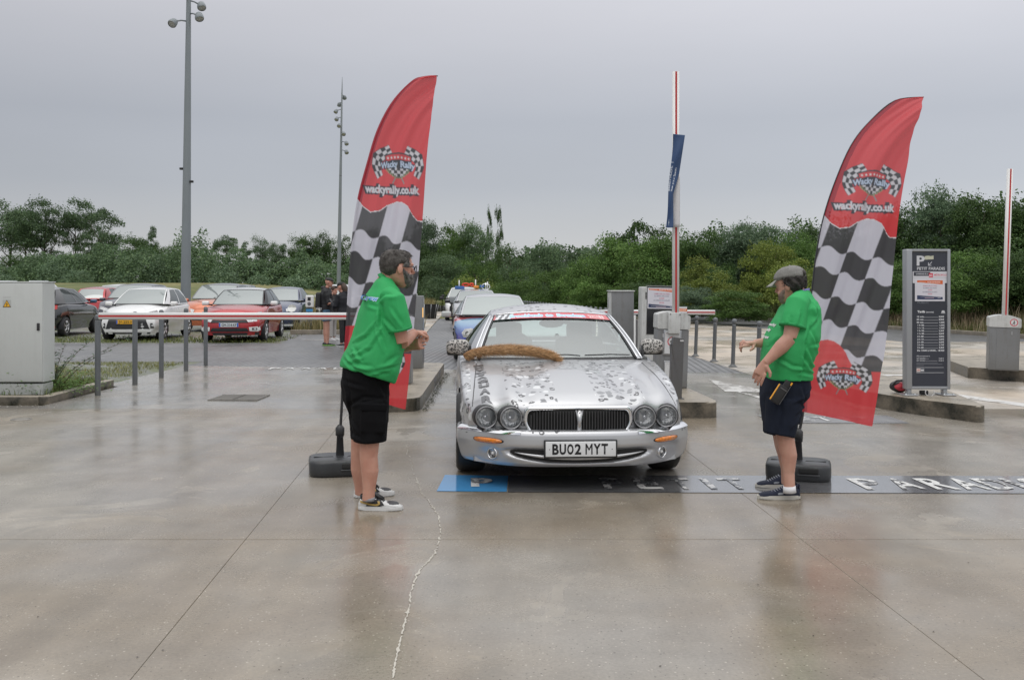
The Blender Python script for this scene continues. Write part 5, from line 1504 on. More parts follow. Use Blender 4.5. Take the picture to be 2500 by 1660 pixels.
# ---- bumper swept round the front
def bumper():
 def path(t):
  """t -1..1 round the front; returns point on plan and outward normal"""
  a = abs(t); s = 1 if t >= 0 else -1
  if a < .80:
   x = .90 * math.sin(a / .80 * math.pi / 2) ** 1.0 * 1.0
   y = .44 * (x / .90) ** 3.4
  else:
   x = .90 + .008 * (a - .8) / .2; y = .44 + (a - .8) / .2 * .16
  return Vector((s * x, y, 0))
 def nrm(t):
  e = 1e-3; d = path(t + e) - path(t - e); return Vector((d.y, -d.x, 0)).normalized()
 prof = [(-.085, .452), (-.035, .452), (-.012, .446), (-.002, .434), (.004, .418), (.007, .390), (.008, .350), (.003, .310), (-.004, .280), (-.014, .240), (-.030, .205), (-.055, .180), (-.13, .168)]
 ts = np.concatenate([np.linspace(-1, -.8, 6, endpoint=False), np.linspace(-.8, .8, 80, endpoint=False), np.linspace(.8, 1, 7)])
 def surf(t, o, z): return path(t) + nrm(t) * o + Vector((0, 0, z))
 def fogdip(t, z):
  p = path(t); d2 = ((abs(p.x) - .665) / .085) ** 2 + ((z - .265) / .055) ** 2
  return -.022 * math.exp(-d2 ** 1.2)
 def intake(t, z):
  x = path(t).x; zc = .262 + .03 * (x / .5) ** 2; h = .050 * max(0, 1 - (abs(x) / .56) ** 3) ** .5
  if h <= 0: return 0
  d = abs(z - zc) / max(h, 1e-3); return -.045 / (1 + math.exp((d - 1) * 9)) * min(1, h / .02)
 zs = []
 for (o0, z0), (o1, z1) in zip(prof[:-1], prof[1:]):
  for k in range(4): zs.append((lerp(o0, o1, k / 4), lerp(z0, z1, k / 4)))
 zs.append(prof[-1]); zs = zs[:1] + zs[1:]
 mb = MB(); vs = [[mb.bm.verts.new(surf(t, o + fogdip(t, z) + intake(t, z), z)) for (o, z) in zs] for t in ts]
 for i in range(len(ts) - 1):
  for k in range(len(zs) - 1):
   f = mb.bm.faces.new((vs[i][k], vs[i + 1][k], vs[i + 1][k + 1], vs[i][k + 1])); f.smooth = True
 b = mb.build('front_bumper', M_SPOT, JR)
 # chrome blade at both sides of the top edge
 for s in (-1, 1):
  mb = MB(); mb.grid(lambda a, q: surf(s * lerp(.26, .93, a), lerp(-.040 * min(1, a * 5), .009, q), .4545 - .028 * q ** 2.2 - .004 * (1 - min(1, a * 5))), 40, 5); mb.build('chrome_blade', M_CHROME, JR)
 # signals and fog lamps
 for s in (-1, 1):
  mb = MB(); n = 24
  for off, nm, mt, rr in ((.010, 'signal_seal', M_BLKP, 1.10), (.014, 'turn_signal', M_AMBER, 1.0)):
   mb = MB(); c_ = mb.bm.verts.new(surf(s * .438, .020 if rr == 1 else .011, .368)); ring = []
   for k in range(n):
    a = 2 * math.pi * k / n; sx = math.copysign(abs(math.cos(a)) ** .75, math.cos(a)); sz = math.copysign(abs(math.sin(a)) ** .85, math.sin(a))
    ring.append((mb.bm.verts.new(surf(s * (.438 + .088 * rr * sx), off, .368 + .0195 * rr * sz)), mb.bm.verts.new(surf(s * (.438 + .088 * rr * sx), off - .02, .368 + .0195 * rr * sz))))
   for k in range(n):
    q = ring[(k + 1) % n]; f = mb.bm.faces.new((c_, ring[k][0], q[0])); f.smooth = True; mb.bm.faces.new((ring[k][0], ring[k][1], q[1], q[0]))
   mb.build(nm, mt, JR)
  x = .655; tt = math.asin(x / .90) / (math.pi / 2) * .80; p = surf(s * tt, -.018, .268); nn = nrm(s * tt)
  e = empty('fog_light', p); e.parent = JR; e.rotation_euler.z = math.atan2(nn.y, nn.x) + math.pi / 2
  mb = MB(); mb.lathe([(.044, .03), (.046, -.004), (.040, -.012), (.036, -.004)], axis=(0, 1, 0), n=28); mb.build('fog_ring', M_CHROME, e)
  mb = MB(); mb.lathe([(.036, .0), (.028, .012), (.012, .016), (0, .012)], axis=(0, 1, 0), n=24); mb.build('fog_reflector', pm('fog_dark', (.12, .12, .125), .15, .6), e)
  mb = MB(); mb.lathe([(0, -.006), (.011, -.004), (.013, .008)], axis=(0, 1, 0), n=6); mb.build('fog_bulb', pm('fog_bulb', (.8, .8, .8), .3), e)
  # red side reflector
  mb = MB(); mb.grid(lambda a, q: surf(s * lerp(.86, .90, a), .012, lerp(.33, .37, q)), 3, 2); mb.build('side_reflector', M_RED, JR)
 # intake: black mouth with a silver blade across
 mb = MB(); mb.grid(lambda a, q: (lambda x: Vector((x, path(math.asin(min(1, abs(x) / .9)) / (math.pi / 2) * .8 * (1 if x > 0 else -1)).y + .022, .262 + .03 * (x / .5) ** 2 + lerp(-1, 1, q) * .040 * max(0, 1 - (abs(x) / .52) ** 4) ** .5)))(lerp(-.515, .515, a)), 40, 4)
 mb.build('air_intake', M_DARK, JR)
 mb = MB(); mb.tube([(x, .44 * (abs(x) / .9) ** 3.4 + .010, .250 + .045 * (x / .5) ** 2) for x in np.linspace(-.48, .48, 31)], [(.010, .013 * max(.15, 1 - (abs(x) / .5) ** 4)) for x in np.linspace(-.48, .48, 31)], n=8)
 mb.build('intake_blade', M_JSILV, JR)
 # plate
 e = empty('number_plate', (0, -.028, .325)); e.parent = JR
 mb = MB(); mb.box((0, .006, 0), (.546, .016, .136), bev=.008, seg=2); mb.build('plate_holder', M_BLKP, e)
 mb = MB(); mb.box((0, -.005, .001), (.520, .010, .111), bev=.004, seg=2); mb.build('plate', pm('plate_white', (.74, .75, .76), .35), e)
 ink = pm('plate_ink_black', (.012, .012, .014), .4)
 Rx = Matrix.Rotation(math.pi / 2, 4, 'X')
 for st, x, w in (('B', -.190, .048), ('U', -.134, .048), ('O', -.078, .048), ('2', -.022, .048), ('M', .060, .056), ('Y', .120, .054), ('T', .176, .048)):
  if st == 'M':
   mb = MB(); a, h = .026, .079; q = .0095
   mb.prism([(-a, 0), (-a + q, 0), (-a + q, h * .70), (0, h * .34), (a - q, h * .70), (a - q, 0), (a, 0), (a, h), (a - q, h), (0, h * .56), (-a + q, h), (-a, h)], .001, Matrix.Translation((x, -.0105, -.0385)) @ Rx); mb.build('plate_character', ink, e); continue
  o = text_mesh('plate_character', st, 1.0, ink, e, Matrix.Translation((x, -.0112, -.038)) @ Rx, bold=.035 if st != 'M' else .004, width=w)
  co = np.array([v.co[:] for v in o.data.vertices]); z0, z1 = co[:, 2].min(), co[:, 2].max()
  co[:, 2] = -.0385 + (co[:, 2] - z0) / (z1 - z0) * .079; o.data.vertices.foreach_set('co', co.ravel())
 mb = MB()
 for sx in (-1, 1): mb.sphere((sx * .232, -.010, 0), .0035, 8)
 mb.build('plate_screw', ink, e)
 # valance filling the space between bumper and lamps
 mb = MB(); mb.grid(lambda a, q: (lambda t: surf(t, -.13 + .0 * q, lerp(.44, .47, q)))(lerp(-.9, .9, a)), 60, 1); mb.build('valance', M_JSILV, JR)
bumper()

# ---- bonnet lettering, each letter laid on the panel
def bonnet_letters():
 ink = pm('sticker_grey', (.17, .17, .18), .4); ink2 = pm('sticker_brown', (.10, .085, .08), .4)
 word = 'MOVEJAGUAR'; y = 1.43
 for i, ch in enumerate(word):
  h = .075 + .011 * max(0, i - 4); y -= h + .020 + .004 * i
  v, t = text_tris(ch, .06, 'CENTER'); v = v.copy()
  w = v[:, 0].max() - v[:, 0].min(); hh = v[:, 1].max() - v[:, 1].min()
  v[:, 0] *= .085 / max(w, .3); v[:, 1] = (v[:, 1] - v[:, 1].min()) / hh * h
  xc = -.725 + .004 * i
  pts = []
  for a, b in v:
   X_, Y_ = xc + a, y + b; pts.append((X_, Y_ + J.yoff(X_, Y_ - .12), J.top(X_, Y_) + .004))
  from_np('bonnet_letter', pts, t, ink2 if i < 3 else ink, JR)
bonnet_letters()

# ---- mirrors in leopard covers
for s in (-1, 1):
 e = empty('door_mirror', (s * .905, 1.86, .965)); e.parent = JR
 b = bmesh.new(); bmesh.ops.create_cube(b, size=1.0); bmesh.ops.subdivide_edges(b, edges=b.edges[:], cuts=4, use_grid_fill=True)
 for v in b.verts:
  p = v.co * 2; q = Vector((math.copysign(abs(p.x) ** 1, p.x), p.y, p.z)); n = (abs(q.x) ** 3.2 + abs(q.y) ** 3.2 + abs(q.z) ** 3.2) ** (1 / 3.2); q = q / n if n else q
  tp = 1 - .14 * (q.x * s > 0) * abs(q.x)
  v.co = Vector((q.x * .108, q.y * .075 + .01, q.z * .070 * tp))
 for f in b.faces: f.smooth = True
 m_ = MB(); m_.bm.free(); m_.bm = b; o = m_.build('mirror_cap', M_LEO, e)
 mb = MB(); mb.box((0, .03, -.012), (.205, .10, .135), bev=.03, seg=3); mb.tube([(-s * .07, .02, -.05), (-s * .15, .03, -.085)], [(.05, .03), (.04, .025)], n=10); mb.build('mirror_shell', M_BLKP, e)
 mb = MB(); mb.prism([(0, 0), (.16, 0), (.11, .11), (.02, .09)], .02, Matrix.Translation((s * .80, 1.80, .885)) @ Matrix.Rotation(math.pi / 2, 4, 'Z') @ Matrix.Rotation(math.pi / 2, 4, 'X')); mb.build('mirror_base', M_BLKP, JR)

# ---- interior
def interior():
 seat = pm('grey_leather', (.17, .18, .18), .5); dash = pm('dash_grey', (.11, .115, .115), .6)
 mb = MB(); mb.box((0, 1.98, .80), (1.48, .52, .17), bev=.05, seg=3); mb.build('dashboard', dash, JR)
 for s in (-1, 1):
  e = empty('seat', (s * .37, 2.75, .35)); e.parent = JR
  mb = MB(); mb.box((0, .0, 0), (.50, .50, .16), bev=.05); mb.box((0, .28, .34), (.50, .16, .62), Euler((-.22, 0, 0)), bev=.06); mb.build('seat_cushion', seat, e)
  mb = MB(); mb.box((0, .30, .70), (.27, .11, .19), Euler((-.12, 0, 0)), bev=.045, seg=3); mb.build('headrest', seat, e)
 mb = MB(); mb.box((0, 3.60, .62), (1.30, .18, .56), Euler((-.3, 0, 0)), bev=.06); mb.build('rear_seat', seat, JR)
 mb = MB(); mb.box((0, 3.85, .86), (1.30, .40, .05)); mb.build('parcel_shelf', dash, JR)
 for s in (-1, 1):
  mb = MB(); mb.box((s * .80, 2.75, .60), (.06, 2.1, .55)); mb.build('door_card', dash, JR)
 mb = MB()
 C_ = Vector((-.37, 2.28, .90)); a, b_, d = basis(Vector((0, -1, .45)))
 mb.tube([C_ + a * (.19 * math.cos(t)) + b_ * (.19 * math.sin(t)) for t in np.linspace(0, 2 * math.pi, 33)], .014, n=8, caps=False)
 mb.sphere(C_, .06, 12, (1, .6, .8)); mb.build('steering_wheel', pm('wheel_grey', (.22, .22, .22), .5), JR)
 mb = MB(); mb.sphere(J.ws(0, .78) + Vector((0, .10, -.04)), .04, 14, (3.1, .6, 1.1)); mb.tube([J.ws(0, .86) + Vector((0, .01, -.005)), J.ws(0, .78) + Vector((0, .10, -.04))], .012, n=6); mb.build('rear_view_mirror', M_BLKP, JR)
 mb = MB(); mb.lathe([(0, .0), (.022, .0), (.025, .01)], origin=J.ws(.02, .42) + Vector((0, .03, -.01)), axis=(0, -1, .4), n=18); mb.build('dash_camera', pm('pale_plastic', (.5, .5, .5), .4), JR)
interior()

# ---- the fur tail along the scuttle
def fur_tail():
 r = empty('fur_tail', (0, 0, 0), 0, 'ginger fur tail laid along the base of the spotted car windscreen', 'fur tail')
 r.matrix_world = Matrix.Translation((.505, 7.27, 0)) @ Matrix.Rotation(.055, 4, 'Z')
 pts = []
 for k in range(25):
  t = k / 24; x = lerp(-.845, -.005, t); y = 1.50 + .05 * abs(x) + .05 * math.sin(t * 3.1); zc = .925 + .075 * math.sin(math.pi * min(1, t * 1.02)) ** .6 - .03 * (1 - t) - .045 * t
  if t > .9: zc -= (t - .9) * .2
  pts.append(Vector((x, 1.42 + .22 * (x / .84) ** 2 * 1.0, zc)))
 rad = [.012 + .026 * math.sin(math.pi * min(1, max(0, (k / 24) * .94 + .05))) ** .55 for k in range(25)]
 mb = MB(); mb.tube(pts, rad, n=14); mb.build('tail_core', pm('fur_core', (.30, .16, .07), .9), r)
 R = np.random.RandomState(4); n = 12000; P = np.array([list(p) for p in pts]); k = R.uniform(0, 23.99, n); i = k.astype(int); f = (k - i)[:, None]
 c = P[i] * (1 - f) + P[i + 1] * f; rr = np.interp(k, range(25), rad)
 a = R.uniform(0, 2 * math.pi, n); d = np.stack([np.zeros(n), np.cos(a), np.sin(a)], 1)
 root = c + d * (rr * .85)[:, None]; l = R.uniform(.030, .072, n)[:, None]
 tip = root + (d * .55 + np.array([.70, -.10, -.12])) * l + R.normal(size=(n, 3)) * .006
 side = np.cross(tip - root, d); side /= np.linalg.norm(side, axis=1)[:, None] + 1e-9; w = .0021
 v = np.stack([root - side * w, root + side * w, tip], 1).reshape(-1, 3)
 m, t, b = newmat('ginger_fur'); g = N(t, 'NewGeometry'); rp = t.nodes.new('ShaderNodeValToRGB'); e = rp.color_ramp.elements
 e[0].color = (.10, .055, .028, 1); e[1].color = (.85, .58, .32, 1); q = e.new(.30); q.color = (.50, .28, .12, 1)
 t.links.new(g.outputs['Random Per Island'], rp.inputs[0]); t.links.new(rp.outputs[0], b.inputs['Base Color']); b.inputs['Roughness'].default_value = .6
 o = from_np('fur', v, np.arange(n * 3).reshape(-1, 3), m, r); o['kind'] = 'stuff'
fur_tail()

# ================================================================== the queue behind
def second_car():
 m, t, b = newmat('rally_painted_body'); L = t.links.new; c = N(t, 'TexCoord'); s = N(t, 'SeparateXYZ'); L(c.outputs['Object'], s.inputs[0])
 n = N(t, 'TexNoise', Scale=3.0, Detail=2.0); L(c.outputs['Object'], n.inputs['Vector'])
 zz = math_node(t, 'ADD', s.outputs[2], math_node(t, 'MULTIPLY', math_node(t, 'SUBTRACT', n.outputs[0], .5), .18))
 col = mixcol(t, maprange(t, zz, .52, .80, 0, 1), (.025, .05, .36), (.13, .30, .46))
 yy = math_node(t, 'ADD', s.outputs[1], math_node(t, 'MULTIPLY', math_node(t, 'SUBTRACT', n.outputs[0], .5), .25))
 col = mixcol(t, maprange(t, yy, 1.02, 1.10, 0, 1), col, (.62, .07, .08)); col = mixcol(t, maprange(t, yy, 3.0, 3.3, 0, 1), col, (.5, .5, .52))
 L(col, b.inputs['Base Color']); b.inputs['Roughness'].default_value = .3; b.inputs['Coat Weight'].default_value = 1
 P = hatch(L=4.45, w=1.74, R=.31, wheels=(.90, 3.45), ys=[(0, .66, .56, .62), (.25, .74, .64, .74), (.75, .82, .74, .83), (1.25, .90, .83, .85), (2.0, .92, .87, .855), (3.4, .95, .92, .85), (4.2, .95, .92, .78), (4.45, .93, .88, .70)],
              cowl=(1.22, .72, .92), header=(2.0, .60, 1.29), rear_header=(2.9, .56, 1.28), rear_base=(3.8, .66, .95), bow=.45, bowp=2.2)
 c = Car('queued_car', 'blue and red hand-painted coupe with silver roof queuing behind the spotted saloon', (-.31, 19.75, 0), .055, P, m); c.body()
 c.cabin(roof_mat=SILV, pillar_mat=SILV, ws_mat=glass_pane('pale_windscreen', (.28, .31, .30), 2.8, see=False))
 c.badge([(.36, .62), (.50, .68), (.64, .66), (.70, .58), (.66, .49), (.50, .50), (.38, .55)], .02, pm('clear_lamp', (.62, .62, .60), .12, .3, coat=1.0, noise=(14, .4)), 'headlight', mirror=True)
 for s in (-1, 1):
  for q, (dx, dz) in enumerate(((.47, .60), (.59, .575))):
   mb = MB(); mb.lathe([(.045, -.002), (.040, -.010), (.036, -.002), (0, .004)], origin=c.nose_pt(s * dx, dz, .022), axis=(0, 1, 0), n=20); mb.build('lamp_bowl', pm('lamp_bowl', (.35, .35, .34), .2, .5), c.root)
 c.badge([(-.30, .42), (.30, .42), (.34, .28), (-.34, .28)], .012, M_BLKP, 'grille')
 c.mirrors(paintm('pale_mirror', (.42, .44, .42)), 1.42, .93, .93, (.21, .12, .13))
second_car()
def third_car():
 P = hatch(**dict(suv, L=4.3))
 c = parked('queued_car', 'silver car with flags and toys on its roof third in the queue', -1.17, 33.5, .06, hatch(L=4.2, w=1.72, header=(2.0, .58, 1.36), rear_header=(3.3, .55, 1.35)), SILV)
 c.mirrors(M_BLKP, 1.38, 1.0, .95, (.20, .12, .12))
 c.badge([(.44, .74), (.74, .82), (.76, .72), (.48, .64)], .014, M_LAMP, 'headlight', mirror=True)
 x0, y0, z0 = -1.17 - .15, 33.5 + 2.6, 1.42
 r = empty('roof_decorations', (x0, y0, z0), 0, 'red and blue toys and little white flags on the third car roof', 'roof toys')
 mb = MB()
 for x, h in ((-.62, .34), (-.02, .36), (.42, .28)): mb.tube([(x, 0, 0), (x, 0, h)], .022, n=8)
 mb.build('flag_stick', pm('white_stick', (.78, .78, .76), .5), r)
 mb = MB(); mb.tube([(-.38 + .13 * math.cos(a), 0, .17 + .05 * math.sin(a)) for a in np.linspace(0, 6.28, 13)], .03, n=6); mb.tube([(-.16 + .06 * math.cos(a), 0, .17 + .05 * math.sin(a)) for a in np.linspace(0, 6.28, 13)], .03, n=6); mb.build('red_letter_ring', pm('toy_red', (.7, .06, .03), .5), r)
 mb = MB(); mb.box((-.60, 0, .06), (.34, .3, .12), bev=.02); mb.box((.22, 0, .11), (.16, .2, .10), bev=.02); mb.build('blue_box', pm('toy_blue', (.05, .14, .40), .5), r)
 mb = MB(); mb.box((.0, 0, .09), (.2, .2, .1), bev=.03); mb.build('orange_toy', pm('toy_orange', (.7, .25, .04), .5), r)
 mb = MB(); mb.tube([(.36 + .15 * math.cos(a), -.1, .10 + .11 * math.sin(a)) for a in np.linspace(0, 6.28, 19)], .014, n=6); mb.tube([(.36, -.1, -.02), (.36, -.1, .24)], .02, n=6); mb.build('hoop', M_CHROME, r)
 c = parked('queued_car', 'pale blue and white car fourth in the queue', -2.15, 44.0, .06, hatch(L=4.2, w=1.72), W_)
 c.mirrors(M_BLKP, 1.38, 1.0, .92, (.2, .12, .12))
 # motorcycle and rider shape left of the queue
 r = empty('motorcycle', (-2.38, 40.0, 0), .05, 'dark motorcycle standing in the queue beside the third car', 'motorcycle')
 for y in (-.70, .72):
  mb = MB(); mb.lathe([(.20, -.06), (.29, -.06), (.31, 0), (.29, .06), (.20, .06)], origin=(0, y, .31), axis=(1, 0, 0), n=20); mb.build('wheel', M_TYRE, r)
 mb = MB(); mb.tube([(0, -.70, .31), (0, -.45, .75), (0, -.35, 1.0)], .04, n=8); mb.box((0, .05, .55), (.32, .65, .42), bev=.08); mb.box((0, -.20, .88), (.28, .40, .20), bev=.08); mb.box((0, .42, .82), (.26, .60, .12), bev=.05); mb.build('frame', M_BLKP, r)
 mb = MB(); mb.tube([(-.38, -.28, 1.03), (0, -.36, 1.02), (.38, -.28, 1.03)], .018, n=6); mb.sphere((-.42, -.32, 1.15), .06, 8, (1.2, .4, .8)); mb.sphere((.42, -.32, 1.15), .06, 8, (1.2, .4, .8)); mb.build('handlebar', M_BLKP, r)
 mb = MB(); mb.box((0, -.50, .98), (.34, .14, .30), bev=.06); mb.build('windshield', pm('bike_screen', (.25, .27, .28), .2), r)
 # far green van
 p = W(1306, 716, 80); z0 = terrain_h(p.x, 80) + .05
 c = Car('green_van', 'dark green van driving away beyond the far row of bollards', (p.x - .1, 80 + 4.4, p.z - 1.80), math.pi, hatch(**dict(suv, header=(1.9, .70, 1.80), rear_header=(4.2, .70, 1.80), rear_base=(4.42, .76, 1.0))), paintm('van_green', (.025, .05, .045)))
 c.body(); c.cabin()
 c.badge([(.70, 1.0), (.82, 1.0), (.82, .72), (.70, .72)], .02, M_RED, 'tail_light', rear=True, mirror=True)
third_car()
# ================================================================== STREET FURNITURE
M_BOLL = pm('bollard_paint', (0.125, 0.135, 0.145), .38, noise=(3, .12), bump=(60, .05))
M_HOUSE = pm('barrier_grey', (0.20, 0.205, 0.21), .42, noise=(1.5, .06))
M_HOUSE2 = pm('barrier_dark_grey', (0.115, 0.115, 0.118), .42, noise=(1.5, .06))
M_CAPW = pm('barrier_offwhite', (0.56, 0.57, 0.56), .42, noise=(2, .05))
M_BOOMW = pm('boom_white', (0.74, 0.74, 0.73), .35, noise=(2, .04))
M_BOOMR = pm('boom_red', (0.48, 0.03, 0.03), .4)
M_CAB = pm('cabinet_grey', (0.53, 0.55, 0.535), .38, noise=(1.2, .04))
M_MAST = pm('mast_grey', (0.22, 0.245, 0.26), .42, noise=(.6, .08))
for q_ in (M_HOUSE, M_HOUSE2, M_CAPW): grime(q_, .30, .35)
grime(M_CAB, .05, .25); grime(M_BOLL, .25, .30)
M_STEEL = pm('brushed_steel', (0.42, 0.43, 0.44), .3, .7)

def bollard(x, y, label, h, r, group, lean=0.0, ball='round', foot=False):
 e = empty('bollard', (x, y, 0), 0, label, 'bollard', group); e.rotation_euler.y = lean
 if ball == 'cap':
  mb = MB(); mb.lathe([(r, 0), (r, h - .10), (r * .93, h - .088), (r * .70, h - .086)], n=20); mb.build('post', M_BOLL, e)
  mb = MB(); mb.lathe([(r * .70, h - .088), (r * .95, h - .083), (r * 1.03, h - .068), (r * 1.02, h - .035), (r * .8, h - .010), (r * .4, h), (0, h + .002)], n=20); mb.build('cap', M_BOLL, e)
 else:
  mb = MB(); mb.lathe([(r, 0), (r, h - .13), (r * 1.05, h - .125), (r * .55, h - .115), (r * .5, h - .09)], n=18); mb.build('post', M_BOLL, e)
  mb = MB(); mb.sphere((0, 0, h - .052), .052, 16); mb.build('ball', M_BOLL, e)
  if foot:
   mb = MB(); mb.lathe([(.085, 0), (.085, .012), (r * 1.3, .035), (r * 1.05, .06)], n=20); mb.build('foot', M_BOLL, e)
 return e
names = ['grey capped bollard nearest, beside the tip of the lowered barrier arm', 'second grey capped bollard behind the lowered barrier arm', 'third grey capped bollard behind the lowered barrier arm', 'fourth grey capped bollard in front of the white hatchback tail', 'farthest grey capped bollard in front of the red hatchback']
for (x, y), nm in zip(((-5.79, 13.74), (-5.83, 15.2), (-5.85, 16.4), (-5.87, 17.7), (-5.92, 19.0)), names):
 bollard(x, y, nm, 1.135, .039, 'capped bollards along the left lane', ball='cap', lean=.0)
names = ['ball topped bollard just right of the big barrier housing', 'second ball topped bollard right of the barrier housing', 'third ball topped bollard, left of the capped man hand', 'fourth ball topped bollard, behind the capped man outstretched hand']
for (px, py, hh), nm in zip(((1698, 870, .89), (1743, 883, .90), (1789, 896, .915), (1850, 914, .93)), names):
 g = G(px, py); bollard(g.x, g.y, nm, hh, .038, 'ball topped bollards on the right', lean=.035, foot=True)
y = 23.0; first = None; k = 0
while y < 52:
 lab = 'small far bollard in the dense row receding behind the spotted car roof'
 if first is None: first = bollard(bolX(y), y, lab, .90, .035, 'far bollards receding beyond the car roof', lean=.03)
 else:
  c = copy_tree(first); c.location = (bolX(y), y, 0)
 y += .62

def place_boom(name, label, p0, p1, r, stripes=True, parent=None, cat='barrier arm', w2=1.0):
 """round white arm with a red stripe down its camera side"""
 p0, p1 = Vector(p0), Vector(p1); e = empty(name, p0, 0, label, cat)
 d = (p1 - p0); L_ = d.length; d.normalize(); up = Vector((0, -1, 0)); sd = d.cross(up).normalized()
 prof = [(r * 1.0 * math.copysign(abs(math.cos(a)) ** .6, math.cos(a)), r * .8 * math.copysign(abs(math.sin(a)) ** .6, math.sin(a))) for a in np.linspace(0, 2 * math.pi, 24, endpoint=False)]
 mb = MB(); rings = [[mb.bm.verts.new(sd * a + up * b + d * q) for a, b in prof] for q in (0, L_)]
 for k in range(24):
  f = mb.bm.faces.new((rings[0][k], rings[0][(k + 1) % 24], rings[1][(k + 1) % 24], rings[1][k])); f.smooth = True
 mb.bm.faces.new(rings[0]); mb.bm.faces.new(rings[1][::-1]); mb.build('arm', M_BOOMW, e)
 mb = MB(); q = r * .80 + .0015
 mb.faces_from([sd * (-r * .27) + up * q + d * .002, sd * (r * .27) + up * q + d * .002, sd * (r * .27) + up * q + d * (L_ - .002), sd * (-r * .27) + up * q + d * (L_ - .002)], [(0, 1, 2, 3)])
 mb.build('red_stripe', M_BOOMR, e)
 return e
place_boom('barrier_boom', 'lowered white barrier arm with red stripe across the left lane', W(243, 771.5, 13.6), (-1.60, 13.6, CAM_H - 72 / (FOC / 13.6)), .049)
place_boom('barrier_boom', 'raised upright barrier arm with red stripe and a blue banner round it', W(1649.5, 800, 12.88), W(1649.8, 176, 12.88), .045)
place_boom('barrier_boom', 'far lowered barrier arm behind the ticket machine with red stripe', (1.6, 19.0, 1.03), W(1745, 762.5, 19.0), .046)
place_boom('barrier_boom', 'raised leaning barrier arm at the right edge of the frame', W(2453, 772, 15.7), W(2465.5, 413, 15.7), .043)

def housing(label, x, y, z0, h, w, d, lean, rz=0.0, capcol=None, name='barrier_housing'):
 e = empty(name, (x, y, z0), rz, label, 'barrier machine'); e.rotation_euler.y = lean
 hb = h - .235 if h > .9 else h - .2
 mb = MB(); mb.box((0, 0, hb / 2), (w, d, hb), bev=.018, seg=3); mb.build('body', M_HOUSE, e)
 mb = MB(); pts = [(-w / 2 - .008, hb + .002), (w / 2 + .012, hb + .002), (w / 2 + .012, h - .055), (w * .25, h - .012), (0, h), (-w * .25, h - .008), (-w / 2 - .008, h - .04)]
 M = Matrix.Translation((0, d / 2 + .01, 0)) @ Matrix.Rotation(math.pi / 2, 4, 'X')
 mb.prism(rounded(pts, .02, 3), d + .02, M); mb.build('hood', M_CAPW, e)
 mb = MB(); mb.box((w * .11, -d / 2 - .002, hb * .5), (w * .75, .006, hb * .94), bev=.002, seg=1); mb.build('door', M_HOUSE, e)
 return e, hb
h1, hb = housing('big grey barrier machine with off-white hood right of the spotted car', 2.095, 13.1, .185, 1.01, .41, .38, .035)
# bracket plate, notice frames
mb = MB(); mb.box((-.005, -.235, hb + .085), (.155, .09, .275), bev=.008); mb.build('arm_bracket', M_CAPW, h1)
mb = MB()
for sx in (-.062, .062):
 for sz in (-.115, .195): mb.lathe([(.008, 0), (.008, .006), (0, .006)], origin=(sx, -.281, hb + sz + .005), axis=(0, -1, 0), n=8)
o = mb.build('bracket_bolt', M_HOUSE2, h1); o['kind'] = 'stuff'
def notice(parent, x, z, w, h, y, draw, name='notice_frame'):
 mb = MB(); mb.box((x, y, z), (w, .014, h), bev=.005); mb.build(name, M_STEEL, parent)
 cv = Canvas(0, 0, 100, 100 * h / w, 2, (.62, .63, .64)); draw(cv, 100, 100 * h / w)
 print_panel('notice_print', cv, (0, 0, 100, 100 * h / w), lambda X, Y: np.stack([x + (X / 100 - .5) * w * .84, np.full(len(X), y - .009), z - (Y / (100 * h / w) - .5) * h * .88], 1), 60, int(60 * h / w), print_mat('paper_print', .4, coat=.3), parent)
def nodraw(cv, w, h):
 cv.rect(6, 6, 94, 14, (.35, .35, .36)); cv.text('INTERDIT', 22, 13, 8, (.6, .6, .6), .02)
 cx, cy, R_ = 50, h * .45, 32
 th = np.linspace(0, 2 * np.pi, 40); cv.poly([(cx + R_ * math.cos(a), cy + R_ * math.sin(a)) for a in th], (.55, .05, .06)); cv.poly([(cx + R_ * .8 * math.cos(a), cy + R_ * .8 * math.sin(a)) for a in th], (.66, .67, .68))
 cv.rect(cx - 14, cy - 6, cx + 14, cy + 8, (.06, .06, .06)); cv.rect(cx - 8, cy - 2, cx - 3, cy + 3, (.7, .7, .7))
notice(h1, -.015, .60, .235, .325, -.205, nodraw)
notice(h1, -.02, .24, .19, .24, -.205, lambda cv, w, h: (cv.rect(10, 10, 90, 14, (.4, .4, .4)), cv.rect(10, 24, 80, 26, (.45, .45, .45))))
mb = MB(); mb.box((-.125, -.196, .575), (.04, .008, .05)); mb.box((-.135, -.196, .69), (.008, .012, .045)); o = mb.build('lock', pm('lock_white', (.7, .7, .7), .4), h1); o['kind'] = 'stuff'
# slim post with notched top in front
e = empty('intercom_post', (1.945, 11.75, .185), 0, 'slim dark grey post with notched top in front of the big barrier machine', 'post'); e.rotation_euler.y = .03
mb = MB(); M = Matrix.Translation((0, .07, 0)) @ Matrix.Rotation(math.pi / 2, 4, 'X')
mb.prism([(-.068, 0), (.072, 0), (.080, .72), (-.045, .735), (-.050, .60), (-.072, .655), (-.074, .64), (-.058, .56), (-.060, .5)], .14, M)
bmesh.ops.bevel(mb.bm, geom=mb.bm.edges[:], offset=.006, segments=2, affect='EDGES'); mb.build('post', M_HOUSE2, e)
mb = MB(); mb.box((.052, -.074, .695), (.042, .006, .018)); mb.build('maker_plate', pm('pale_plate', (.6, .6, .6), .4), e)
mb = MB(); mb.box((0, 0, .004), (.20, .20, .012), bev=.003); mb.build('base_plate', M_HOUSE2, e)

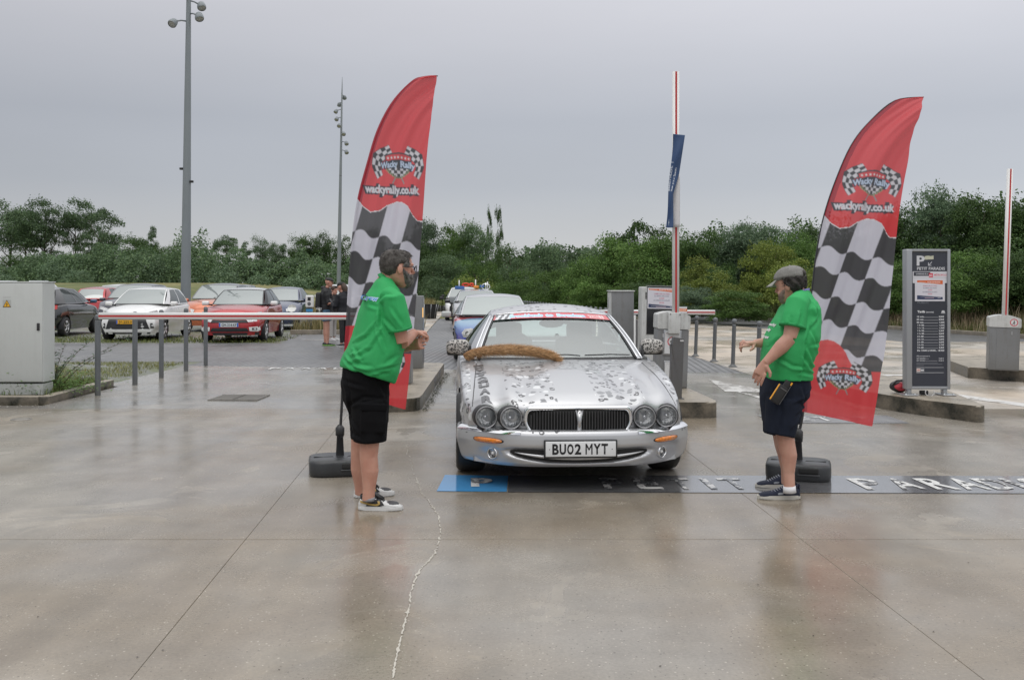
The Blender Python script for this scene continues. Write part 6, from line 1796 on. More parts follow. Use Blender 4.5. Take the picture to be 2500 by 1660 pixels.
# grey control cabinet and the white ticket machine behind it
e = empty('control_cabinet', (1.69, 15.3, .185), .0, 'tall grey cabinet with paler side standing left of the white ticket machine', 'cabinet')
mb = MB(); mb.box((.0, 0, .63), (.34, .60, 1.26), bev=.006); mb.build('body', M_HOUSE, e)
mb = MB(); mb.box((-.172, 0, .63), (.006, .58, 1.22)); mb.build('side_door', M_CAPW, e)
mb = MB(); mb.box((0, 0, 1.268), (.37, .63, .018), bev=.004); mb.build('lid', M_CAPW, e)
mb = MB(); mb.box((-.178, .12, 1.08), (.012, .05, .16)); mb.build('hinge', M_STEEL, e)

def poster_draw(cv, w, h, edge=True):
 cv.rect(0, 0, w, h, (.70, .69, .74))
 a = 5 if edge else 0
 cv.rect(a, a, w - a, h - a, (.66, .65, .71)); cv.poly([(a, a), (w - a, a), (w - a, h * .21), (a, h * .10)], (.66, .13, .03))
 cv.text('TOUR DE FRANCE', w * .40, h * .125, h * .085, (.85, .83, .82), .02, width=w * .50); cv.rect(w * .08, h * .075, w * .34, h * .09, (.8, .55, .45))
 for i, (s, c) in enumerate((('FERMETURE DU PARC', (.42, .12, .20)), ('DU MARDI 1ER JUILLET', (.20, .19, .26)), ('21H00', (.55, .10, .16)), ('AU DIMANCHE 6 JUILLET', (.20, .19, .26)), ('20H00', (.55, .10, .16)))):
  ww = {0: .56, 1: .54, 2: .17, 3: .58, 4: .17}[i]
  cv.text(s, w * (.5 - ww / 2), h * (.305 + i * .105), h * .075, c, .012, width=w * ww); cv.rect(w * (.5 - ww / 2), h * (.315 + i * .105), w * (.5 + ww / 2), h * (.322 + i * .105), c)
 cv.poly([(a, h * .775), (w - a, h * .87), (w - a, h - a * .9), (a, h - a * .9)], (.03, .045, .11))
 cv.rect(w * .12, h * .865, w * .86, h * .88, (.5, .5, .55)); cv.rect(w * .30, h * .905, w * .66, h * .925, (.6, .45, .5)); cv.rect(w * .80, h * .90, w * .92, h * .92, (.6, .6, .65))
e = empty('ticket_machine', (2.13, 14.6, .185), .03, 'white ticket machine with a closure poster on its dark front', 'ticket machine'); e.rotation_euler.y = .02
mb = MB(); mb.box((0, 0, .665), (.50, .36, 1.33), bev=.02, seg=3); mb.build('body', M_CAPW, e)
mb = MB(); mb.box((.035, -.184, .985), (.43, .012, .70), bev=.004); mb.build('front_panel', pm('black_front', (.022, .023, .026), .2, coat=.5), e)
mb = MB(); mb.box((.02, -.186, 1.345), (.44, .02, .008)); mb.build('top_rim', M_STEEL, e)
mb = MB()
for k in range(5): mb.box((-.195, -.183, 1.16 + k * .021), (.018, .008, .013))
o = mb.build('vent_slots', M_DARK, e); o['kind'] = 'stuff'
cv = Canvas(0, 0, 135, 100, 3, (.7, .7, .74)); poster_draw(cv, 135, 100)
o = print_panel('poster', cv, (0, 0, 135, 100), lambda X, Y: np.stack([.035 + (X / 135 - .5) * .415, np.full(len(X), -.1925), 1.165 - (Y / 100 - .5) * .305], 1), 160, 120, print_mat('paper_print', .4, coat=.3), e)
# sign on the far arm
e = empty('small_notice', W(1665, 757, 18.9), 0, 'small white and orange notice fixed on the far lowered barrier arm', 'notice')
cv = Canvas(0, 0, 60, 40, 3, (.7, .7, .72)); cv.poly([(0, 10), (60, 12), (60, 30), (0, 27)], (.75, .20, .06)); cv.text('FRANCE', 8, 24, 12, (.8, .75, .7), .02)
mb = MB(); mb.box((0, .008, 0), (.20, .012, .13)); mb.build('backing', M_CAPW, e)
print_panel('print', cv, (0, 0, 60, 40), lambda X, Y: np.stack([(X / 60 - .5) * .19, np.full(len(X), -.002), -(Y / 40 - .5) * .12], 1), 40, 27, print_mat('paper_print', .4, coat=.3), e)
e = empty('arm_rest_post', (W(1550, 800, 18.6).x, 18.6, 0), 0, 'pale slim post under the far lowered arm between cabinet and ticket machine', 'post')
mb = MB(); mb.box((-.012, 0, .49), (.05, .06, .98), bev=.006); mb.build('post', M_BOOMW, e)
mb = MB(); mb.box((.035, 0, .45), (.035, .06, .90), bev=.004); mb.build('rail', M_HOUSE2, e)

# blue banner wound on the upright arm
def banner():
 e = empty('blue_banner', W(1649, 560, 12.8), 0, 'crumpled blue banner with white words wound round the upright barrier arm', 'banner')
 o = e.location
 L0 = lambda t: lerp(1643, 1625, t ** 1.1) + (1.5 * math.sin(t * 9)); R0 = lambda t: (lerp(1672.5, 1658, t / .42) if t < .42 else lerp(1658, 1644, min(1, (t - .42) / .22)))
 Yp = lambda t: lerp(329, 556, t)
 cv = Canvas(0, 0, 100, 400, 2, (.028, .065, .16))
 mb = MB(); n = 40
 X, T = np.meshgrid(np.linspace(0, 1, 30), np.linspace(0, 1, 120)); X, T = X.ravel(), T.ravel(); v = []
 for x, t in zip(X, T):
  px = lerp(L0(t), R0(t), x); py = Yp(t) + 3 * (x - .5) * (1 - t)
  w = W(px, py, 12.76 - .03 * math.sin(x * 3.1) + .015 * math.sin(t * 14 + x * 3)); v.append(w - o)
 i = np.arange(30 * 120).reshape(120, 30); f = np.stack([i[:-1, :-1].ravel(), i[1:, :-1].ravel(), i[1:, 1:].ravel(), i[:-1, 1:].ravel()], 1)
 ob = from_np('banner_cloth', [tuple(q) for q in v], f, print_mat('banner_print', .55), e, smooth=True)
 # writing runs upwards: See you Soon / Bientôt !
 def rot(q, cx, cy, ang): 
  a = math.radians(ang); return np.stack([cx + q[:, 0] * math.cos(a) + q[:, 1] * math.sin(a), cy - q[:, 0] * math.sin(a) + q[:, 1] * math.cos(a)], 1)
 cv.text('See you Soon', 0, 0, 30, (.62, .66, .72), .012, fn=lambda q: rot(q, 62, 245, 88), width=100)
 cv.text('Bientot !', 0, 0, 46, (.55, .60, .68), .02, fn=lambda q: rot(q, 22, 245, 90), width=125)
 cv.rect(25, 375, 40, 380, (.4, .45, .5)); cv.rect(30, 365, 34, 390, (.4, .45, .5))
 set_print(ob.data, cv.sample(X * 100, T * 400))
 sm = ob.modifiers.new('solid', 'SOLIDIFY'); sm.thickness = .004
 mb = MB(); mb.grid(lambda a, b: W(lerp(1644 if b > .3 else lerp(1656, 1645, b / .3), 1660, a), lerp(425, 555, b), 12.81 - .03 * math.sin(a * 3.1)) - o, 8, 14)
 ob2 = mb.build('white_back', pm('banner_white', (.62, .61, .62), .5), e); sm = ob2.modifiers.new('solid', 'SOLIDIFY'); sm.thickness = .004
banner()

# ---- parking tariff totem
def totem():
 e = empty('tariff_sign', (5.105, 12.12, .185), .01, 'tall dark blue parking tariff sign in a grey metal frame', 'sign')
 fr = pm('sign_frame', (.36, .37, .39), .35, .5)
 w, h, d = .555, 1.72, .13; z0 = .075
 mb = MB(); mb.box((-w / 2 + .045, 0, z0 + h / 2), (.075, d, h), bev=.012); mb.build('left_post', fr, e)
 mb = MB(); mb.box((w / 2 - .022, 0, z0 + h / 2), (.040, d, h), bev=.010); mb.build('right_post', fr, e)
 mb = MB(); mb.box((0.01, 0, z0 + h - .015), (w - .06, d - .004, .030), bev=.004); mb.build('top_rail', fr, e)
 mb = MB(); mb.box((0.01, 0, z0 + .02), (w - .06, d - .004, .035), bev=.004); mb.build('bottom_rail', fr, e)
 mb = MB(); mb.box((.02, .01, z0 + h / 2), (w - .12, d - .05, h - .05)); mb.build('panel', pm('sign_navy', (.03, .034, .052), .3), e)
 for s in (-1, 1):
  mb = MB(); mb.box((s * .235, -.01, .010), (.16, .26, .014), bev=.004); mb.box((s * .22, 0, .04), (.05, .08, .07), bev=.006)
  for q in (-1, 1): mb.lathe([(.014, .017), (.014, .03), (0, .03)], origin=(s * .235 + q * .055, -.10, 0), n=8)
  mb.build('foot_plate', M_STEEL, e)
 mb = MB(); mb.tube([(.02 + .055 * math.cos(a), -.06, .038 + .045 * math.sin(a)) for a in np.linspace(2.6, 6.8, 14)], .006, n=6); mb.build('cable_loop', pm('cable_white', (.6, .6, .6), .5), e)
 mb = MB(); mb.box((-.02, .02, .03), (.10, .05, .05), bev=.01); mb.build('junction_box', M_BLKP, e)
 Wd, Hd = 94.0, 342.0                                     # print units = photograph pixels
 NV = (.030, .034, .050); WH = (.62, .63, .66)
 cv = Canvas(0, 0, Wd, Hd, 4, NV)
 X = lambda q: (q - 305) * .1276; Y = lambda q: (q - 128) * .1276      # from the enlarged crop of the upper half
 cv.poly([(X(a), Y(b)) for a, b in ((400, 205), (500, 205), (545, 215), (572, 250), (572, 275), (545, 312), (500, 322), (458, 322), (458, 402), (400, 402))], WH)
 cv.poly([(X(a), Y(b)) for a, b in ((458, 240), (495, 240), (512, 262), (495, 285), (458, 285))], NV)
 cv.poly([(X(a), Y(b)) for a, b in ((565, 215), (640, 203), (700, 212), (760, 200), (760, 275), (575, 282))], (.55, .55, .42))
 for pl in (((645, 400), (655, 405), (728, 330), (720, 322)), ((643, 340), (655, 340), (655, 403), (643, 403)), ((648, 392), (712, 392), (712, 403), (648, 403))): cv.poly([(X(a), Y(b)) for a, b in pl], WH)
 cv.text('PETIT PARADIS', X(402), Y(486), 10.0, WH, .02, width=X(998) - X(402))
 cv.rect(X(312), Y(518), X(1050), Y(752), (.64, .64, .68)); cv.rect(X(335), Y(527), X(690), Y(608), NV); cv.text('UN PARKING DE LA', X(384), Y(582), 5.2, WH, .03, width=X(645) - X(384))
 cv.rect(X(660), Y(552), X(748), Y(638), (.62, .06, .10)); cv.text('MEL', X(668), Y(612), 5.5, (.8, .7, .7), .02, width=9); cv.text('MÉTROPOLE', X(768), Y(600), 5.2, (.60, .10, .14), .03, width=X(1035) - X(768)); cv.rect(X(768), Y(610), X(1035), Y(616), (.62, .35, .38)); cv.rect(X(320), Y(644), X(1050), Y(650), (.42, .42, .45))
 cv.rect(X(360), Y(660), X(1003), Y(1112), (.66, .65, .70))
 sub = Canvas(0, 0, 70, 49, 4, (.66, .65, .70)); poster_draw(sub, 70, 49, False)
 for j in range(int(49 * 4)):
  yy = int((Y(698) + j / 4) * 4); xx = int(X(408) * 4); n = min(int(70 * 4), cv.w - xx)
  if 0 <= yy < cv.h: cv.a[yy, xx:xx + n] = sub.a[min(j, sub.h - 1), :n]
 cv.text('PUBLIC', X(412), Y(1158), 6.4, (.16, .17, .20), .01, width=31)
 cv.text('Tarifs', X(415), Y(1342), 7.6, (.75, .76, .78), .035, width=21); cv.text('(extraits)', X(598), Y(1342), 5, WH, .02, width=21)
 cv.poly([(X(925), Y(1340)), (X(940), Y(1300)), (X(990), Y(1300)), (X(1005), Y(1340))], WH); cv.rect(X(920), Y(1349), X(1010), Y(1356), WH)
 X2 = lambda q: (q - 250) * .16575; Y2 = lambda q: (q - 15) * .16575 + Y(1112)
 rows_ = [('15 min', '0,50€'), ('30 min', '0,90€'), ('45 min', '1,20€'), ('1 h 00', '1,60€'), ('1 h 15', '1,90€'), ('1 h 30', '2,30€'), ('1 h 45', '2,60€'), ('2 h 00', '3,00€'), ('2 h 15', '3,20€'), ('2 h 30', '3,60€'), ('2 h 45', '3,70€'), ('3 h 00', '4,40€')]
 for i, (a, b) in enumerate(rows_):
  yy = Y2(266 + i * 43.3); cv.text(a, X2(320 if i < 3 else 332), yy, 5.6, (.70, .71, .74), .03, width=19 if i < 3 else 17); cv.rect(X2(440), yy - .9, X2(675), yy - .1, (.42, .43, .46)); cv.text(b, X2(686), yy, 5.6, (.70, .71, .74), .03, width=14.4)
 cv.text('De 12h00 à 24h00...', X2(330), Y2(785), 5.6, (.70, .71, .74), .03, width=54); cv.text('18,90€', X2(668), Y2(785), 5.6, (.70, .71, .74), .03, width=17)
 cv.text('Abonnement', X2(318), Y2(870), 5.6, (.5, .51, .54), .01, width=37)
 for yy, wd, pr in ((905, 24, '74,00 €'), (938, 24, '37,00 €')): cv.text('7J/7 24H/24', X2(318), Y2(yy), 4, WH, .025, width=wd); cv.rect(X2(470), Y2(yy - 6), X2(525 if yy == 905 else 662), Y2(yy), (.3, .3, .33)); cv.text(pr, X2(683), Y2(yy), 4, WH, .02, width=14)
 for yy, x1 in ((968, 668), (986, 745), (1004, 440)): cv.rect(X2(318), Y2(yy - 3), X2(x1), Y2(yy + 2), (.30, .31, .34))
 cv.rect(X2(318), Y2(1033), X2(768), Y2(1037), WH); cv.rect(X2(318), Y2(1113), X2(768), Y2(1117), WH)
 cv.rect(X2(320), Y2(1050), X2(382), Y2(1104), (.66, .55, .52)); cv.rect(X2(330), Y2(1070), X2(372), Y2(1082), (.5, .1, .1)); cv.rect(X2(386), Y2(1050), X2(444), Y2(1104), (.45, .46, .5)); cv.rect(X2(390), Y2(1054), X2(440), Y2(1100), NV); cv.rect(X2(394), Y2(1068), X2(438), Y2(1088), (.7, .7, .72))
 print_panel('sign_print', cv, (0, 0, Wd, Hd), lambda A, B: np.stack([-.190 + A / Wd * .425, np.full(len(A), -d / 2 + .018), z0 + h - .034 - B / Hd * (h - .075)], 1), 230, 800, print_mat('sign_face', .3, coat=.4), e)
totem()
e = empty('red_bag', (4.86, 12.35, .185), 0, 'red and black bag lying on the island beside the tariff sign', 'bag')
mb = MB(); mb.sphere((0, 0, .085), .10, 16, (1.15, .8, .78)); mb.tube([(-.10, -.03, .10), (-.06, -.08, .16), (.04, -.08, .17), (.10, -.04, .12)], .012, n=6)
remeshed(mb, 'bag_shell', M_BLKP, e, .008, 1, disp=lambda c, n: nz3(c, 30) * .008)
mb = MB(); mb.sphere((.0, -.035, .085), .075, 14, (1.0, .75, .75)); remeshed(mb, 'red_pocket', pm('bag_red', (.55, .05, .07), .55), e, .007, 1, disp=lambda c, n: nz3(c, 50) * .007)

# far right barrier and terminal
h2, hb = housing('grey barrier machine at the right edge with a no walking roundel', 7.90, 15.85, .185, .885, .44, .42, .03, rz=-.35)
cv = Canvas(0, 0, 40, 40, 4, (.60, .61, .60)); th = np.linspace(0, 2 * np.pi, 48)
cv.poly([(20 + 18 * math.cos(a), 20 + 18 * math.sin(a)) for a in th], (.55, .03, .07)); cv.poly([(20 + 14 * math.cos(a), 20 + 14 * math.sin(a)) for a in th], (.66, .66, .66))
cv.poly([(19, 9), (22, 9), (23, 13), (20, 15)], (.05, .05, .05)); cv.poly([(18, 15), (23, 15), (25, 22), (22, 22), (24, 31), (21, 31), (19, 24), (15, 31), (12, 30), (17, 22)], (.05, .05, .05))
print_panel('roundel', cv, (0, 0, 40, 40), lambda A, B: np.stack([.125 + (A / 40 - .5) * .13, np.full(len(A), -.222), hb + .085 - (B / 40 - .5) * .13], 1), 40, 40, print_mat('paper_print', .4, coat=.3), h2)
mb = MB(); mb.box((.10, -.217, .60), (.02, .008, .05)); mb.build('lock', M_STEEL, h2)
e = empty('pay_terminal', (8.42, 15.1, .185), -.15, 'white framed terminal with black screen cut by the right frame edge', 'terminal')
mb = MB(); mb.box((0, .05, .52), (.22, .16, 1.04), bev=.01); mb.build('pedestal', M_HOUSE, e)
mb = MB(); mb.box((.03, -.06, .74), (.44, .12, .56), Euler((0, .05, 0)), bev=.015); mb.build('screen_housing', M_CAPW, e)
mb = MB(); mb.box((.05, -.125, .77), (.36, .012, .42), Euler((0, .05, 0)), bev=.004); mb.build('screen', pm('black_screen', (.015, .015, .017), .15), e)
M = Matrix.Translation((-.07, -.134, .80)) @ Matrix.Rotation(math.pi / 2, 4, 'X')
text_mesh('screen_letter', 'C', .22, pm('dim_grey', (.35, .35, .36), .4), e, M, bold=-.01)
text_mesh('screen_letter', 'M', .09, pm('led_yellow', (.6, .45, .05), .4, emit=((1, .7, .1), .4)), e, Matrix.Translation((-.07, -.134, .69)) @ Matrix.Rotation(math.pi / 2, 4, 'X'), bold=.02)

# left: cabinet, hidden barrier machine, ticket pillar
def cabinet():
 e = empty('electrical_cabinet', (-6.835, 13.27, .075), 0, 'large pale grey electrical cabinet with a yellow warning triangle', 'cabinet')
 w = 1.17
 mb = MB(); mb.box((0, 0, .075), (w - .03, .30, .15), bev=.004, seg=1); mb.build('plinth', M_CAB, e)
 mb = MB(); mb.box((0, .008, .835), (w, .325, 1.33), bev=.006, seg=1); mb.build('body', M_CAB, e)
 for s, wd in ((-.29, .575), (.29, .575)):
  mb = MB(); mb.box((s, -.163, .835), (wd, .018, 1.31), bev=.004, seg=2); mb.build('door', M_CAB, e)
 mb = MB(); mb.box((.525, -.176, 1.13 - .22), (.036, .022, .10), bev=.008); mb.build('door_handle', M_BLKP, e)
 mb = MB(); mb.box((0, .008, 1.507), (w + .02, .345, .014), bev=.004); mb.build('lid', M_CAB, e)
 cv = Canvas(0, 0, 40, 36, 5, (.43, .45, .44))
 cv.poly([(20, 0), (40, 36), (0, 36)], (.05, .04, .02)); cv.poly([(20, 4.5), (35.6, 33), (4.4, 33)], (.78, .42, .02)); cv.poly([(22, 11), (15, 22), (19.5, 22), (17, 28), (15.5, 27), (18, 32), (22, 28), (20, 28), (25, 19.5), (20.5, 19.5)], (.05, .04, .02))
 print_panel('warning_sticker', cv, (0, 0, 40, 36), lambda A, B: np.stack([.105 + (A / 40 - .5) * .112, np.full(len(A), -.1735), 1.22 - (B / 36 - .5) * .10], 1), 60, 54, print_mat('paper_print', .4, coat=.3), e)
 cv = Canvas(0, 0, 60, 6, 5, (.43, .45, .44)); cv.text('DANGER ELEC', 2, 5, 6, (.62, .63, .62), .02, width=54)
 print_panel('small_print', cv, (0, 0, 60, 6), lambda A, B: np.stack([.105 + (A / 60 - .5) * .10, np.full(len(A), -.1735), 1.305 - (B / 6 - .5) * .012], 1), 60, 6, print_mat('paper_print', .4, coat=.3), e)
cabinet()
housing('grey barrier machine mostly hidden behind the left flag and man', -1.60, 13.75, .17, 1.0, .40, .36, 0)
e = empty('ticket_pillar', (-1.66, 16.35, .17), 0, 'plain grey ticket pillar on the left island beside the flag', 'ticket machine')
mb = MB(); mb.box((0, 0, .60), (.36, .34, 1.20), bev=.01); mb.build('body', M_HOUSE, e)
mb = MB(); mb.box((.17, -.06, .92), (.03, .10, .16), bev=.006); mb.build('amber_light', pm('amber_glow', (.8, .45, .12), .3, emit=((1, .55, .15), .8)), e)
mb = MB(); mb.box((.186, .05, .62), (.010, .12, 1.10)); mb.build('side_strip', M_STEEL, e)
mb = MB(); mb.sphere((.06, 0, 1.215), .03, 10); mb.build('top_sensor', M_CAPW, e)

# EV charging post
e = empty('charging_post', (-6.62, 32.2, 0), 0, 'white electric car charging post on a grey stem right of the blue car', 'charger')
mb = MB(); mb.box((0, 0, .45), (.13, .12, .90), bev=.01); mb.build('stem', M_BOLL, e)
mb = MB(); mb.box((0, -.02, 1.04), (.25, .20, .40), bev=.04, seg=4); mb.build('charger_head', M_BOOMW, e)
mb = MB(); mb.box((0, -.122, 1.12), (.10, .008, .11)); mb.build('display', M_DARK, e)
mb = MB(); mb.lathe([(.062, 0), (.055, .012), (.03, .014), (0, .008)], origin=(0, -.118, .965), axis=(0, -1, 0), n=20); mb.build('socket', pm('socket_grey', (.12, .13, .14), .4), e)
mb = MB(); mb.box((0, -.08, .745), (.22, .01, .09)); mb.build('blue_label', pm('label_blue', (.06, .30, .60), .4), e)

# wire baskets by the road
def basket(p, s, label):
 e = empty('wire_basket', p, .1, label, 'planter')
 mb = MB(); mb.lathe([(.36 * s, 0), (.40 * s, .30 * s), (.47 * s, .62 * s), (.52 * s, .68 * s)], n=4, smooth=False); mb.build('basket', pm('basket_dark', (.035, .035, .035), .7, noise=(14, .6), bump=(14, 1)), e)
 mb = MB(); 
 for k in range(10):
  a = k * .628; mb.tube([(.36 * s * math.cos(a), .36 * s * math.sin(a), 0), (.50 * s * math.cos(a), .50 * s * math.sin(a), .68 * s)], .012 * s, n=4)
 o = mb.build('wires', M_STEEL, e); o['kind'] = 'stuff'
basket((W(1044, 776, 47).x, 47, -.03), 1.05, 'dark wire basket planter beside the brick road')
basket((W(1079, 748, 62).x, 62, terrain_h(-4, 62) + .3), .80, 'smaller far dark planter beside the brick road')

# lamp masts
def mast(x, y, H, r0, r1, lean, label, lamps, boxes=()):
 e = empty('lamp_mast', (x, y, -.05), 0, label, 'lamp mast'); e.rotation_euler.y = lean
 mb = MB(); mb.lathe([(r0, 0), (lerp(r0, r1, .5), H * .5), (r1, H * .93), (r1 * .9, H * .931), (.012, H)], n=20); mb.build('pole', M_MAST, e)
 mb = MB(); rr = lerp(r0, r1, .56 / .93); mb.lathe([(rr + .004, H * .56), (rr + .004, H * .563)], n=20); mb.build('joint_ring', M_HOUSE2, e)
 for z, sx, dy, big in lamps:
  l = empty('floodlight', (0, 0, z)); l.parent = e
  rr = lerp(r0, r1, z / H / .93)
  x0, x1 = sx * rr * .9, sx * (rr + .28) if abs(sx) > .3 else sx * .4
  mb = MB(); mb.tube([(sx * rr * .9 if abs(sx) > .3 else 0, 0, .06), (sx * (rr + .12), dy * .2, .04), (sx * (rr + .24), dy * .35, -.02)], .03, n=8); mb.build('lamp_arm', M_MAST, l)
  c = Vector((sx * (rr + .38), dy * .40, -.10)); ax = Vector((sx * .30, dy if abs(dy) > .3 else -.45, -.85))
  mb = MB(); mb.lathe([(0, -.22), (.09, -.17), (.145, -.10), (.17, .02), (.175, .10), (.155, .14)], origin=c, axis=ax, n=18); mb.build('lamp_hood', M_MAST, l)
  mb = MB(); mb.lathe([(0, .10), (.155, .12), (.165, .11)], origin=c, axis=ax, n=18); mb.build('lamp_glass', pm('floodlight_glass', (.5, .5, .5), .2), l)
 for z, s in boxes:
  rr = lerp(r0, r1, z / H / .93); mb = MB(); mb.box((s * (rr + .05), -.05, z), (.14, .12, .09), bev=.02); mb.build('camera_box', M_BLKP, e)
 return e
mast(W(452.6, 700, 38.7).x, 38.7, 18.0, .205, .050, .010, 'big grey lamp mast rising behind the white hatchback', [(12.25, 1, -.4, 1), (11.95, -1, -.9, 1), (12.75, 1, .3, 1), (13.3, -.3, -.9, 1), (13.8, -1, .2, 1), (14.4, -.8, .6, 1), (15.0, .3, .8, 1), (15.6, 1, .3, 1)], [(6.2, -1), (5.7, 1)])
z0 = 12.55; m2 = mast(W(826, 700, 80).x, 80, 18.3, .18, .06, .0175, 'thinner far lamp mast with a spiral of floodlights left of the left flag',
     [(12.3, 1, -.3, 1), (13.0, 1, -.5, 1), (13.75, .55, -.8, 1), (14.4, -.25, -.9, 1), (14.95, -.75, -.6, 1), (15.6, -1, -.1, 1), (16.2, -.55, .6, 1), (16.8, .35, .8, 1)])
m2.location.z = terrain_h(m2.location.x, 80)

# scaffold among the trees on the right
e = empty('scaffold', (W(1940, 700, 58).x, 58, 1.0), .2, 'grey steel scaffold frame showing between the trees left of the right flag', 'scaffold')
mb = MB()
for x in np.linspace(-1.9, 1.5, 6):
 for y in (0, 1.2): mb.tube([(x, y, 0), (x, y, 3.9 + .15 * math.sin(x * 5))], .035, n=5)
for z in (1.2, 1.9, 2.6, 3.2, 3.8):
 for y in (0, 1.2): mb.tube([(-2.6, y, z + .15), (2.2, y, z - .1)], .028, n=5)
o = mb.build('tubes', pm('scaffold_steel', (.33, .36, .36), .5, .4), e); o['kind'] = 'stuff'
# leafless branches by the people
e = empty('bare_bush', (-8.2, 50, -.05), 0, 'tangle of bare branches behind the people by the thin mast', 'bush')
mb = MB()
for k in range(90):
 a = random.uniform(0, 6.28); l = random.uniform(.6, 1.5); p0 = Vector((random.gauss(0, .25), random.gauss(0, .25), random.uniform(0, .7)))
 p1 = p0 + Vector((math.cos(a) * l * .5, math.sin(a) * l * .5, l * random.uniform(.3, .8))); mb.tube([p0, (p0 + p1) / 2 + Vector((0, 0, .15)), p1], [.014, .009, .004], n=4)
o = mb.build('branches', M_BARK, e); o['kind'] = 'stuff'
# ================================================================== FEATHER FLAGS
RF_L = [(2181, 249), (2118, 302), (2075, 360), (2038, 445), (2012, 524), (1996, 600), (1984, 690), (1975, 790), (1967, 880), (1960, 960), (1957, 1004)]
RF_TOP = (2253, 237)
RF_R = [(2253, 237), (2240, 268), (2224, 345), (2205, 445), (2186, 577), (2165, 741), (2152, 850), (2141, 905), (2132, 970), (2121, 1038)]
def smooth_line(p, n=8):
 out = []
 for i in range(len(p) - 1):
  a, b, c, d = (np.array(p[max(0, min(len(p) - 1, i + k))], float) for k in (-1, 0, 1, 2))
  for k in range(n):
   t = k / n; out.append(tuple(.5 * (2 * b + (c - a) * t + (2 * a - 5 * b + 4 * c - d) * t * t + (3 * b - a - 3 * c + d) * t ** 3)))
 out.append(tuple(p[-1])); ys = np.maximum.accumulate([q[1] for q in out]); return [(q[0], float(y)) for q, y in zip(out, ys)]
RF_LEFT = smooth_line([(2253, 237), (2215, 241)] + RF_L); RF_R = smooth_line(RF_R)
def checker(x, y):
 """printed pattern of the right flag in photograph pixels; 0 red, 1 white, 2 dark"""
 c = (x + .36 * (y - 550) - 2090) / 68.0
 wv = 14 * c - 6.5 * np.sin(2 * np.pi * c)
 wl = np.interp(x, [2008, 2026, 2045, 2070, 2090, 2117, 2134, 2150, 2162, 2172, 2190], [524, 546, 559, 556, 544, 535, 537, 547, 569, 580, 582])
 lo = np.interp(x, [1950, 1990, 2020, 2036, 2050, 2064, 2078, 2090, 2091, 2200], [836, 832, 829, 833, 842, 862, 888, 905, 906, 906])
 rows = np.array([549, 618, 668, 727, 783, 842, 905]); rr = np.zeros_like(x, dtype=int)
 yy = y - wv
 for k, r in enumerate(rows): rr = rr + (yy > r)
 rr[(yy <= rows[0])] = 0; rr = np.maximum(rr, 1)
 par = (np.floor(c).astype(int) + rr) % 2
 out = np.where(par == 0, 2, 1); out = np.where(c < -1.02, np.where((np.floor(c).astype(int) + rr) % 2 == 0, 2, 1), out)
 out = np.where((y < wl) | (y > lo), 0, out)
 return out, wl, lo
RED = (0.72, 0.06, 0.07); REDD = (0.42, 0.018, 0.035); WHT = (0.66, 0.65, 0.74); DRK = (0.075, 0.073, 0.082)

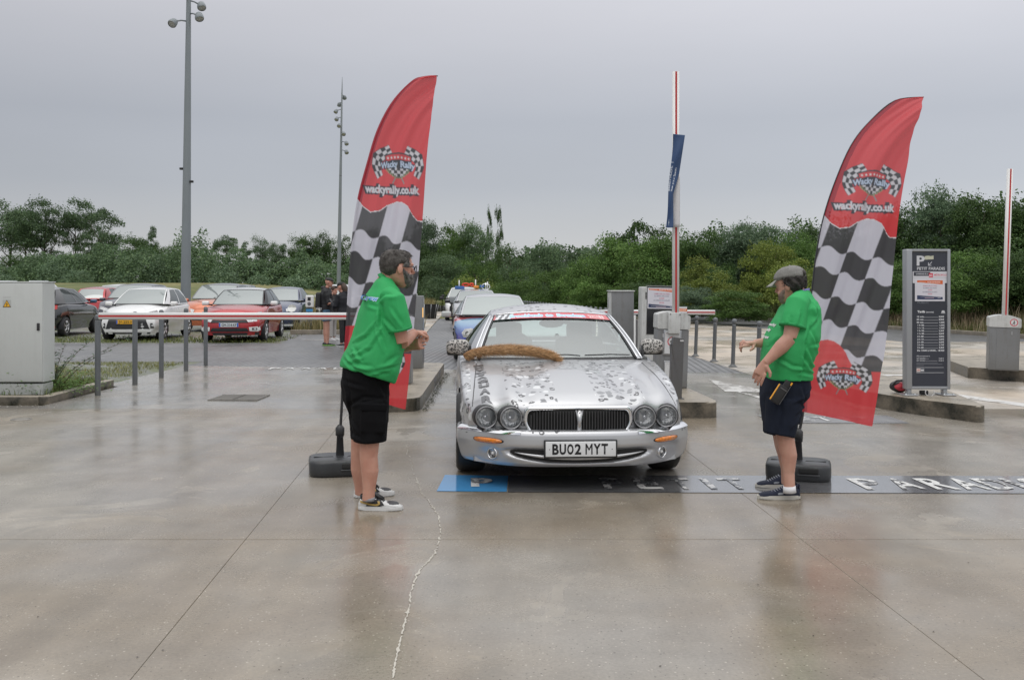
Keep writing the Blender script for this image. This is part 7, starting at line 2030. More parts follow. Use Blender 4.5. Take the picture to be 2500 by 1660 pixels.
def logo(cv, cx, cy, w, tilt=0.0):
 """the rally emblem: crossed chequered flags, starred shield, name, laurel"""
 s = w / 158.0
 def T(p): 
  x, y = p; a = math.radians(tilt); return (cx + (x * math.cos(a) - y * math.sin(a)) * s, cy + (x * math.sin(a) + y * math.cos(a)) * s)
 P = lambda pts, col: cv.poly([T(p) for p in pts], col)
 K, Wt = (.045, .045, .05), (.68, .67, .72)
 for sg in (-1, 1):
  m = lambda x, y: (x * sg, y)
  P([m(30, -47), m(33, -48), m(2, 46), m(-2, 44)][::1] if False else [m(31, -48), m(34, -47), m(-16, 52), m(-19, 50)], (.30, .30, .30))
  # waving chequered cloth: a ribbon 7 x 3 bending out and down from the pole tip
  def q(u, v):
   ti = np.array([0, .25, .5, .75, 1.0]); x = float(np.interp(u, ti, [25, 46, 66, 71, 58])); y = float(np.interp(u, ti, [-40, -30, -17, 8, 36]))
   nx_ = float(np.interp(u, ti, [-.45, -.5, -.75, -1.0, -.8])); ny_ = float(np.interp(u, ti, [.9, .85, .6, .05, -.5])); w = float(np.interp(u, ti, [20, 27, 31, 24, 20])) * (v - .35)
   return m(x + nx_ * w, y + ny_ * w)
  us = [k / 14 for k in range(15)]
  P([q(u, -.05) for u in us] + [q(u, 1.05) for u in us[::-1]], K)
  for i in range(7):
   for j in range(3):
    if (i + j) % 2 == 0: P([q(i / 7, j / 3), q((i + .5) / 7, j / 3), q((i + 1) / 7, j / 3), q((i + 1) / 7, (j + 1) / 3), q((i + .5) / 7, (j + 1) / 3), q(i / 7, (j + 1) / 3)], Wt)
 P([(-42, -22), (-20, -28), (0, -30), (20, -28), (42, -22), (40, 2), (30, 22), (12, 33), (0, 36), (-12, 33), (-30, 22), (-40, 2)], K)
 P([(-39, -19), (-18, -25), (0, -26), (18, -25), (39, -19), (37, -6), (18, -11), (0, -12), (-18, -11), (-37, -6)], (.66, .05, .06))
 for k in range(7):
  x = -31.5 + k * 10.5; y = -17.5 + 2.8 * (x / 31) ** 2; st = []
  for i in range(10):
   r = 4.2 if i % 2 == 0 else 1.8; a = -math.pi / 2 + i * math.pi / 5; st.append((x + r * math.cos(a), y + r * math.sin(a)))
  P(st, (.8, .78, .8))
 for i in range(7):
  for j in range(3):
   x0, y0 = -31 + i * 9, 8 + j * 8
   if (i + j) % 2 == 0 and abs(x0 + 4) < 32 - j * 7: P([(x0, y0), (x0 + 9, y0), (x0 + 9, y0 + 8), (x0, y0 + 8)], Wt)
 for sg in (-1, 1):                      # laurel
  for k in range(7):
   a = math.radians(20 + k * 11); x, y = sg * 40 * math.sin(math.radians(80 - k * 12)), 12 + k * 4.2
   for d in (-1, 1):
    an = math.radians(120 + d * 38 - k * 6); e = (x - sg * 0 + sg * 11 * math.cos(an) * -1 * -1, y - 9 * math.sin(an) * .7)
    n = (-(e[1] - y) * .26, (e[0] - x) * .26)
    P([(x, y), ((x + e[0]) / 2 + n[0], (y + e[1]) / 2 + n[1]), e, ((x + e[0]) / 2 - n[0], (y + e[1]) / 2 - n[1])], (.20, .23, .12) if d > 0 else (.34, .36, .20))
 def arc(base, amp):
  def fn(q):
   q = q.copy(); u = (q[:, 0]) / 52.0; q[:, 1] += amp * u * u * 1.0
   a = math.radians(tilt); return np.stack([cx + (q[:, 0] * math.cos(a) - q[:, 1] * math.sin(a)) * s, cy + (q[:, 0] * math.sin(a) + q[:, 1] * math.cos(a)) * s], 1)
  return fn
 for st, x, wd in (('Wacky', -53, 53), ('Rally', 4, 48)):
  cv.text(st, x, 7, 23, (.02, .03, .06), .14, width=wd, fn=arc(0, 7)); cv.text(st, x + 1, 6.5, 22, (.55, .66, .84), .035, width=wd - 2, fn=arc(0, 7))

def catmull(p, n=5):
 out = []; p = [np.array(q) for q in p]
 for i in range(len(p) - 1):
  a, b, c, d = (p[max(0, min(len(p) - 1, i + k))] for k in (-1, 0, 1, 2))
  for k in range(n):
   t = k / n; out.append(.5 * (2 * b + (c - a) * t + (2 * a - 5 * b + 4 * c - d) * t * t + (3 * b - a - 3 * c + d) * t ** 3))
 return out + [p[-1]]
def flag(name, label, cloth_map, Y0, pxy, base_px, pole_px, lean_pts, seed):
 """cloth_map maps pattern pixels (right flag) to this flag's photograph pixels; depth Y0 gives the real place"""
 root = empty(name, (W(base_px[0], 1100, Y0).x, Y0, 0), 0, label, 'feather flag')
 o3 = root.location
 # cloth grid in pattern space
 n_v, n_u = 470, 130
 vs = np.linspace(238, 1037, n_v); lx = np.interp(vs, [p[1] for p in RF_LEFT], [p[0] for p in RF_LEFT]); rx = np.interp(vs, [p[1] for p in RF_R], [p[0] for p in RF_R])
 U = np.linspace(0, 1, n_u); X = lx[:, None] + (rx - lx)[:, None] * U[None, :]; Yv = np.repeat(vs[:, None], n_u, 1)
 bot = 1004 + (X - 1957) / (2121 - 1957) * 34; Yv = np.where(Yv > bot, bot, Yv); X, Yv = X.ravel(), Yv.ravel()
 c, wl, lo = checker(X, Yv)
 col = sum(np.array([RED, WHT, DRK])[checker(X + a, Yv + b_)[0]] for a in (-.75, 0, .75) for b_ in (-.9, 0, .9)) / 9
 dl = X - np.interp(Yv, [p[1] for p in RF_LEFT], [p[0] for p in RF_LEFT])
 # sewn pole sleeve: a deeper red along the pole edge
 slv = (dl < 13) & (c == 0) & (Yv < 560); col[slv] = REDD
 slv = (dl < 11) & (c == 0) & (Yv > 800); col[slv] = (.46, .03, .045)
 edge = (np.abs(Yv - wl) < 1.3) & (X > 2005) & (Yv < 600); col[edge] = (.74, .72, .76)
 cv = Canvas(2020, 380, 2215, 530, 3, RED)
 cv.a[:] = (-1, -1, -1)
 logo(cv, 2126, 445, 144, 2.0)
 cv.text('wackyrally.co.uk', 2031, 511, 27, (.03, .03, .045), .16, width=155, fn=lambda q: np.stack([q[:, 0], q[:, 1] + (q[:, 0] - 2031) * .045], 1)); cv.text('wackyrally.co.uk', 2034, 510.5, 26, (.72, .71, .77), .045, width=150, fn=lambda q: np.stack([q[:, 0], q[:, 1] + (q[:, 0] - 2031) * .045], 1))
 cv2 = Canvas(1980, 870, 2145, 975, 3, (-1, -1, -1)); logo(cv2, 2058, 921, 130, 4.0)
 for k in (cv, cv2):
  m = (X > k.x0) & (X < k.x0 + k.w / k.res - 1) & (Yv > k.y0) & (Yv < k.y0 + k.h / k.res - 1)
  i = ((X[m] - k.x0) * k.res).astype(int); j = ((Yv[m] - k.y0) * k.res).astype(int); acc = np.zeros((m.sum(), 3)); cnt = np.zeros(m.sum()); base = col[m]
  for di in (-2, 0, 2):
   for dj in (-2, 0, 2):
    q = k.a[np.clip(j + dj, 0, k.h - 1), np.clip(i + di, 0, k.w - 1)]; miss = q[:, 0] < 0; acc += np.where(miss[:, None], base, q); cnt += 1
  col[m] = acc / cnt[:, None]
 PX, PY = cloth_map(X, Yv)
 s = FOC / Y0; u = (X - np.interp(Yv, [p[1] for p in RF_LEFT], [p[0] for p in RF_LEFT])) / 160.0; v = (Yv - 238) / 800.0
 rs = None
 dep = .035 * np.sin(u * 5.0 + v * 4.0 + seed) * np.minimum(1, u * 2.2) + .022 * np.sin(u * 11 + v * 9 + seed * 2) * np.minimum(1, u * 2) + .05 * u * (1 - v) * math.cos(seed)
 dep += .006 * np.sin(u * 30 + v * 22 + 3 * np.sin(v * 9)) * np.minimum(1, u * 3)
 YY = Y0 - .02 + dep
 V = np.stack([(PX - 1250) / s, YY, CAM_H - (PY - HOR) / s], 1) - np.array(o3)
 idx = np.arange(n_v * n_u).reshape(n_v, n_u); F = np.stack([idx[:-1, :-1].ravel(), idx[1:, :-1].ravel(), idx[1:, 1:].ravel(), idx[:-1, 1:].ravel()], 1)
 cl = from_np('cloth', V, F, print_mat('flag_print', .5, trans=.38), root, smooth=True); set_print(cl.data, col)
 # pole following the sleeve
 pts = []
 for p in lean_pts:
  pts.append(Vector(((p[0] - 1250) / s, Y0, CAM_H - (p[1] - HOR) / s)) - o3)
 pts0 = pts; pts = [Vector(q) for q in [np.array(p) for p in catmull(pts)]]; mb = MB(); n = len(pts); mb.tube(pts, [lerp(.0125, .005, k / (n - 1)) for k in range(n)], n=10); mb.build('pole', pm('black_pole', (.02, .02, .022), .3, coat=.4), root)
 pts = pts0; b0 = pts[0]
 mb = MB(); mb.lathe([(.030, .10), (.034, .12), (.026, .28), (.036, .285), (.037, .345), (.024, .36), (.018, .37)], origin=(b0.x, b0.y, .02), n=18); mb.build('pole_socket', pm('socket_black', (.03, .03, .032), .4), root)
 mb = MB(); q = pts[0].lerp(pts[1], .72); mb.box(q, (.05, .05, .025), bev=.006); mb.build('pole_clip', M_BLKP, root)
 return root, b0

def base(root, b0, rz, w=.50, d=.44, h=.145):
 e = empty('water_base', (b0.x, b0.y, 0), rz); e.parent = root
 M_ = pm('base_plastic', (.035, .037, .040), .33, noise=(4, .15), bump=(90, .12))
 b = bmesh.new(); out = rounded([(-w / 2, -d / 2 + .06), (-w / 2 + .09, -d / 2), (w / 2 - .09, -d / 2), (w / 2, -d / 2 + .06), (w / 2, d / 2 - .06), (w / 2 - .09, d / 2), (-w / 2 + .09, d / 2), (-w / 2, d / 2 - .06)], .07, 4)
 mb = MB(); n = len(out); prof = [(.93, 0), (.985, .012), (1.0, .04), (1.0, h * .72), (.97, h * .86), (.90, h * .92), (.55, h * .99), (.25, h), (.0, h)]
 rings = []
 for k, z in prof: rings.append([mb.bm.verts.new((x * k, y * k, z)) for x, y in out] if k > 0 else [mb.bm.verts.new((0, 0, z))])
 for a in range(len(rings) - 1):
  for k in range(n):
   if len(rings[a + 1]) == 1: f = mb.bm.faces.new((rings[a][k], rings[a][(k + 1) % n], rings[a + 1][0]))
   else: f = mb.bm.faces.new((rings[a][k], rings[a][(k + 1) % n], rings[a + 1][(k + 1) % n], rings[a + 1][k]))
   f.smooth = True
 mb.bm.faces.new(rings[0][::-1])
 mb.build('tank', M_, e)
 mb = MB()
 for s in (-1, 1):
  mb.tube([(s * w * .42, -d * .05, h * .955), (s * w * .26, -d * .16, h * .985), (s * w * .12, -d * .16, h * 1.0), (s * w * .10, -d * .30, h * .96), (-s * w * .05, -d * .32, h * .95)], .004, n=6)
 mb.build('moulded_ridge', pm('ridge_black', (.022, .023, .025), .4), e)
 mb = MB(); mb.box((w * .16, -d / 2 + .004, h * .62), (.15, .03, .045), bev=.012, seg=3); mb.build('hand_grip', M_DARK, e)
 mb = MB(); mb.box((w * .16, -d / 2 - .002, h * .60 - .03), (.17, .022, .012), bev=.005); mb.build('grip_lip', M_, e)

rpole0 = [(1949, 1110), (1951, 1060), (1956, 1000), (1963, 880), (1971, 790), (1980, 690), (1992, 600), (2008, 524), (2034, 445), (2072, 358), (2116, 300), (2179, 247), (2250, 238)]
rpole = [(x + (5 if y < 1004 else 0), y) for x, y in rpole0]
r2, b2 = flag('feather_flag', 'red chequered feather flag behind the capped man on the right', lambda x, y: (x, y), 7.85, None, (1949,), None, rpole, 2.0)
base(r2, b2, -.30, .50, .42)
# left flag: same pattern stretched onto its own outline
LF_L = [(1067, 185), (1035, 188), (1006, 199), (958, 249), (921, 318), (895, 402), (873, 487), (860, 580), (852, 678), (845, 790), (840, 880), (836, 960)]
LF_L = smooth_line(LF_L)
LF_R = [(1067, 185), (1061, 220), (1054, 275), (1043, 392), (1032, 529), (1022, 656), (1011, 794), (1003, 880), (996, 950), (990, 1000)]
def lmap(x, y):
 yl = np.interp(y, [237, 249, 302, 360, 445, 524, 600, 700, 800, 900, 1004, 1038], [185, 196, 248, 310, 402, 483, 560, 665, 765, 858, 955, 1000])
 lx = np.interp(yl, [p[1] for p in LF_L], [p[0] for p in LF_L]); rx = np.interp(yl, [p[1] for p in LF_R], [p[0] for p in LF_R])
 a = np.interp(y, [p[1] for p in RF_LEFT], [p[0] for p in RF_LEFT]); b = np.interp(y, [p[1] for p in RF_R], [p[0] for p in RF_R])
 u = (x - a) / np.maximum(b - a, 1e-3)
 px = lx + (rx - lx) * u
 py = np.where(y > 1004, 955 + (y - 1004) / 34 * 45, yl)
 return px, np.where(y >= 985, yl + 0 * u, py)
lpole0 = [(830, 1100), (831, 1050), (834, 995), (839, 900), (845, 800), (852, 678), (860, 580), (872, 487), (894, 402), (920, 318), (957, 249), (1005, 199), (1064, 186)]
lpole = [(x + (5 if y < 900 else 0), y) for x, y in lpole0]
r1, b1 = flag('feather_flag', 'red chequered feather flag behind the bearded man on the left', lmap, 8.05, None, (830,), None, lpole, 5.0)
base(r1, b1, .22, .50, .44)
# ================================================================== PEOPLE
def skin_mat(name, col):
 m, t, b = newmat(name); L = t.links.new; c = N(t, 'TexCoord')
 n = N(t, 'TexNoise', Scale=9.0, Detail=6.0); L(c.outputs['Object'], n.inputs['Vector'])
 L(mixcol(t, maprange(t, n.outputs[0], .35, .65, 0, 1), tuple(x * k for x, k in zip(col, (.92, .82, .80))), tuple(x * 1.08 for x in col)), b.inputs['Base Color'])
 b.inputs['Roughness'].default_value = .52; b.inputs['Subsurface Weight'].default_value = .12; b.inputs['Subsurface Radius'].default_value = (.012, .004, .002)
 n2 = N(t, 'TexNoise', Scale=130.0, Detail=3.0); L(c.outputs['Object'], n2.inputs['Vector']); bu = N(t, 'Bump', Strength=.12, Distance=.003); L(n2.outputs[0], bu.inputs['Height']); L(bu.outputs[0], b.inputs['Normal'])
 return m
SK1, SK2 = skin_mat('skin_ruddy', (.53, .29, .215)), skin_mat('skin_tanned', (.50, .29, .22))
M_SHIRT = pm('green_shirt', (.022, .36, .10), .72, noise=(2.5, .06), bump=(260, .12))
M_BSHORT = pm('black_shorts', (.006, .006, .007), .9, spec=.15, noise=(14, .2), bump=(150, .25))
M_NSHORT = pm('navy_shorts', (.012, .016, .028), .9, spec=.2, noise=(14, .2), bump=(150, .25))
HEADP = [(-.004, .060, .028, .022), (.008, .084, .006, .040), (.030, .094, -.035, .056), (.055, .097, -.062, .066), (.080, .095, -.084, .0715), (.105, .092, -.096, .0745), (.130, .093, -.102, .077), (.150, .097, -.104, .078), (.175, .094, -.102, .077), (.200, .080, -.092, .070), (.220, .055, -.070, .055), (.233, .020, -.035, .028)]
def head_pt(th, z, off=0.0):
 a = np.array(HEADP); f, bk, w = (float(np.interp(z, a[:, 0], a[:, k])) for k in (1, 2, 3))
 c, h = (f + bk) / 2, (f - bk) / 2; cx, sx = math.cos(th), math.sin(th); q = .86
 return Vector((c + (h + off) * math.copysign(abs(cx) ** q, cx), (w + off) * math.copysign(abs(sx) ** q, sx), z + off * .5 * max(0, (z - .15) / .08)))
def head_shapes(mb, T):
 rings = []
 for z, f, bk, w in HEADP: rings.append([T @ head_pt(2 * math.pi * k / 24, z) for k in range(24)])
 loft(mb, rings)
 for y in (-1, 1):
  mb.sphere(T @ Vector((-.008, y * .084, .112)), .034, 12, (.62, .30, 1.05), rot=T.to_euler())
  mb.sphere(T @ Vector((.070, y * .040, .078)), .024, 10)
  mb.sphere(T @ Vector((.086, y * .030, .150)), .018, 10, (1, 1.4, .7), rot=T.to_euler())
  mb.sphere(T @ Vector((.082, y * .032, .127)), .0145, 10)
 mb.tube([T @ Vector(p) for p in ((.088, 0, .145), (.104, 0, .120), (.116, 0, .100), (.100, 0, .088))], [.009, .012, .015, .012], n=10)
 mb.sphere(T @ Vector((.094, 0, .062)), .017, 10, (.8, 1.5, .55), rot=T.to_euler()); mb.sphere(T @ Vector((.080, 0, .018)), .022, 10)
def loft(mb, rings):
 R = [[mb.bm.verts.new(p) for p in r] for r in rings]; n = len(R[0])
 for a in range(len(R) - 1):
  for k in range(n):
   f = mb.bm.faces.new((R[a][k], R[a][(k + 1) % n], R[a + 1][(k + 1) % n], R[a + 1][k])); f.smooth = True
 mb.bm.faces.new(R[0]); mb.bm.faces.new(R[-1][::-1])
def shell(T, lo, hi, th0, th1, off, nt=40, nzs=14, rough=.004, seed=0, mat=None, name='hair', parent=None, closed=True, spikes=0, spike_l=.012):
 """hair or cap laid over the head between heights lo(th) and hi(th)"""
 R = random.Random(seed); mb = MB(); V = []
 for i in range(nt + 1):
  th = lerp(th0, th1, i / nt); row = []
  for j in range(nzs + 1):
   t = j / nzs; z = lerp(lo(th), hi(th), t); e = min(1, t * 5, (1 - t) * 30 if hi(th) < .21 else 1, 1 if abs(th1 - th0) > 6 else min(1, min(i, nt - i) / 3 + .05))
   o = off * max(.08, e) + rough * math.sin(th * 11 + z * 90 + seed) * e + rough * R.uniform(-.6, .6) * e
   row.append(T @ head_pt(th, z, o))
  V.append([mb.bm.verts.new(p) for p in row])
 for i in range(nt):
  for j in range(nzs):
   f = mb.bm.faces.new((V[i][j], V[i + 1][j], V[i + 1][j + 1], V[i][j + 1])); f.smooth = True
 for _ in range(spikes):
  th = R.uniform(th0, th1); z = lerp(lo(th), hi(th), R.random() ** .9); p = head_pt(th, z, off * .7); q = head_pt(th + R.uniform(-.15, .15), min(z, .232) - R.uniform(-.3, 1) * spike_l, off + R.uniform(.2, 1) * spike_l)
  s = Vector((R.uniform(-1, 1), R.uniform(-1, 1), R.uniform(-1, 1))) * .0016
  mb.faces_from([T @ (p - s), T @ (p + s), T @ q], [(0, 1, 2)])
 return mb.build(name, mat, parent)
def hair_mat(name, c0, c1, zsplit=None):
 m, t, b = newmat(name); L = t.links.new; c = N(t, 'TexCoord'); n = N(t, 'TexNoise', Scale=26.0, Detail=6.0, Roughness=.7); L(c.outputs['Object'], n.inputs['Vector'])
 L(mixcol(t, maprange(t, n.outputs[0], .38, .62, 0, 1), c0, c1), b.inputs['Base Color']); b.inputs['Roughness'].default_value = .6
 mp = N(t, 'Mapping'); mp.inputs['Scale'].default_value = (60, 60, 260); L(c.outputs['Object'], mp.inputs[0]); n2 = N(t, 'TexNoise', Scale=1.0, Detail=3.0); L(mp.outputs[0], n2.inputs['Vector'])
 bu = N(t, 'Bump', Strength=.7, Distance=.006); L(n2.outputs[0], bu.inputs['Height']); L(bu.outputs[0], b.inputs['Normal'])
 return m
def hand(mb, wrist, d, up, s=1.0, curl=.5, side=1, point=False):
 """palm and five separate fingers; d towards the knuckles, up out of the back of the hand, side = thumb side"""
 d = Vector(d).normalized(); up = (Vector(up) - d * d.dot(Vector(up))).normalized(); sd = d.cross(up) * side; w = Vector(wrist)
 mb.tube([w - d * .01 * s, w + d * .03 * s, w + d * .065 * s, w + d * .088 * s], [(.026 * s, .020 * s), (.035 * s, .018 * s), (.040 * s, .016 * s), (.036 * s, .013 * s)], n=14) if abs(basis(d)[0].dot(sd)) > .7 else mb.tube([w - d * .01 * s, w + d * .03 * s, w + d * .065 * s, w + d * .088 * s], [(.020 * s, .026 * s), (.018 * s, .035 * s), (.016 * s, .040 * s), (.013 * s, .036 * s)], n=14)
 for k, (o, l) in enumerate(((.034, .074), (.0115, .082), (-.0115, .076), (-.034, .060))):
  c = curl * (1 + .12 * k); c = .12 if (point and k == 0) else c
  p = w + d * (.080 - abs(o) * .15) * s + sd * o * s; a = 0; pts = [p - d * .015 * s, p]
  for q, f in enumerate((.45, .32, .23)):
   a += c * (.9 if q == 0 else 1.0); dd = d * math.cos(a) - up * math.sin(a); p = p + dd * l * f * s; pts.append(p)
  mb.tube(pts, [.0092 * s, .0088 * s, .0083 * s, .0077 * s, .0062 * s], n=9)
 p = w + d * .025 * s + sd * .030 * s; t1 = (d * .55 + sd * .75 - up * .25).normalized(); t2 = (d * .85 + sd * .25 - up * .35).normalized()
 mb.tube([p - t1 * .02 * s, p, p + t1 * .034 * s, p + t1 * .034 * s + t2 * .030 * s], [.015 * s, .0135 * s, .0110 * s, .0085 * s], n=9)
def shoe(parent, ankle, heading, up_m, sole_m, s=1.0, name='shoe', extra=None):
 """ankle: ground point below the heel end; heading angle of the toe"""
 e = empty(name, ankle, heading); e.parent = parent
 secs = [(-.002, .020, .050), (.012, .034, .078), (.050, .037, .094), (.085, .038, .098), (.115, .039, .090), (.150, .042, .072), (.190, .046, .058), (.230, .047, .051), (.262, .041, .044), (.286, .026, .034), (.297, .010, .022)]
 mb = MB(); rings = []
 for x, w, h in secs:
  r = []
  for k in range(16):
   a = 2 * math.pi * k / 16; cz = .012 + (h - .012) / 2; y = w * math.copysign(abs(math.cos(a)) ** .7, math.cos(a)); z = cz + (h - .012) / 2 * math.copysign(abs(math.sin(a)) ** .8, math.sin(a))
   r.append(Vector((x * s, y * s * (1 - .15 * max(0, (z - cz) / h)), z * s)))
  rings.append(r)
 loft(mb, rings); mb.build('upper', up_m, e)
 out = [(x, w * 1.06 + .002) for x, w, h in secs]; poly = [(-.008, 0)] + [(x * s, w * s) for x, w in out] + [(.303 * s, 0)] + [(x * s, -w * s) for x, w in out[::-1]]
 mb = MB(); mb.prism(poly, .028 * s, Matrix.Translation((0, 0, .001))); bmesh.ops.bevel(mb.bm, geom=[q for q in mb.bm.edges if abs(q.verts[0].co.z - q.verts[1].co.z) < .001], offset=.006, segments=2, affect='EDGES'); mb.build('sole', sole_m, e)
 def plate(pts, m, nm, off=.002, sg=-1):
  a = np.array(secs); mb = MB(); b = bmesh.new(); f = b.faces.new([b.verts.new((p[0], 0, p[1])) for p in pts]); bmesh.ops.triangulate(b, faces=[f]); bmesh.ops.subdivide_edges(b, edges=b.edges[:], cuts=2); 
  for v in b.verts:
   w = float(np.interp(v.co.x, a[:, 0], a[:, 1])); h = float(np.interp(v.co.x, a[:, 0], a[:, 2])); cz = .012 + (h - .012) / 2; q = min(.999, abs((v.co.z - cz) / ((h - .012) / 2))); yy = w * max(0, 1 - q ** 2.5) ** .35 * (1 - .15 * max(0, (v.co.z - cz) / h))
   v.co = Vector((v.co.x * s, sg * (yy + off) * s, v.co.z * s))
  r = bmesh.ops.extrude_face_region(b, geom=b.faces[:]); 
  for v in r['geom']:
   if isinstance(v, bmesh.types.BMVert): v.co.y -= sg * .006
  mb.bm.free(); mb.bm = b; return mb.build(nm, m, e)
 if extra: extra(e, plate, s)
 return e

class Body:
 """coordinates come from the photograph, depth is given relative to the person's own plane"""
 def __init__(b, name, label, Y0, px_feet, facing, group=None):
  b.Y0 = Y0; b.root = empty(name, (W(px_feet, 1200, Y0).x, Y0, 0), 0, label, 'person', group); b.o = b.root.location.copy()
  b.f = Vector((math.cos(facing), math.sin(facing), 0)); b.r = Vector((b.f.y, -b.f.x, 0)); b.ang = facing
 def P(b, px, py, d=0.0): return W(px, py, b.Y0 + d) - b.o
 def ring(b, py, xl, xr, ratio=1.5, d=0.0, n=28, tilt=0.0, sq=.85):
  s = FOC / b.Y0; h = (xr - xl) / 2 / s; c, sn = abs(b.f.x), abs(b.f.y)
  a = h / math.sqrt(c * c + (ratio * sn) ** 2); w = a * ratio; ce = b.P((xl + xr) / 2, py, d); out = []
  for k in range(n):
   t = 2 * math.pi * k / n; cx, sx = math.cos(t), math.sin(t); q = b.f * (a * math.copysign(abs(cx) ** sq, cx)) + b.r * (w * math.copysign(abs(sx) ** sq, sx))
   out.append(ce + q + Vector((0, 0, tilt * q.dot(b.f))))
  return out

def creases(B, lines, amp=.010, wid=.013):
 """cloth creases: each polyline raises a ridge with a valley beside it"""
 L_ = [np.array([[B.P(x, y).x, B.P(x, y).z] for x, y in l]) for l in lines]
 def fn(co, no):
  q = co[:, [0, 2]]; out = np.zeros(len(co))
  for pl in L_:
   for a, b in zip(pl[:-1], pl[1:]):
    d = b - a; n2 = d @ d; t = np.clip(((q - a) @ d) / n2, 0, 1); v = q - (a + t[:, None] * d); dist = np.linalg.norm(v, axis=1); sg = np.sign(v[:, 0] * d[1] - v[:, 1] * d[0])
    e = np.sin(np.pi * np.clip(t * .9 + .05, 0, 1)) ** .5; s = dist * sg
    out += amp * e * (np.exp(-((s - wid * .6) / wid) ** 2) - np.exp(-((s + wid * .9) / wid) ** 2)) * (dist < wid * 4)
  return out * np.clip(.6 - no[:, 1], 0, 1)
 return fn
def both(*f): return lambda co, no: sum(g(co, no) for g in f)
def folds(seed, amp, k=9.0, band=None):
 def fn(co, no):
  a = nz3(co * np.array([1, 1, 1.9]), k, seed); r = 1 - np.abs(a) * 1.6; b = nz3(co, k * 2.3, seed + 3)
  w = 1.0 if band is None else band(co)
  return (np.clip(r, -.4, 1) * .7 + b * .35) * amp * w
 return fn

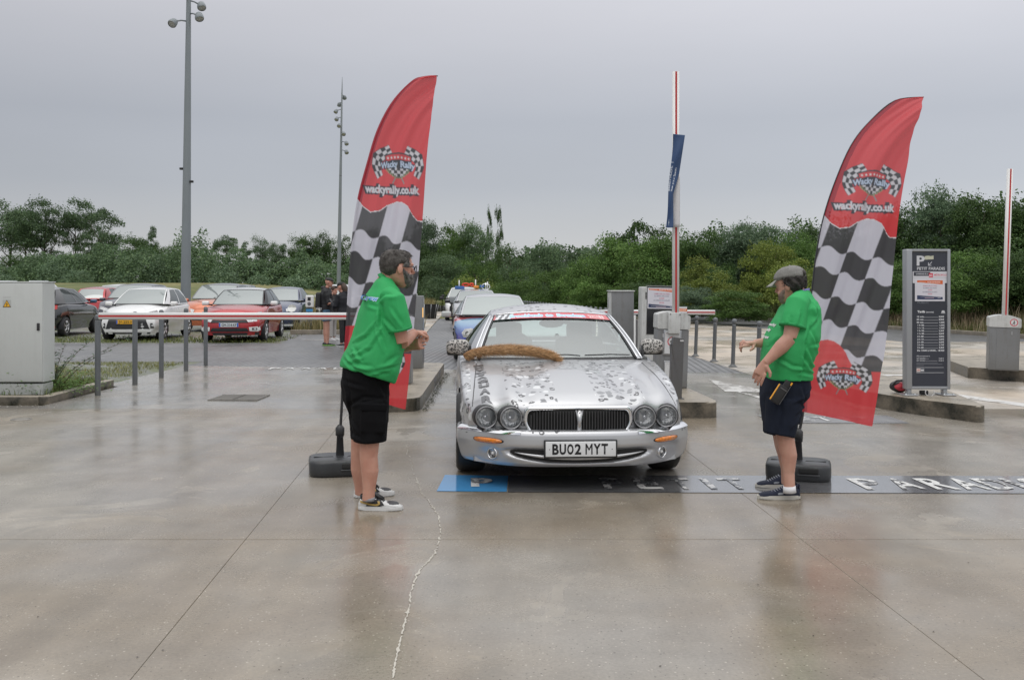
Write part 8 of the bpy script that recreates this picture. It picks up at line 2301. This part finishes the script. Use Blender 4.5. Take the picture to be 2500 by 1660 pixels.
# ---------------------------------------------------------------- man on the left
def left_man():
 B = Body('person', 'bearded man in green shirt and black cargo shorts standing left of the spotted car', 6.82, 890, math.radians(24))
 P = B.P; root = B.root
 # head: crown at 598, chin at 703
 H = Matrix.Translation(P(966, 700, .02)) @ Matrix.Rotation(math.radians(27), 4, 'Z') @ Matrix.Rotation(math.radians(4), 4, 'Y') @ Matrix.Scale(1.07, 4)
 mb = MB(); head_shapes(mb, H)
 mb.tube([P(932, 712, .02), P(944, 686, .02), P(957, 665, .02)], [.074, .066, .060], n=16)
 loft(mb, [B.ring(y, l + 9, r - 9, 1.45) for y, l, r in ((905, 838, 965), (870, 840, 975), (820, 862, 985), (770, 880, 980), (735, 895, 978), (712, 915, 965))])
 # near arm, bent, and far arm
 sh, el, wr = P(962, 738, -.21), P(981, 836, -.17), P(1012, 812, -.02)
 mb.tube([sh, sh.lerp(el, .5), el], [.060, .055, .048], n=16); mb.tube([el, el.lerp(wr, .35), wr], [.049, .046, .029], n=16)
 hand(mb, wr, P(1030, 812, .03) - wr, Vector((0, -.3, 1)), 1.0, .75, side=1)
 sh2, el2, wr2 = P(925, 735, .20), P(985, 845, .22), P(1006, 846, .06)
 mb.tube([sh2, el2], [.055, .046], n=14); mb.tube([el2, el2.lerp(wr2, .4), wr2], [.047, .044, .028], n=14)
 hand(mb, wr2, P(1032, 836, -.02) - wr2, Vector((.2, -1, .2)), 1.0, .85, side=-1)
 # legs
 mb.tube([P(905, 1000, -.12), P(902, 1085, -.13), P(900, 1115, -.13), P(903, 1150, -.135), P(901, 1195, -.14), P(899, 1222, -.14)], [.080, .066, .062, .0600, .042, .042], n=18)
 mb.tube([P(882, 1000, .11), P(880, 1080, .12), P(878, 1110, .13), P(877, 1145, .14), P(880, 1185, .15), P(881, 1205, .16)], [.080, .066, .062, .0600, .042, .042], n=18)
 remeshed(mb, 'body', SK1, root, .0045, 3)
 # shirt
 S = MB(); cont = [(915, 830, 964, -.10), (900, 831, 972, -.02), (893, 832, 976, -.02), (870, 838, 981, 0), (850, 846, 986, 0), (820, 858, 990, 0), (790, 867, 990, 0), (765, 873, 988, 0), (742, 881, 986, 0), (722, 890, 982, 0), (706, 903, 976, 0), (694, 913, 970, 0), (684, 921, 962, 0), (678, 926, 958, 0)]
 rings = []
 for y, l, r, _ in cont:
  tl = -.33 * max(0, (y - 845) / 66) if y > 845 else 0
  rings.append(B.ring(y, l, r, 1.52 if y > 740 else 1.62, tilt=tl + (-.25 if y < 700 else 0)))
 loft(S, rings)
 e1 = sh.lerp(el, .66)
 S.tube([P(945, 722, -.15), P(962, 735, -.20), sh.lerp(el, .30), e1], [.070, .078, .082, .088], n=18)
 S.tube([P(925, 722, .15), P(930, 735, .20), sh2.lerp(el2, .66)], [.070, .078, .080], n=16)
 LC = [[(925, 790), (905, 815), (872, 832)], [(940, 805), (915, 845), (878, 862)], [(872, 850), (893, 872), (862, 880)], [(850, 866), (880, 886), (920, 890)], [(846, 880), (890, 903), (945, 905)], [(958, 880), (975, 868)], [(938, 760), (932, 800), (950, 850)], [(960, 898), (930, 905), (880, 892)], [(950, 780), (975, 806)], [(968, 755), (990, 790)], [(905, 745), (930, 752)], [(936, 735), (952, 722), (972, 722)], [(935, 745), (938, 790), (952, 812)], [(868, 860), (900, 852)], [(975, 885), (940, 892)]]
 shirt = remeshed(S, 't_shirt', M_SHIRT, root, .0075, 4, disp=both(creases(B, LC), folds(2.0, .006, 8.0, lambda co: .35 + .95 * np.clip((1.28 - co[:, 2]) / .35, 0, 1) + .3 * (co[:, 0] > .1))))
 # sleeve hem and collar bands
 d = (el - sh).normalized()
 S = MB(); S.tube([e1 - d * .012, e1 + d * .008], [.0895, .0895], n=24); S.build('sleeve_hem', pm('green_hem', (.018, .30, .085), .75), root)
 S = MB(); c0, c1 = P(940, 690, .02), P(950, 681, .02); S.tube([c0, c1], [.078, .067], n=24); S.build('collar', MATS['green_hem'], root)
 # blue word on the back, seen at a slant
 cvp = Canvas(0, 0, 60, 20, 4, (-1, -1, -1))
 bvh = BVHTree.FromPolygons([v.co for v in shirt.data.vertices], [p.vertices[:] for p in shirt.data.polygons])
 v, t = text_tris('crew', .03, 'LEFT', .15); w_ = v[:, 0].max()
 for off, colm, bold in ((.0035, pm('print_pale', (.55, .70, .85), .6), .09), (.0050, pm('print_blue', (.05, .30, .75), .6), .0)):
  v, t = text_tris('Crew', bold, 'LEFT', .15); pts = []
  for a, b in v:
   px = 880 + a / w_ * 38; py = 731 - b * 17 + (px - 880) * .10; o = P(px, py, -.6); dd = P(px, py, .4) - o; hit = bvh.ray_cast(o, dd.normalized())
   q = hit[0] if hit[0] is not None else P(px, py, -.2); pts.append(q - dd.normalized() * off)
  from_np('back_print', [tuple(q) for q in pts], t, colm, root)
 # shorts
 S = MB(); loft(S, [B.ring(y, l, r, 1.35, tilt=tl) for y, l, r, tl in ((898, 846, 952, -.25), (912, 836, 956, -.2), (940, 832, 950, 0), (975, 837, 949, 0), (1005, 850, 948, 0), (1030, 858, 948, 0))])
 S.tube([P(898, 985, -.10), P(903, 1030, -.12), P(903, 1077, -.12)], [(.118, .125), (.118, .120), (.113, .118)], n=22)
 S.tube([P(888, 985, .11), P(890, 1030, .12), P(892, 1068, .12)], [(.105, .115), (.105, .110), (.100, .105)], n=22)
 S.box(P(912, 1022, -.215), (.165, .045, .19), Euler((0, .04, .15)), bev=.012)
 remeshed(S, 'cargo_shorts', M_BSHORT, root, .0075, 3, disp=both(creases(B, [[(850, 930), (900, 940)], [(930, 925), (945, 965)], [(865, 985), (900, 965), (940, 970)], [(860, 1010), (885, 1040)], [(858, 1050), (890, 1060)], [(845, 915), (860, 960), (858, 1000)]]), folds(5.0, .007, 9.0)))
 S = MB(); S.box(P(912, 995, -.238), (.175, .014, .045), Euler((0, .04, .15)), bev=.005); S.build('pocket_flap', pm('black_flap', (.007, .007, .008), .95, spec=.1), root)
 # hair, beard, glasses
 hm = hair_mat('hair_greying', (.030, .024, .020), (.10, .090, .082)); gm = hair_mat('beard_grey', (.07, .065, .06), (.30, .29, .28)); gm2 = hair_mat('hair_temple', (.10, .095, .09), (.33, .32, .31))
 pi = math.pi
 lo = lambda th: float(np.interp(abs(((th + pi) % (2 * pi)) - pi), [0, .6, 1.0, 1.35, 1.6, 1.9, 3.15], [.208, .200, .178, .150, .150, .085, .050]))
 shell(H, lo, lambda th: .2335, -pi, pi, .012, 56, 16, .0025, 1, hm, 'hair', root, spikes=2200, spike_l=.011)
 for s in (-1, 1): shell(H, lambda th: .128, lambda th: .185, s * .95, s * 1.42, .008, 12, 8, .002, 2, gm2, 'temple_hair', root, spikes=250, spike_l=.012)
 hi = lambda th: float(np.interp(abs(th), [0, .35, .6, 1.0, 1.5], [.046, .052, .085, .088, .125]))
 shell(H, lambda th: -.004 if abs(th) < 1.2 else .02, hi, -1.45, 1.45, .014, 44, 10, .004, 3, gm, 'beard', root, spikes=1500, spike_l=.014)
 S = MB()
 for s in (-1, 1):
  C = Vector((.122, s * .034, .124)); ring = [H @ (C + Vector((-abs(math.cos(a)) * .0 - .010 * (math.cos(a) * s > 0) * abs(math.cos(a)), math.cos(a) * .028, math.sin(a) * .021))) for a in np.linspace(0, 2 * pi, 20)]
  S.tube(ring, .0028, n=6, caps=False); S.tube([H @ Vector(p) for p in ((.112, s * .062, .132), (.05, s * .083, .134), (-.012, s * .086, .128))], .0028, n=6)
 S.tube([H @ Vector((.123, -.008, .128)), H @ Vector((.123, .008, .128))], .0028, n=6)
 S.build('glasses', pm('glasses_black', (.015, .013, .012), .3), root)
 # shoes
 wh, bl, gd = pm('shoe_white', (.66, .66, .65), .45), pm('shoe_black', (.02, .02, .021), .5), pm('shoe_gold', (.42, .28, .08), .4)
 def extra(e, plate, s):
  for sg in (-1, 1):
   plate([(.055, .032), (.150, .032), (.180, .042), (.160, .064), (.125, .084), (.090, .084), (.066, .062)], bl, 'side_panel', .0065, sg)
   plate([(.012, .058), (.030, .052), (.080, .040), (.130, .034), (.152, .046), (.150, .062), (.132, .068), (.140, .052), (.120, .045), (.075, .052), (.030, .064), (.014, .070)], gd, 'swoosh', .0095, sg)
  mb = MB(); mb.sphere((.218 * s, 0, .037 * s), .040 * s, 16, (1.45, 1.08, .60)); mb.build('toe_box', pm('shoe_grey', (.06, .06, .065), .55), e)
  mb = MB(); mb.tube([(.075 * s, 0, .115 * s), (.11 * s, 0, .108 * s), (.17 * s, 0, .072 * s)], [(.028, .012), (.03, .012), (.026, .01)], n=10); mb.box((.088 * s, 0, .125 * s), (.03, .055, .05), Euler((0, -.5, 0)), bev=.01); mb.build('tongue', bl, e)
  mb = MB()
  for k in range(5): mb.tube([(.10 + k * .017, -.030, .092 - k * .008), (.108 + k * .017, 0, .104 - k * .009), (.10 + k * .017, .030, .092 - k * .008)], .004, n=5)
  o = mb.build('laces', bl, e); o['kind'] = 'stuff'
  mb = MB(); mb.lathe([(.043, .075), (.046, .098), (.040, .106)], origin=(.052, 0, 0), n=18); mb.build('collar_lining', bl, e)
 g = G(877, 1243); shoe(root, g - B.o + Vector((0, .0, 0)), math.radians(-3), wh, wh, 1.0, extra=extra)
 g = G(866, 1214); shoe(root, g - B.o, math.radians(18), wh, wh, .97, extra=extra)
 S = MB(); S.tube([P(900, 1212, -.14), P(900, 1222, -.14)], [.041, .043], n=18); S.build('sock', pm('grey_sock', (.30, .30, .32), .8), root)
left_man()

# ---------------------------------------------------------------- man on the right
def right_man():
 B = Body('person', 'man in green shirt, grey mesh cap and navy shorts gesturing right of the spotted car', 7.10, 1915, math.radians(181))
 P = B.P; root = B.root; pi = math.pi
 H = Matrix.Translation(P(1938, 736, 0)) @ Matrix.Rotation(math.radians(143), 4, 'Z') @ Matrix.Rotation(math.radians(12), 4, 'Y') @ Matrix.Scale(.97, 4)
 mb = MB(); head_shapes(mb, H)
 mb.tube([P(1956, 745, 0), P(1946, 722, 0), P(1938, 700, 0)], [.082, .070, .064], n=16)
 loft(mb, [B.ring(y, l + 8, r - 8, 1.4) for y, l, r in ((930, 1870, 1972), (880, 1868, 1974), (830, 1874, 1988), (780, 1898, 1990), (745, 1915, 1990), (722, 1932, 1980))])
 sh, el, wr = P(1944, 746, -.20), P(1929, 826, -.23), P(1868, 886, -.24)
 mb.tube([sh, sh.lerp(el, .5), el], [.060, .057, .050], n=16); mb.tube([el, el.lerp(wr, .35), el.lerp(wr, .75), wr], [.052, .051, .036, .028], n=16)
 hand(mb, wr, P(1851, 920, -.24) - wr, Vector((-.5, -.8, .1)), 1.08, .22, side=-1)
 el2, wr2 = P(1905, 836, .18), P(1842, 838, .10)
 mb.tube([P(1935, 745, .19), el2], [.056, .048], n=14); mb.tube([el2, el2.lerp(wr2, .4), wr2], [.048, .046, .028], n=14)
 hand(mb, wr2, P(1812, 838, .06) - wr2, Vector((0, -.5, .9)), 1.05, .75, side=-1, point=True)
 mb.tube([P(1915, 1000, -.11), P(1916, 1062, -.12), P(1920, 1085, -.12), P(1926, 1112, -.125), P(1926, 1155, -.13), P(1927, 1190, -.14)], [.085, .064, .061, .0575, .040, .040], n=18)
 mb.tube([P(1908, 1000, .12), P(1908, 1062, .14), P(1911, 1085, .15), P(1918, 1112, .16), P(1920, 1145, .17), P(1921, 1180, .18)], [.085, .064, .060, .0560, .040, .040], n=18)
 remeshed(mb, 'body', SK2, root, .0045, 3)
 S = MB(); cont = [(924, 1866, 1976), (905, 1865, 1976), (880, 1863, 1980), (850, 1866, 1988), (820, 1873, 1995), (792, 1887, 1997), (770, 1899, 1998), (752, 1908, 1996), (736, 1920, 1990), (722, 1931, 1984), (712, 1941, 1979)]
 loft(S, [B.ring(y, l, r, 1.5 if y > 760 else 1.7, tilt=(-.0 if y > 730 else .35)) for y, l, r in cont])
 e1 = sh.lerp(el, .63)
 S.tube([P(1956, 732, -.14), P(1946, 742, -.19), sh.lerp(el, .3), e1], [.070, .080, .086, .092], n=18)
 S.tube([P(1950, 735, .15), P(1940, 745, .19), P(1935, 745, .19).lerp(el2, .6)], [.070, .078, .080], n=16)
 RC = [[(1952, 790), (1938, 830), (1930, 905)], [(1950, 800), (1975, 850), (1990, 868)], [(1940, 840), (1962, 880), (1978, 890)], [(1935, 868), (1955, 895), (1976, 905)], [(1880, 872), (1910, 890), (1935, 892)], [(1960, 725), (1975, 745), (1972, 770)], [(1965, 745), (1975, 775), (1955, 795)], [(1925, 760), (1918, 790)], [(1900, 775), (1890, 815), (1872, 840)], [(1930, 905), (1965, 912)], [(1938, 850), (1932, 920)], [(1958, 840), (1985, 840)]]
 shirt = remeshed(S, 't_shirt', M_SHIRT, root, .0075, 4, disp=both(creases(B, RC), folds(7.0, .006, 8.0, lambda co: .3 + .9 * np.clip((1.25 - co[:, 2]) / .4, 0, 1))))
 d = (el - sh).normalized(); S = MB(); S.tube([e1 - d * .012, e1 + d * .008], [.0935, .0935], n=24); S.build('sleeve_hem', MATS['green_hem'], root)
 S = MB(); S.tube([P(1955, 729, 0), P(1948, 718, 0)], [.086, .074], n=24); S.build('collar', MATS['green_hem'], root)
 S = MB(); S.tube([P(1960, 711, -.075), P(1976, 707, -.02), P(1972, 708, .06)], [(.004, .012)] * 3, n=6); S.tube([P(1960, 711, -.075), P(1944, 720, -.085), P(1930, 738, -.06)], [(.004, .012)] * 3, n=6); S.build('lanyard', pm('lanyard_blue', (.20, .20, .50), .6, noise=(90, .8)), root)
 bvh = BVHTree.FromPolygons([v.co for v in shirt.data.vertices], [p.vertices[:] for p in shirt.data.polygons])
 for st, x, y, sz, m_, nm in (('wacky', 1880, 795, 9, pm('print_white', (.7, .72, .7), .6), 'chest_print'), ('rally', 1872, 808, 9, MATS['print_white'], 'chest_print'), ('crew', 1870, 826, 11, MATS['print_white'], 'chest_print')):
  v, t = text_tris(st, .05, 'LEFT'); pts = []
  for a, b in v:
   z = P(x, y - b * sz).z; o = Vector((-1.2, .10 - a * .075, z)); hit = bvh.ray_cast(o, Vector((1, 0, 0))); q = hit[0] if hit[0] is not None else P(x, y); pts.append(q - Vector((.004, 0, 0)))
  from_np(nm, [tuple(q) for q in pts], t, m_, root)
 S = MB(); loft(S, [B.ring(y, l, r, 1.35) for y, l, r in ((915, 1866, 1974), (940, 1862, 1973), (965, 1859, 1969), (985, 1860, 1955), (1010, 1861, 1950), (1030, 1863, 1945))])
 S.tube([P(1913, 975, -.10), P(1910, 1020, -.11), P(1903, 1062, -.12)], [(.125, .13), (.115, .115), (.103, .105)], n=22)
 S.tube([P(1908, 975, .11), P(1900, 1020, .13), P(1897, 1056, .14)], [(.12, .12), (.11, .11), (.10, .10)], n=22)
 remeshed(S, 'shorts', M_NSHORT, root, .0075, 3, disp=both(creases(B, [[(1965, 945), (1945, 965), (1920, 975)], [(1958, 985), (1930, 1000)], [(1940, 1010), (1915, 1035)], [(1875, 950), (1885, 1000), (1880, 1040)], [(1935, 940), (1950, 990), (1940, 1050)]]), folds(11.0, .007, 8.0)))
 # radio in its pouch
 e = empty('hip_pouch', P(1901, 962, -.245)); e.parent = root; e.rotation_euler = (0.0, math.radians(33), .05)
 S = MB(); S.box((0, 0, 0), (.072, .03, .135), bev=.008); S.box((.012, 0, .08), (.045, .026, .07), bev=.006); S.build('pouch', pm('pouch_black', (.015, .015, .016), .5), e)
 S = MB(); S.box((-.037, -.012, 0), (.007, .012, .125), bev=.002); S.box((.034, -.012, .105), (.010, .012, .022), bev=.002); o = S.build('orange_trim', pm('trim_orange', (.85, .38, .03), .5), e); o['kind'] = 'stuff'
 S = MB(); S.box((.006, -.017, .045), (.05, .003, .006)); S.box((.038, -.016, .02), (.003, .003, .16)); o = S.build('pouch_piping', pm('piping_grey', (.12, .12, .12), .6), e); o['kind'] = 'stuff'
 # hair and mesh cap
 hm = hair_mat('hair_dark_curl', (.014, .011, .010), (.06, .052, .046)); bm_ = hair_mat('beard_stubble', (.22, .15, .12), (.36, .28, .24))
 lo = lambda th: float(np.interp(abs(((th + pi) % (2 * pi)) - pi), [0, 1.2, 1.5, 1.8, 2.2, 3.15], [.17, .15, .105, .085, .050, .035]))
 for s in (-1, 1): shell(H, lo, lambda th: .185, s * 1.40, s * pi, .017, 26, 10, .006, 4, hm, 'hair', root, spikes=900, spike_l=.014)
 shell(H, lambda th: .0 if abs(th) < 1.2 else .03, lambda th: float(np.interp(abs(th), [0, .4, .7, 1.4], [.04, .045, .075, .10])), -1.4, 1.4, .007, 36, 8, .002, 5, bm_, 'beard', root, spikes=900, spike_l=.010)
 cm = pm('cap_grey', (.27, .265, .25), .8, noise=(60, .15), bump=(420, .6)); cl = lambda th: float(np.interp(abs(((th + pi) % (2 * pi)) - pi), [0, 1.5, 2.4, 3.15], [.158, .150, .140, .136]))
 Hc = H @ Matrix.Translation((-.003, 0, .012)) @ Matrix.Scale(1.04, 4)
 shell(Hc, cl, lambda th: .2335, -pi, pi, .015, 56, 14, .0004, 6, cm, 'cap', root)
 S = MB()
 def brim(a, q):
  th = lerp(-.95, .95, a); p = head_pt(th, .158, .014); out = Vector((math.cos(th * .55), math.sin(th * .45), 0)); L_ = .066 * math.cos(th * 1.15) ** .5 if abs(th) < 1.2 else 0
  return Hc @ (p + out * L_ * q + Vector((0, 0, -.028 * q - .012 * (th ** 2) * q)))
 S.grid(brim, 20, 6); ob = S.build('cap_brim', pm('brim_grey', (.30, .295, .275), .7), root); sm = ob.modifiers.new('s', 'SOLIDIFY'); sm.thickness = .004
 S = MB(); S.sphere(Hc @ Vector((-.020, 0, .242)), .008, 8); S.tube([Hc @ head_pt(0.0, z, .0165) for z in (.16, .19, .215, .232)], .0018, n=5); S.tube([Hc @ head_pt(1.2, z, .0165) for z in (.155, .19, .215, .232)], .0018, n=5); S.tube([Hc @ head_pt(-1.2, z, .0165) for z in (.155, .19, .215, .232)], .0018, n=5)
 o = S.build('cap_seam', MATS['brim_grey'], root); o['kind'] = 'stuff'
 S = MB(); S.sphere(Hc @ Vector((-.108, 0, .172)), .034, 14, (.5, 1.1, .75)); S.build('hair_tuft', hm, root)
 nv, wh = pm('shoe_navy', (.016, .022, .048), .75, bump=(300, .6)), pm('sole_cream', (.55, .53, .48), .5)
 def extra(e, plate, s):
  for sg in (-1, 1):
   plate([(.120, .038), (.160, .036), (.165, .046), (.150, .052), (.122, .052), (.120, .046), (.145, .044)], pm('emblem_grey', (.30, .32, .36), .4), 'side_emblem', .006, sg)
  mb = MB()
  for k in range(6): mb.tube([(.112 + k * .016, -.028, .088 - k * .0075), (.118 + k * .016, 0, .097 - k * .008), (.112 + k * .016, .028, .088 - k * .0075)], .0028, n=5)
  o = mb.build('laces', pm('lace_grey', (.35, .37, .42), .6), e); o['kind'] = 'stuff'
  mb = MB(); mb.box((.002, 0, .078), (.012, .030, .055), bev=.005); mb.lathe([(.040, .085), (.044, .104), (.038, .108)], origin=(.050, 0, 0), n=18); mb.build('heel_tab', nv, e)
 g = G(1951, 1217); shoe(root, g - B.o, math.radians(180), nv, wh, 1.0, extra=extra)
 g = G(1938, 1190); shoe(root, g - B.o, math.radians(176), nv, wh, .96, extra=extra)
 S = MB(); S.tube([P(1927, 1186, -.14), P(1928, 1202, -.14)], [.043, .046], n=18); S.build('sock', pm('white_sock', (.72, .72, .74), .8), root)
right_man()

# ---------------------------------------------------------------- people by the parked cars
def bystander(label, Y0, px, top, bot, facing, kind):
 B = Body('person', label, Y0, px, facing); root = B.root; s = FOC / Y0; Hh = (bot - top) / s; z = lambda k: Hh * k
 f, r = B.f, B.r; V = Vector
 mb = MB(); hz = Hh - .245
 H = Matrix.Translation(V((0, 0, hz)) + f * .04) @ Matrix.Rotation(facing, 4, 'Z') @ Matrix.Rotation(math.radians(12), 4, 'Y')
 head_shapes(mb, H); mb.tube([V((0, 0, z(.80))), V((0, 0, z(.87))) + f * .03], [.06, .055], n=12)
 mb.tube([V((0, 0, z(.50))), V((0, 0, z(.62))), V((0, 0, z(.76))), V((0, 0, z(.82)))], [(.15, .11), (.14, .11), (.17, .12), (.09, .08)], n=16)
 legc = {'man': .075, 'girl': .055, 'woman': .06}[kind]
 for sg in (-1, 1):
  fx = r * sg * .10 + f * (.03 * sg); mb.tube([V((0, 0, z(.52))) + r * sg * .08, V((0, 0, z(.28))) + fx, V((0, 0, z(.17))) + fx, V((0, 0, .05)) + fx], [legc * 1.25, legc * .85, legc * .82, legc * .55], n=12)
  shd = V((0, 0, z(.80))) + r * sg * .18; el = V((0, 0, z(.62))) + r * sg * .22 + f * .08; wr = V((0, 0, z(.67))) + r * sg * .06 + f * .34
  mb.tube([shd, el], [.05, .042], n=12); mb.tube([el, wr], [.042, .028], n=12); hand(mb, wr, f + r * -sg * .2, V((0, 0, 1)), .95, .6, side=sg)
 remeshed(mb, 'body', SK1, root, .011, 2)
 jk = {'man': pm('jacket_black', (.013, .013, .015), .6), 'girl': pm('hoodie_black', (.014, .015, .020), .8), 'woman': pm('jacket_dark', (.016, .014, .014), .7)}[kind]
 S = MB(); S.tube([V((0, 0, z(.475))), V((0, 0, z(.60))), V((0, 0, z(.75))), V((0, 0, z(.815))), V((0, 0, z(.845)))], [(.19, .16), (.17, .145), (.21, .15), (.16, .12), (.08, .08)], n=20) if abs(f.x) < .5 else S.tube([V((0, 0, z(.475))), V((0, 0, z(.60))), V((0, 0, z(.75))), V((0, 0, z(.815))), V((0, 0, z(.845)))], [(.19, .16)[::-1], (.17, .15)[::-1], (.21, .16)[::-1], (.16, .12)[::-1], (.08, .08)], n=20)
 for sg in (-1, 1):
  shd = V((0, 0, z(.80))) + r * sg * .18; el = V((0, 0, z(.62))) + r * sg * .22 + f * .08; wr = V((0, 0, z(.665))) + r * sg * .08 + f * .30
  S.tube([shd, el], [.072, .062], n=14); S.tube([el, wr], [.062, .045], n=14)
 if kind != 'woman': S.sphere(V((0, 0, z(.845))) - f * .07, .085, 12, (1, 1, .55))
 remeshed(S, 'jacket', jk, root, .012, 2, disp=folds(3.0 + px, .008, 7.0))
 if kind == 'man':
  S = MB(); S.box(V((0, 0, z(.66))) - f * .20, (.15, .28, .42), Euler((0, .05, facing)), bev=.06, seg=3); S.build('backpack', pm('backpack_black', (.016, .016, .018), .6), root)
  S = MB()
  for k in range(3): S.tube([V((0, 0, z(.535) + k * .022)) - f * .26 - r * -.12, V((0, 0, z(.525) + k * .022)) - f * .10 - r * -.17], .005, n=5)
  o = S.build('white_stripes', pm('stripe_white', (.7, .7, .7), .6), root); o['kind'] = 'stuff'
  S = MB()
  for sg in (-1, 1): S.tube([V((0, 0, z(.52))) + r * sg * .07, V((0, 0, z(.36))) + r * sg * .10 + f * .03 * sg], [.12, .115], n=14)
  remeshed(S, 'shorts', pm('shorts_blue', (.05, .12, .20), .8), root, .012, 2)
  capm = pm('cap_dark', (.035, .036, .034), .7)
 else:
  S = MB(); lg = pm('leggings_black', (.012, .012, .014), .7) if kind == 'girl' else pm('trousers_grey', (.36, .34, .32), .8)
  for sg in (-1, 1):
   fx = r * sg * .10 + f * (.03 * sg); S.tube([V((0, 0, z(.53))) + r * sg * .08, V((0, 0, z(.28))) + fx, V((0, 0, z(.17))) + fx, V((0, 0, .10)) + fx], [legc * 1.4, legc * 1.0, legc * .95, legc * (.72 if kind == 'girl' else .95)], n=14)
  remeshed(S, 'leggings' if kind == 'girl' else 'trousers', lg, root, .011, 2); capm = pm('cap_black', (.012, .012, .012), .7)
 hm = pm('hair_brown', (.05, .028, .018), .6)
 if kind in ('man', 'girl'):
  shell(H, lambda th: .155, lambda th: .2335, -math.pi, math.pi, .014, 28, 8, .0005, 1, capm, 'cap', root)
  S = MB(); S.grid(lambda a, q: H @ (head_pt(lerp(-.9, .9, a), .158, .012) + Vector((math.cos(lerp(-.5, .5, a)), math.sin(lerp(-.4, .4, a)), -.1)) * .075 * q), 10, 4); ob = S.build('cap_brim', capm, root); sm = ob.modifiers.new('s', 'SOLIDIFY'); sm.thickness = .005
 if kind != 'man':
  S = MB(); S.tube([H @ V((-.06, 0, .17)), H @ V((-.10, 0, .08)), H @ V((-.12, 0, -.02)), H @ V((-.10, 0, -.10 if kind == 'girl' else .0))], [.07, .08, .07, .035], n=12); S.build('hair', hm, root)
  if kind == 'woman': shell(H, lambda th: float(np.interp(abs(((th + math.pi) % (2 * math.pi)) - math.pi), [0, .9, 1.5, 3.15], [.19, .17, .09, .03])), lambda th: .2335, -math.pi, math.pi, .014, 28, 8, .003, 1, hm, 'hair', root)
 c1 = {'man': (.20, .42, .08), 'girl': (.02, .02, .02), 'woman': (.6, .6, .6)}[kind]
 for sg in (-1, 1):
  shoe(root, r * sg * .10 + f * (.03 * sg - .08), facing + sg * .0, pm('sneaker_' + kind, (.03, .035, .035) if kind != 'woman' else (.5, .5, .5), .7), pm('sneaker_sole_' + kind, c1 if kind == 'man' else (.6, .6, .6), .6), .95)
 S = MB(); S.box(V((0, 0, z(.70))) + f * .40, (.075, .012, .14), Euler((.5, 0, facing + 1.57)), bev=.004); S.build('phone', pm('phone_dark', (.03, .03, .035), .2), root)
bystander('man in black jacket, shorts and cap looking at his phone by the parked cars', 25.4, 797, 677, 843.8, math.radians(5), 'man')
bystander('woman in grey trousers half hidden behind the man with the phone', 27.9, 812, 698, 831, math.radians(-35), 'woman')
bystander('person in black hoodie, cap and leggings with long hair beside the left flag', 24.9, 838, 688, 846, math.radians(150), 'girl')
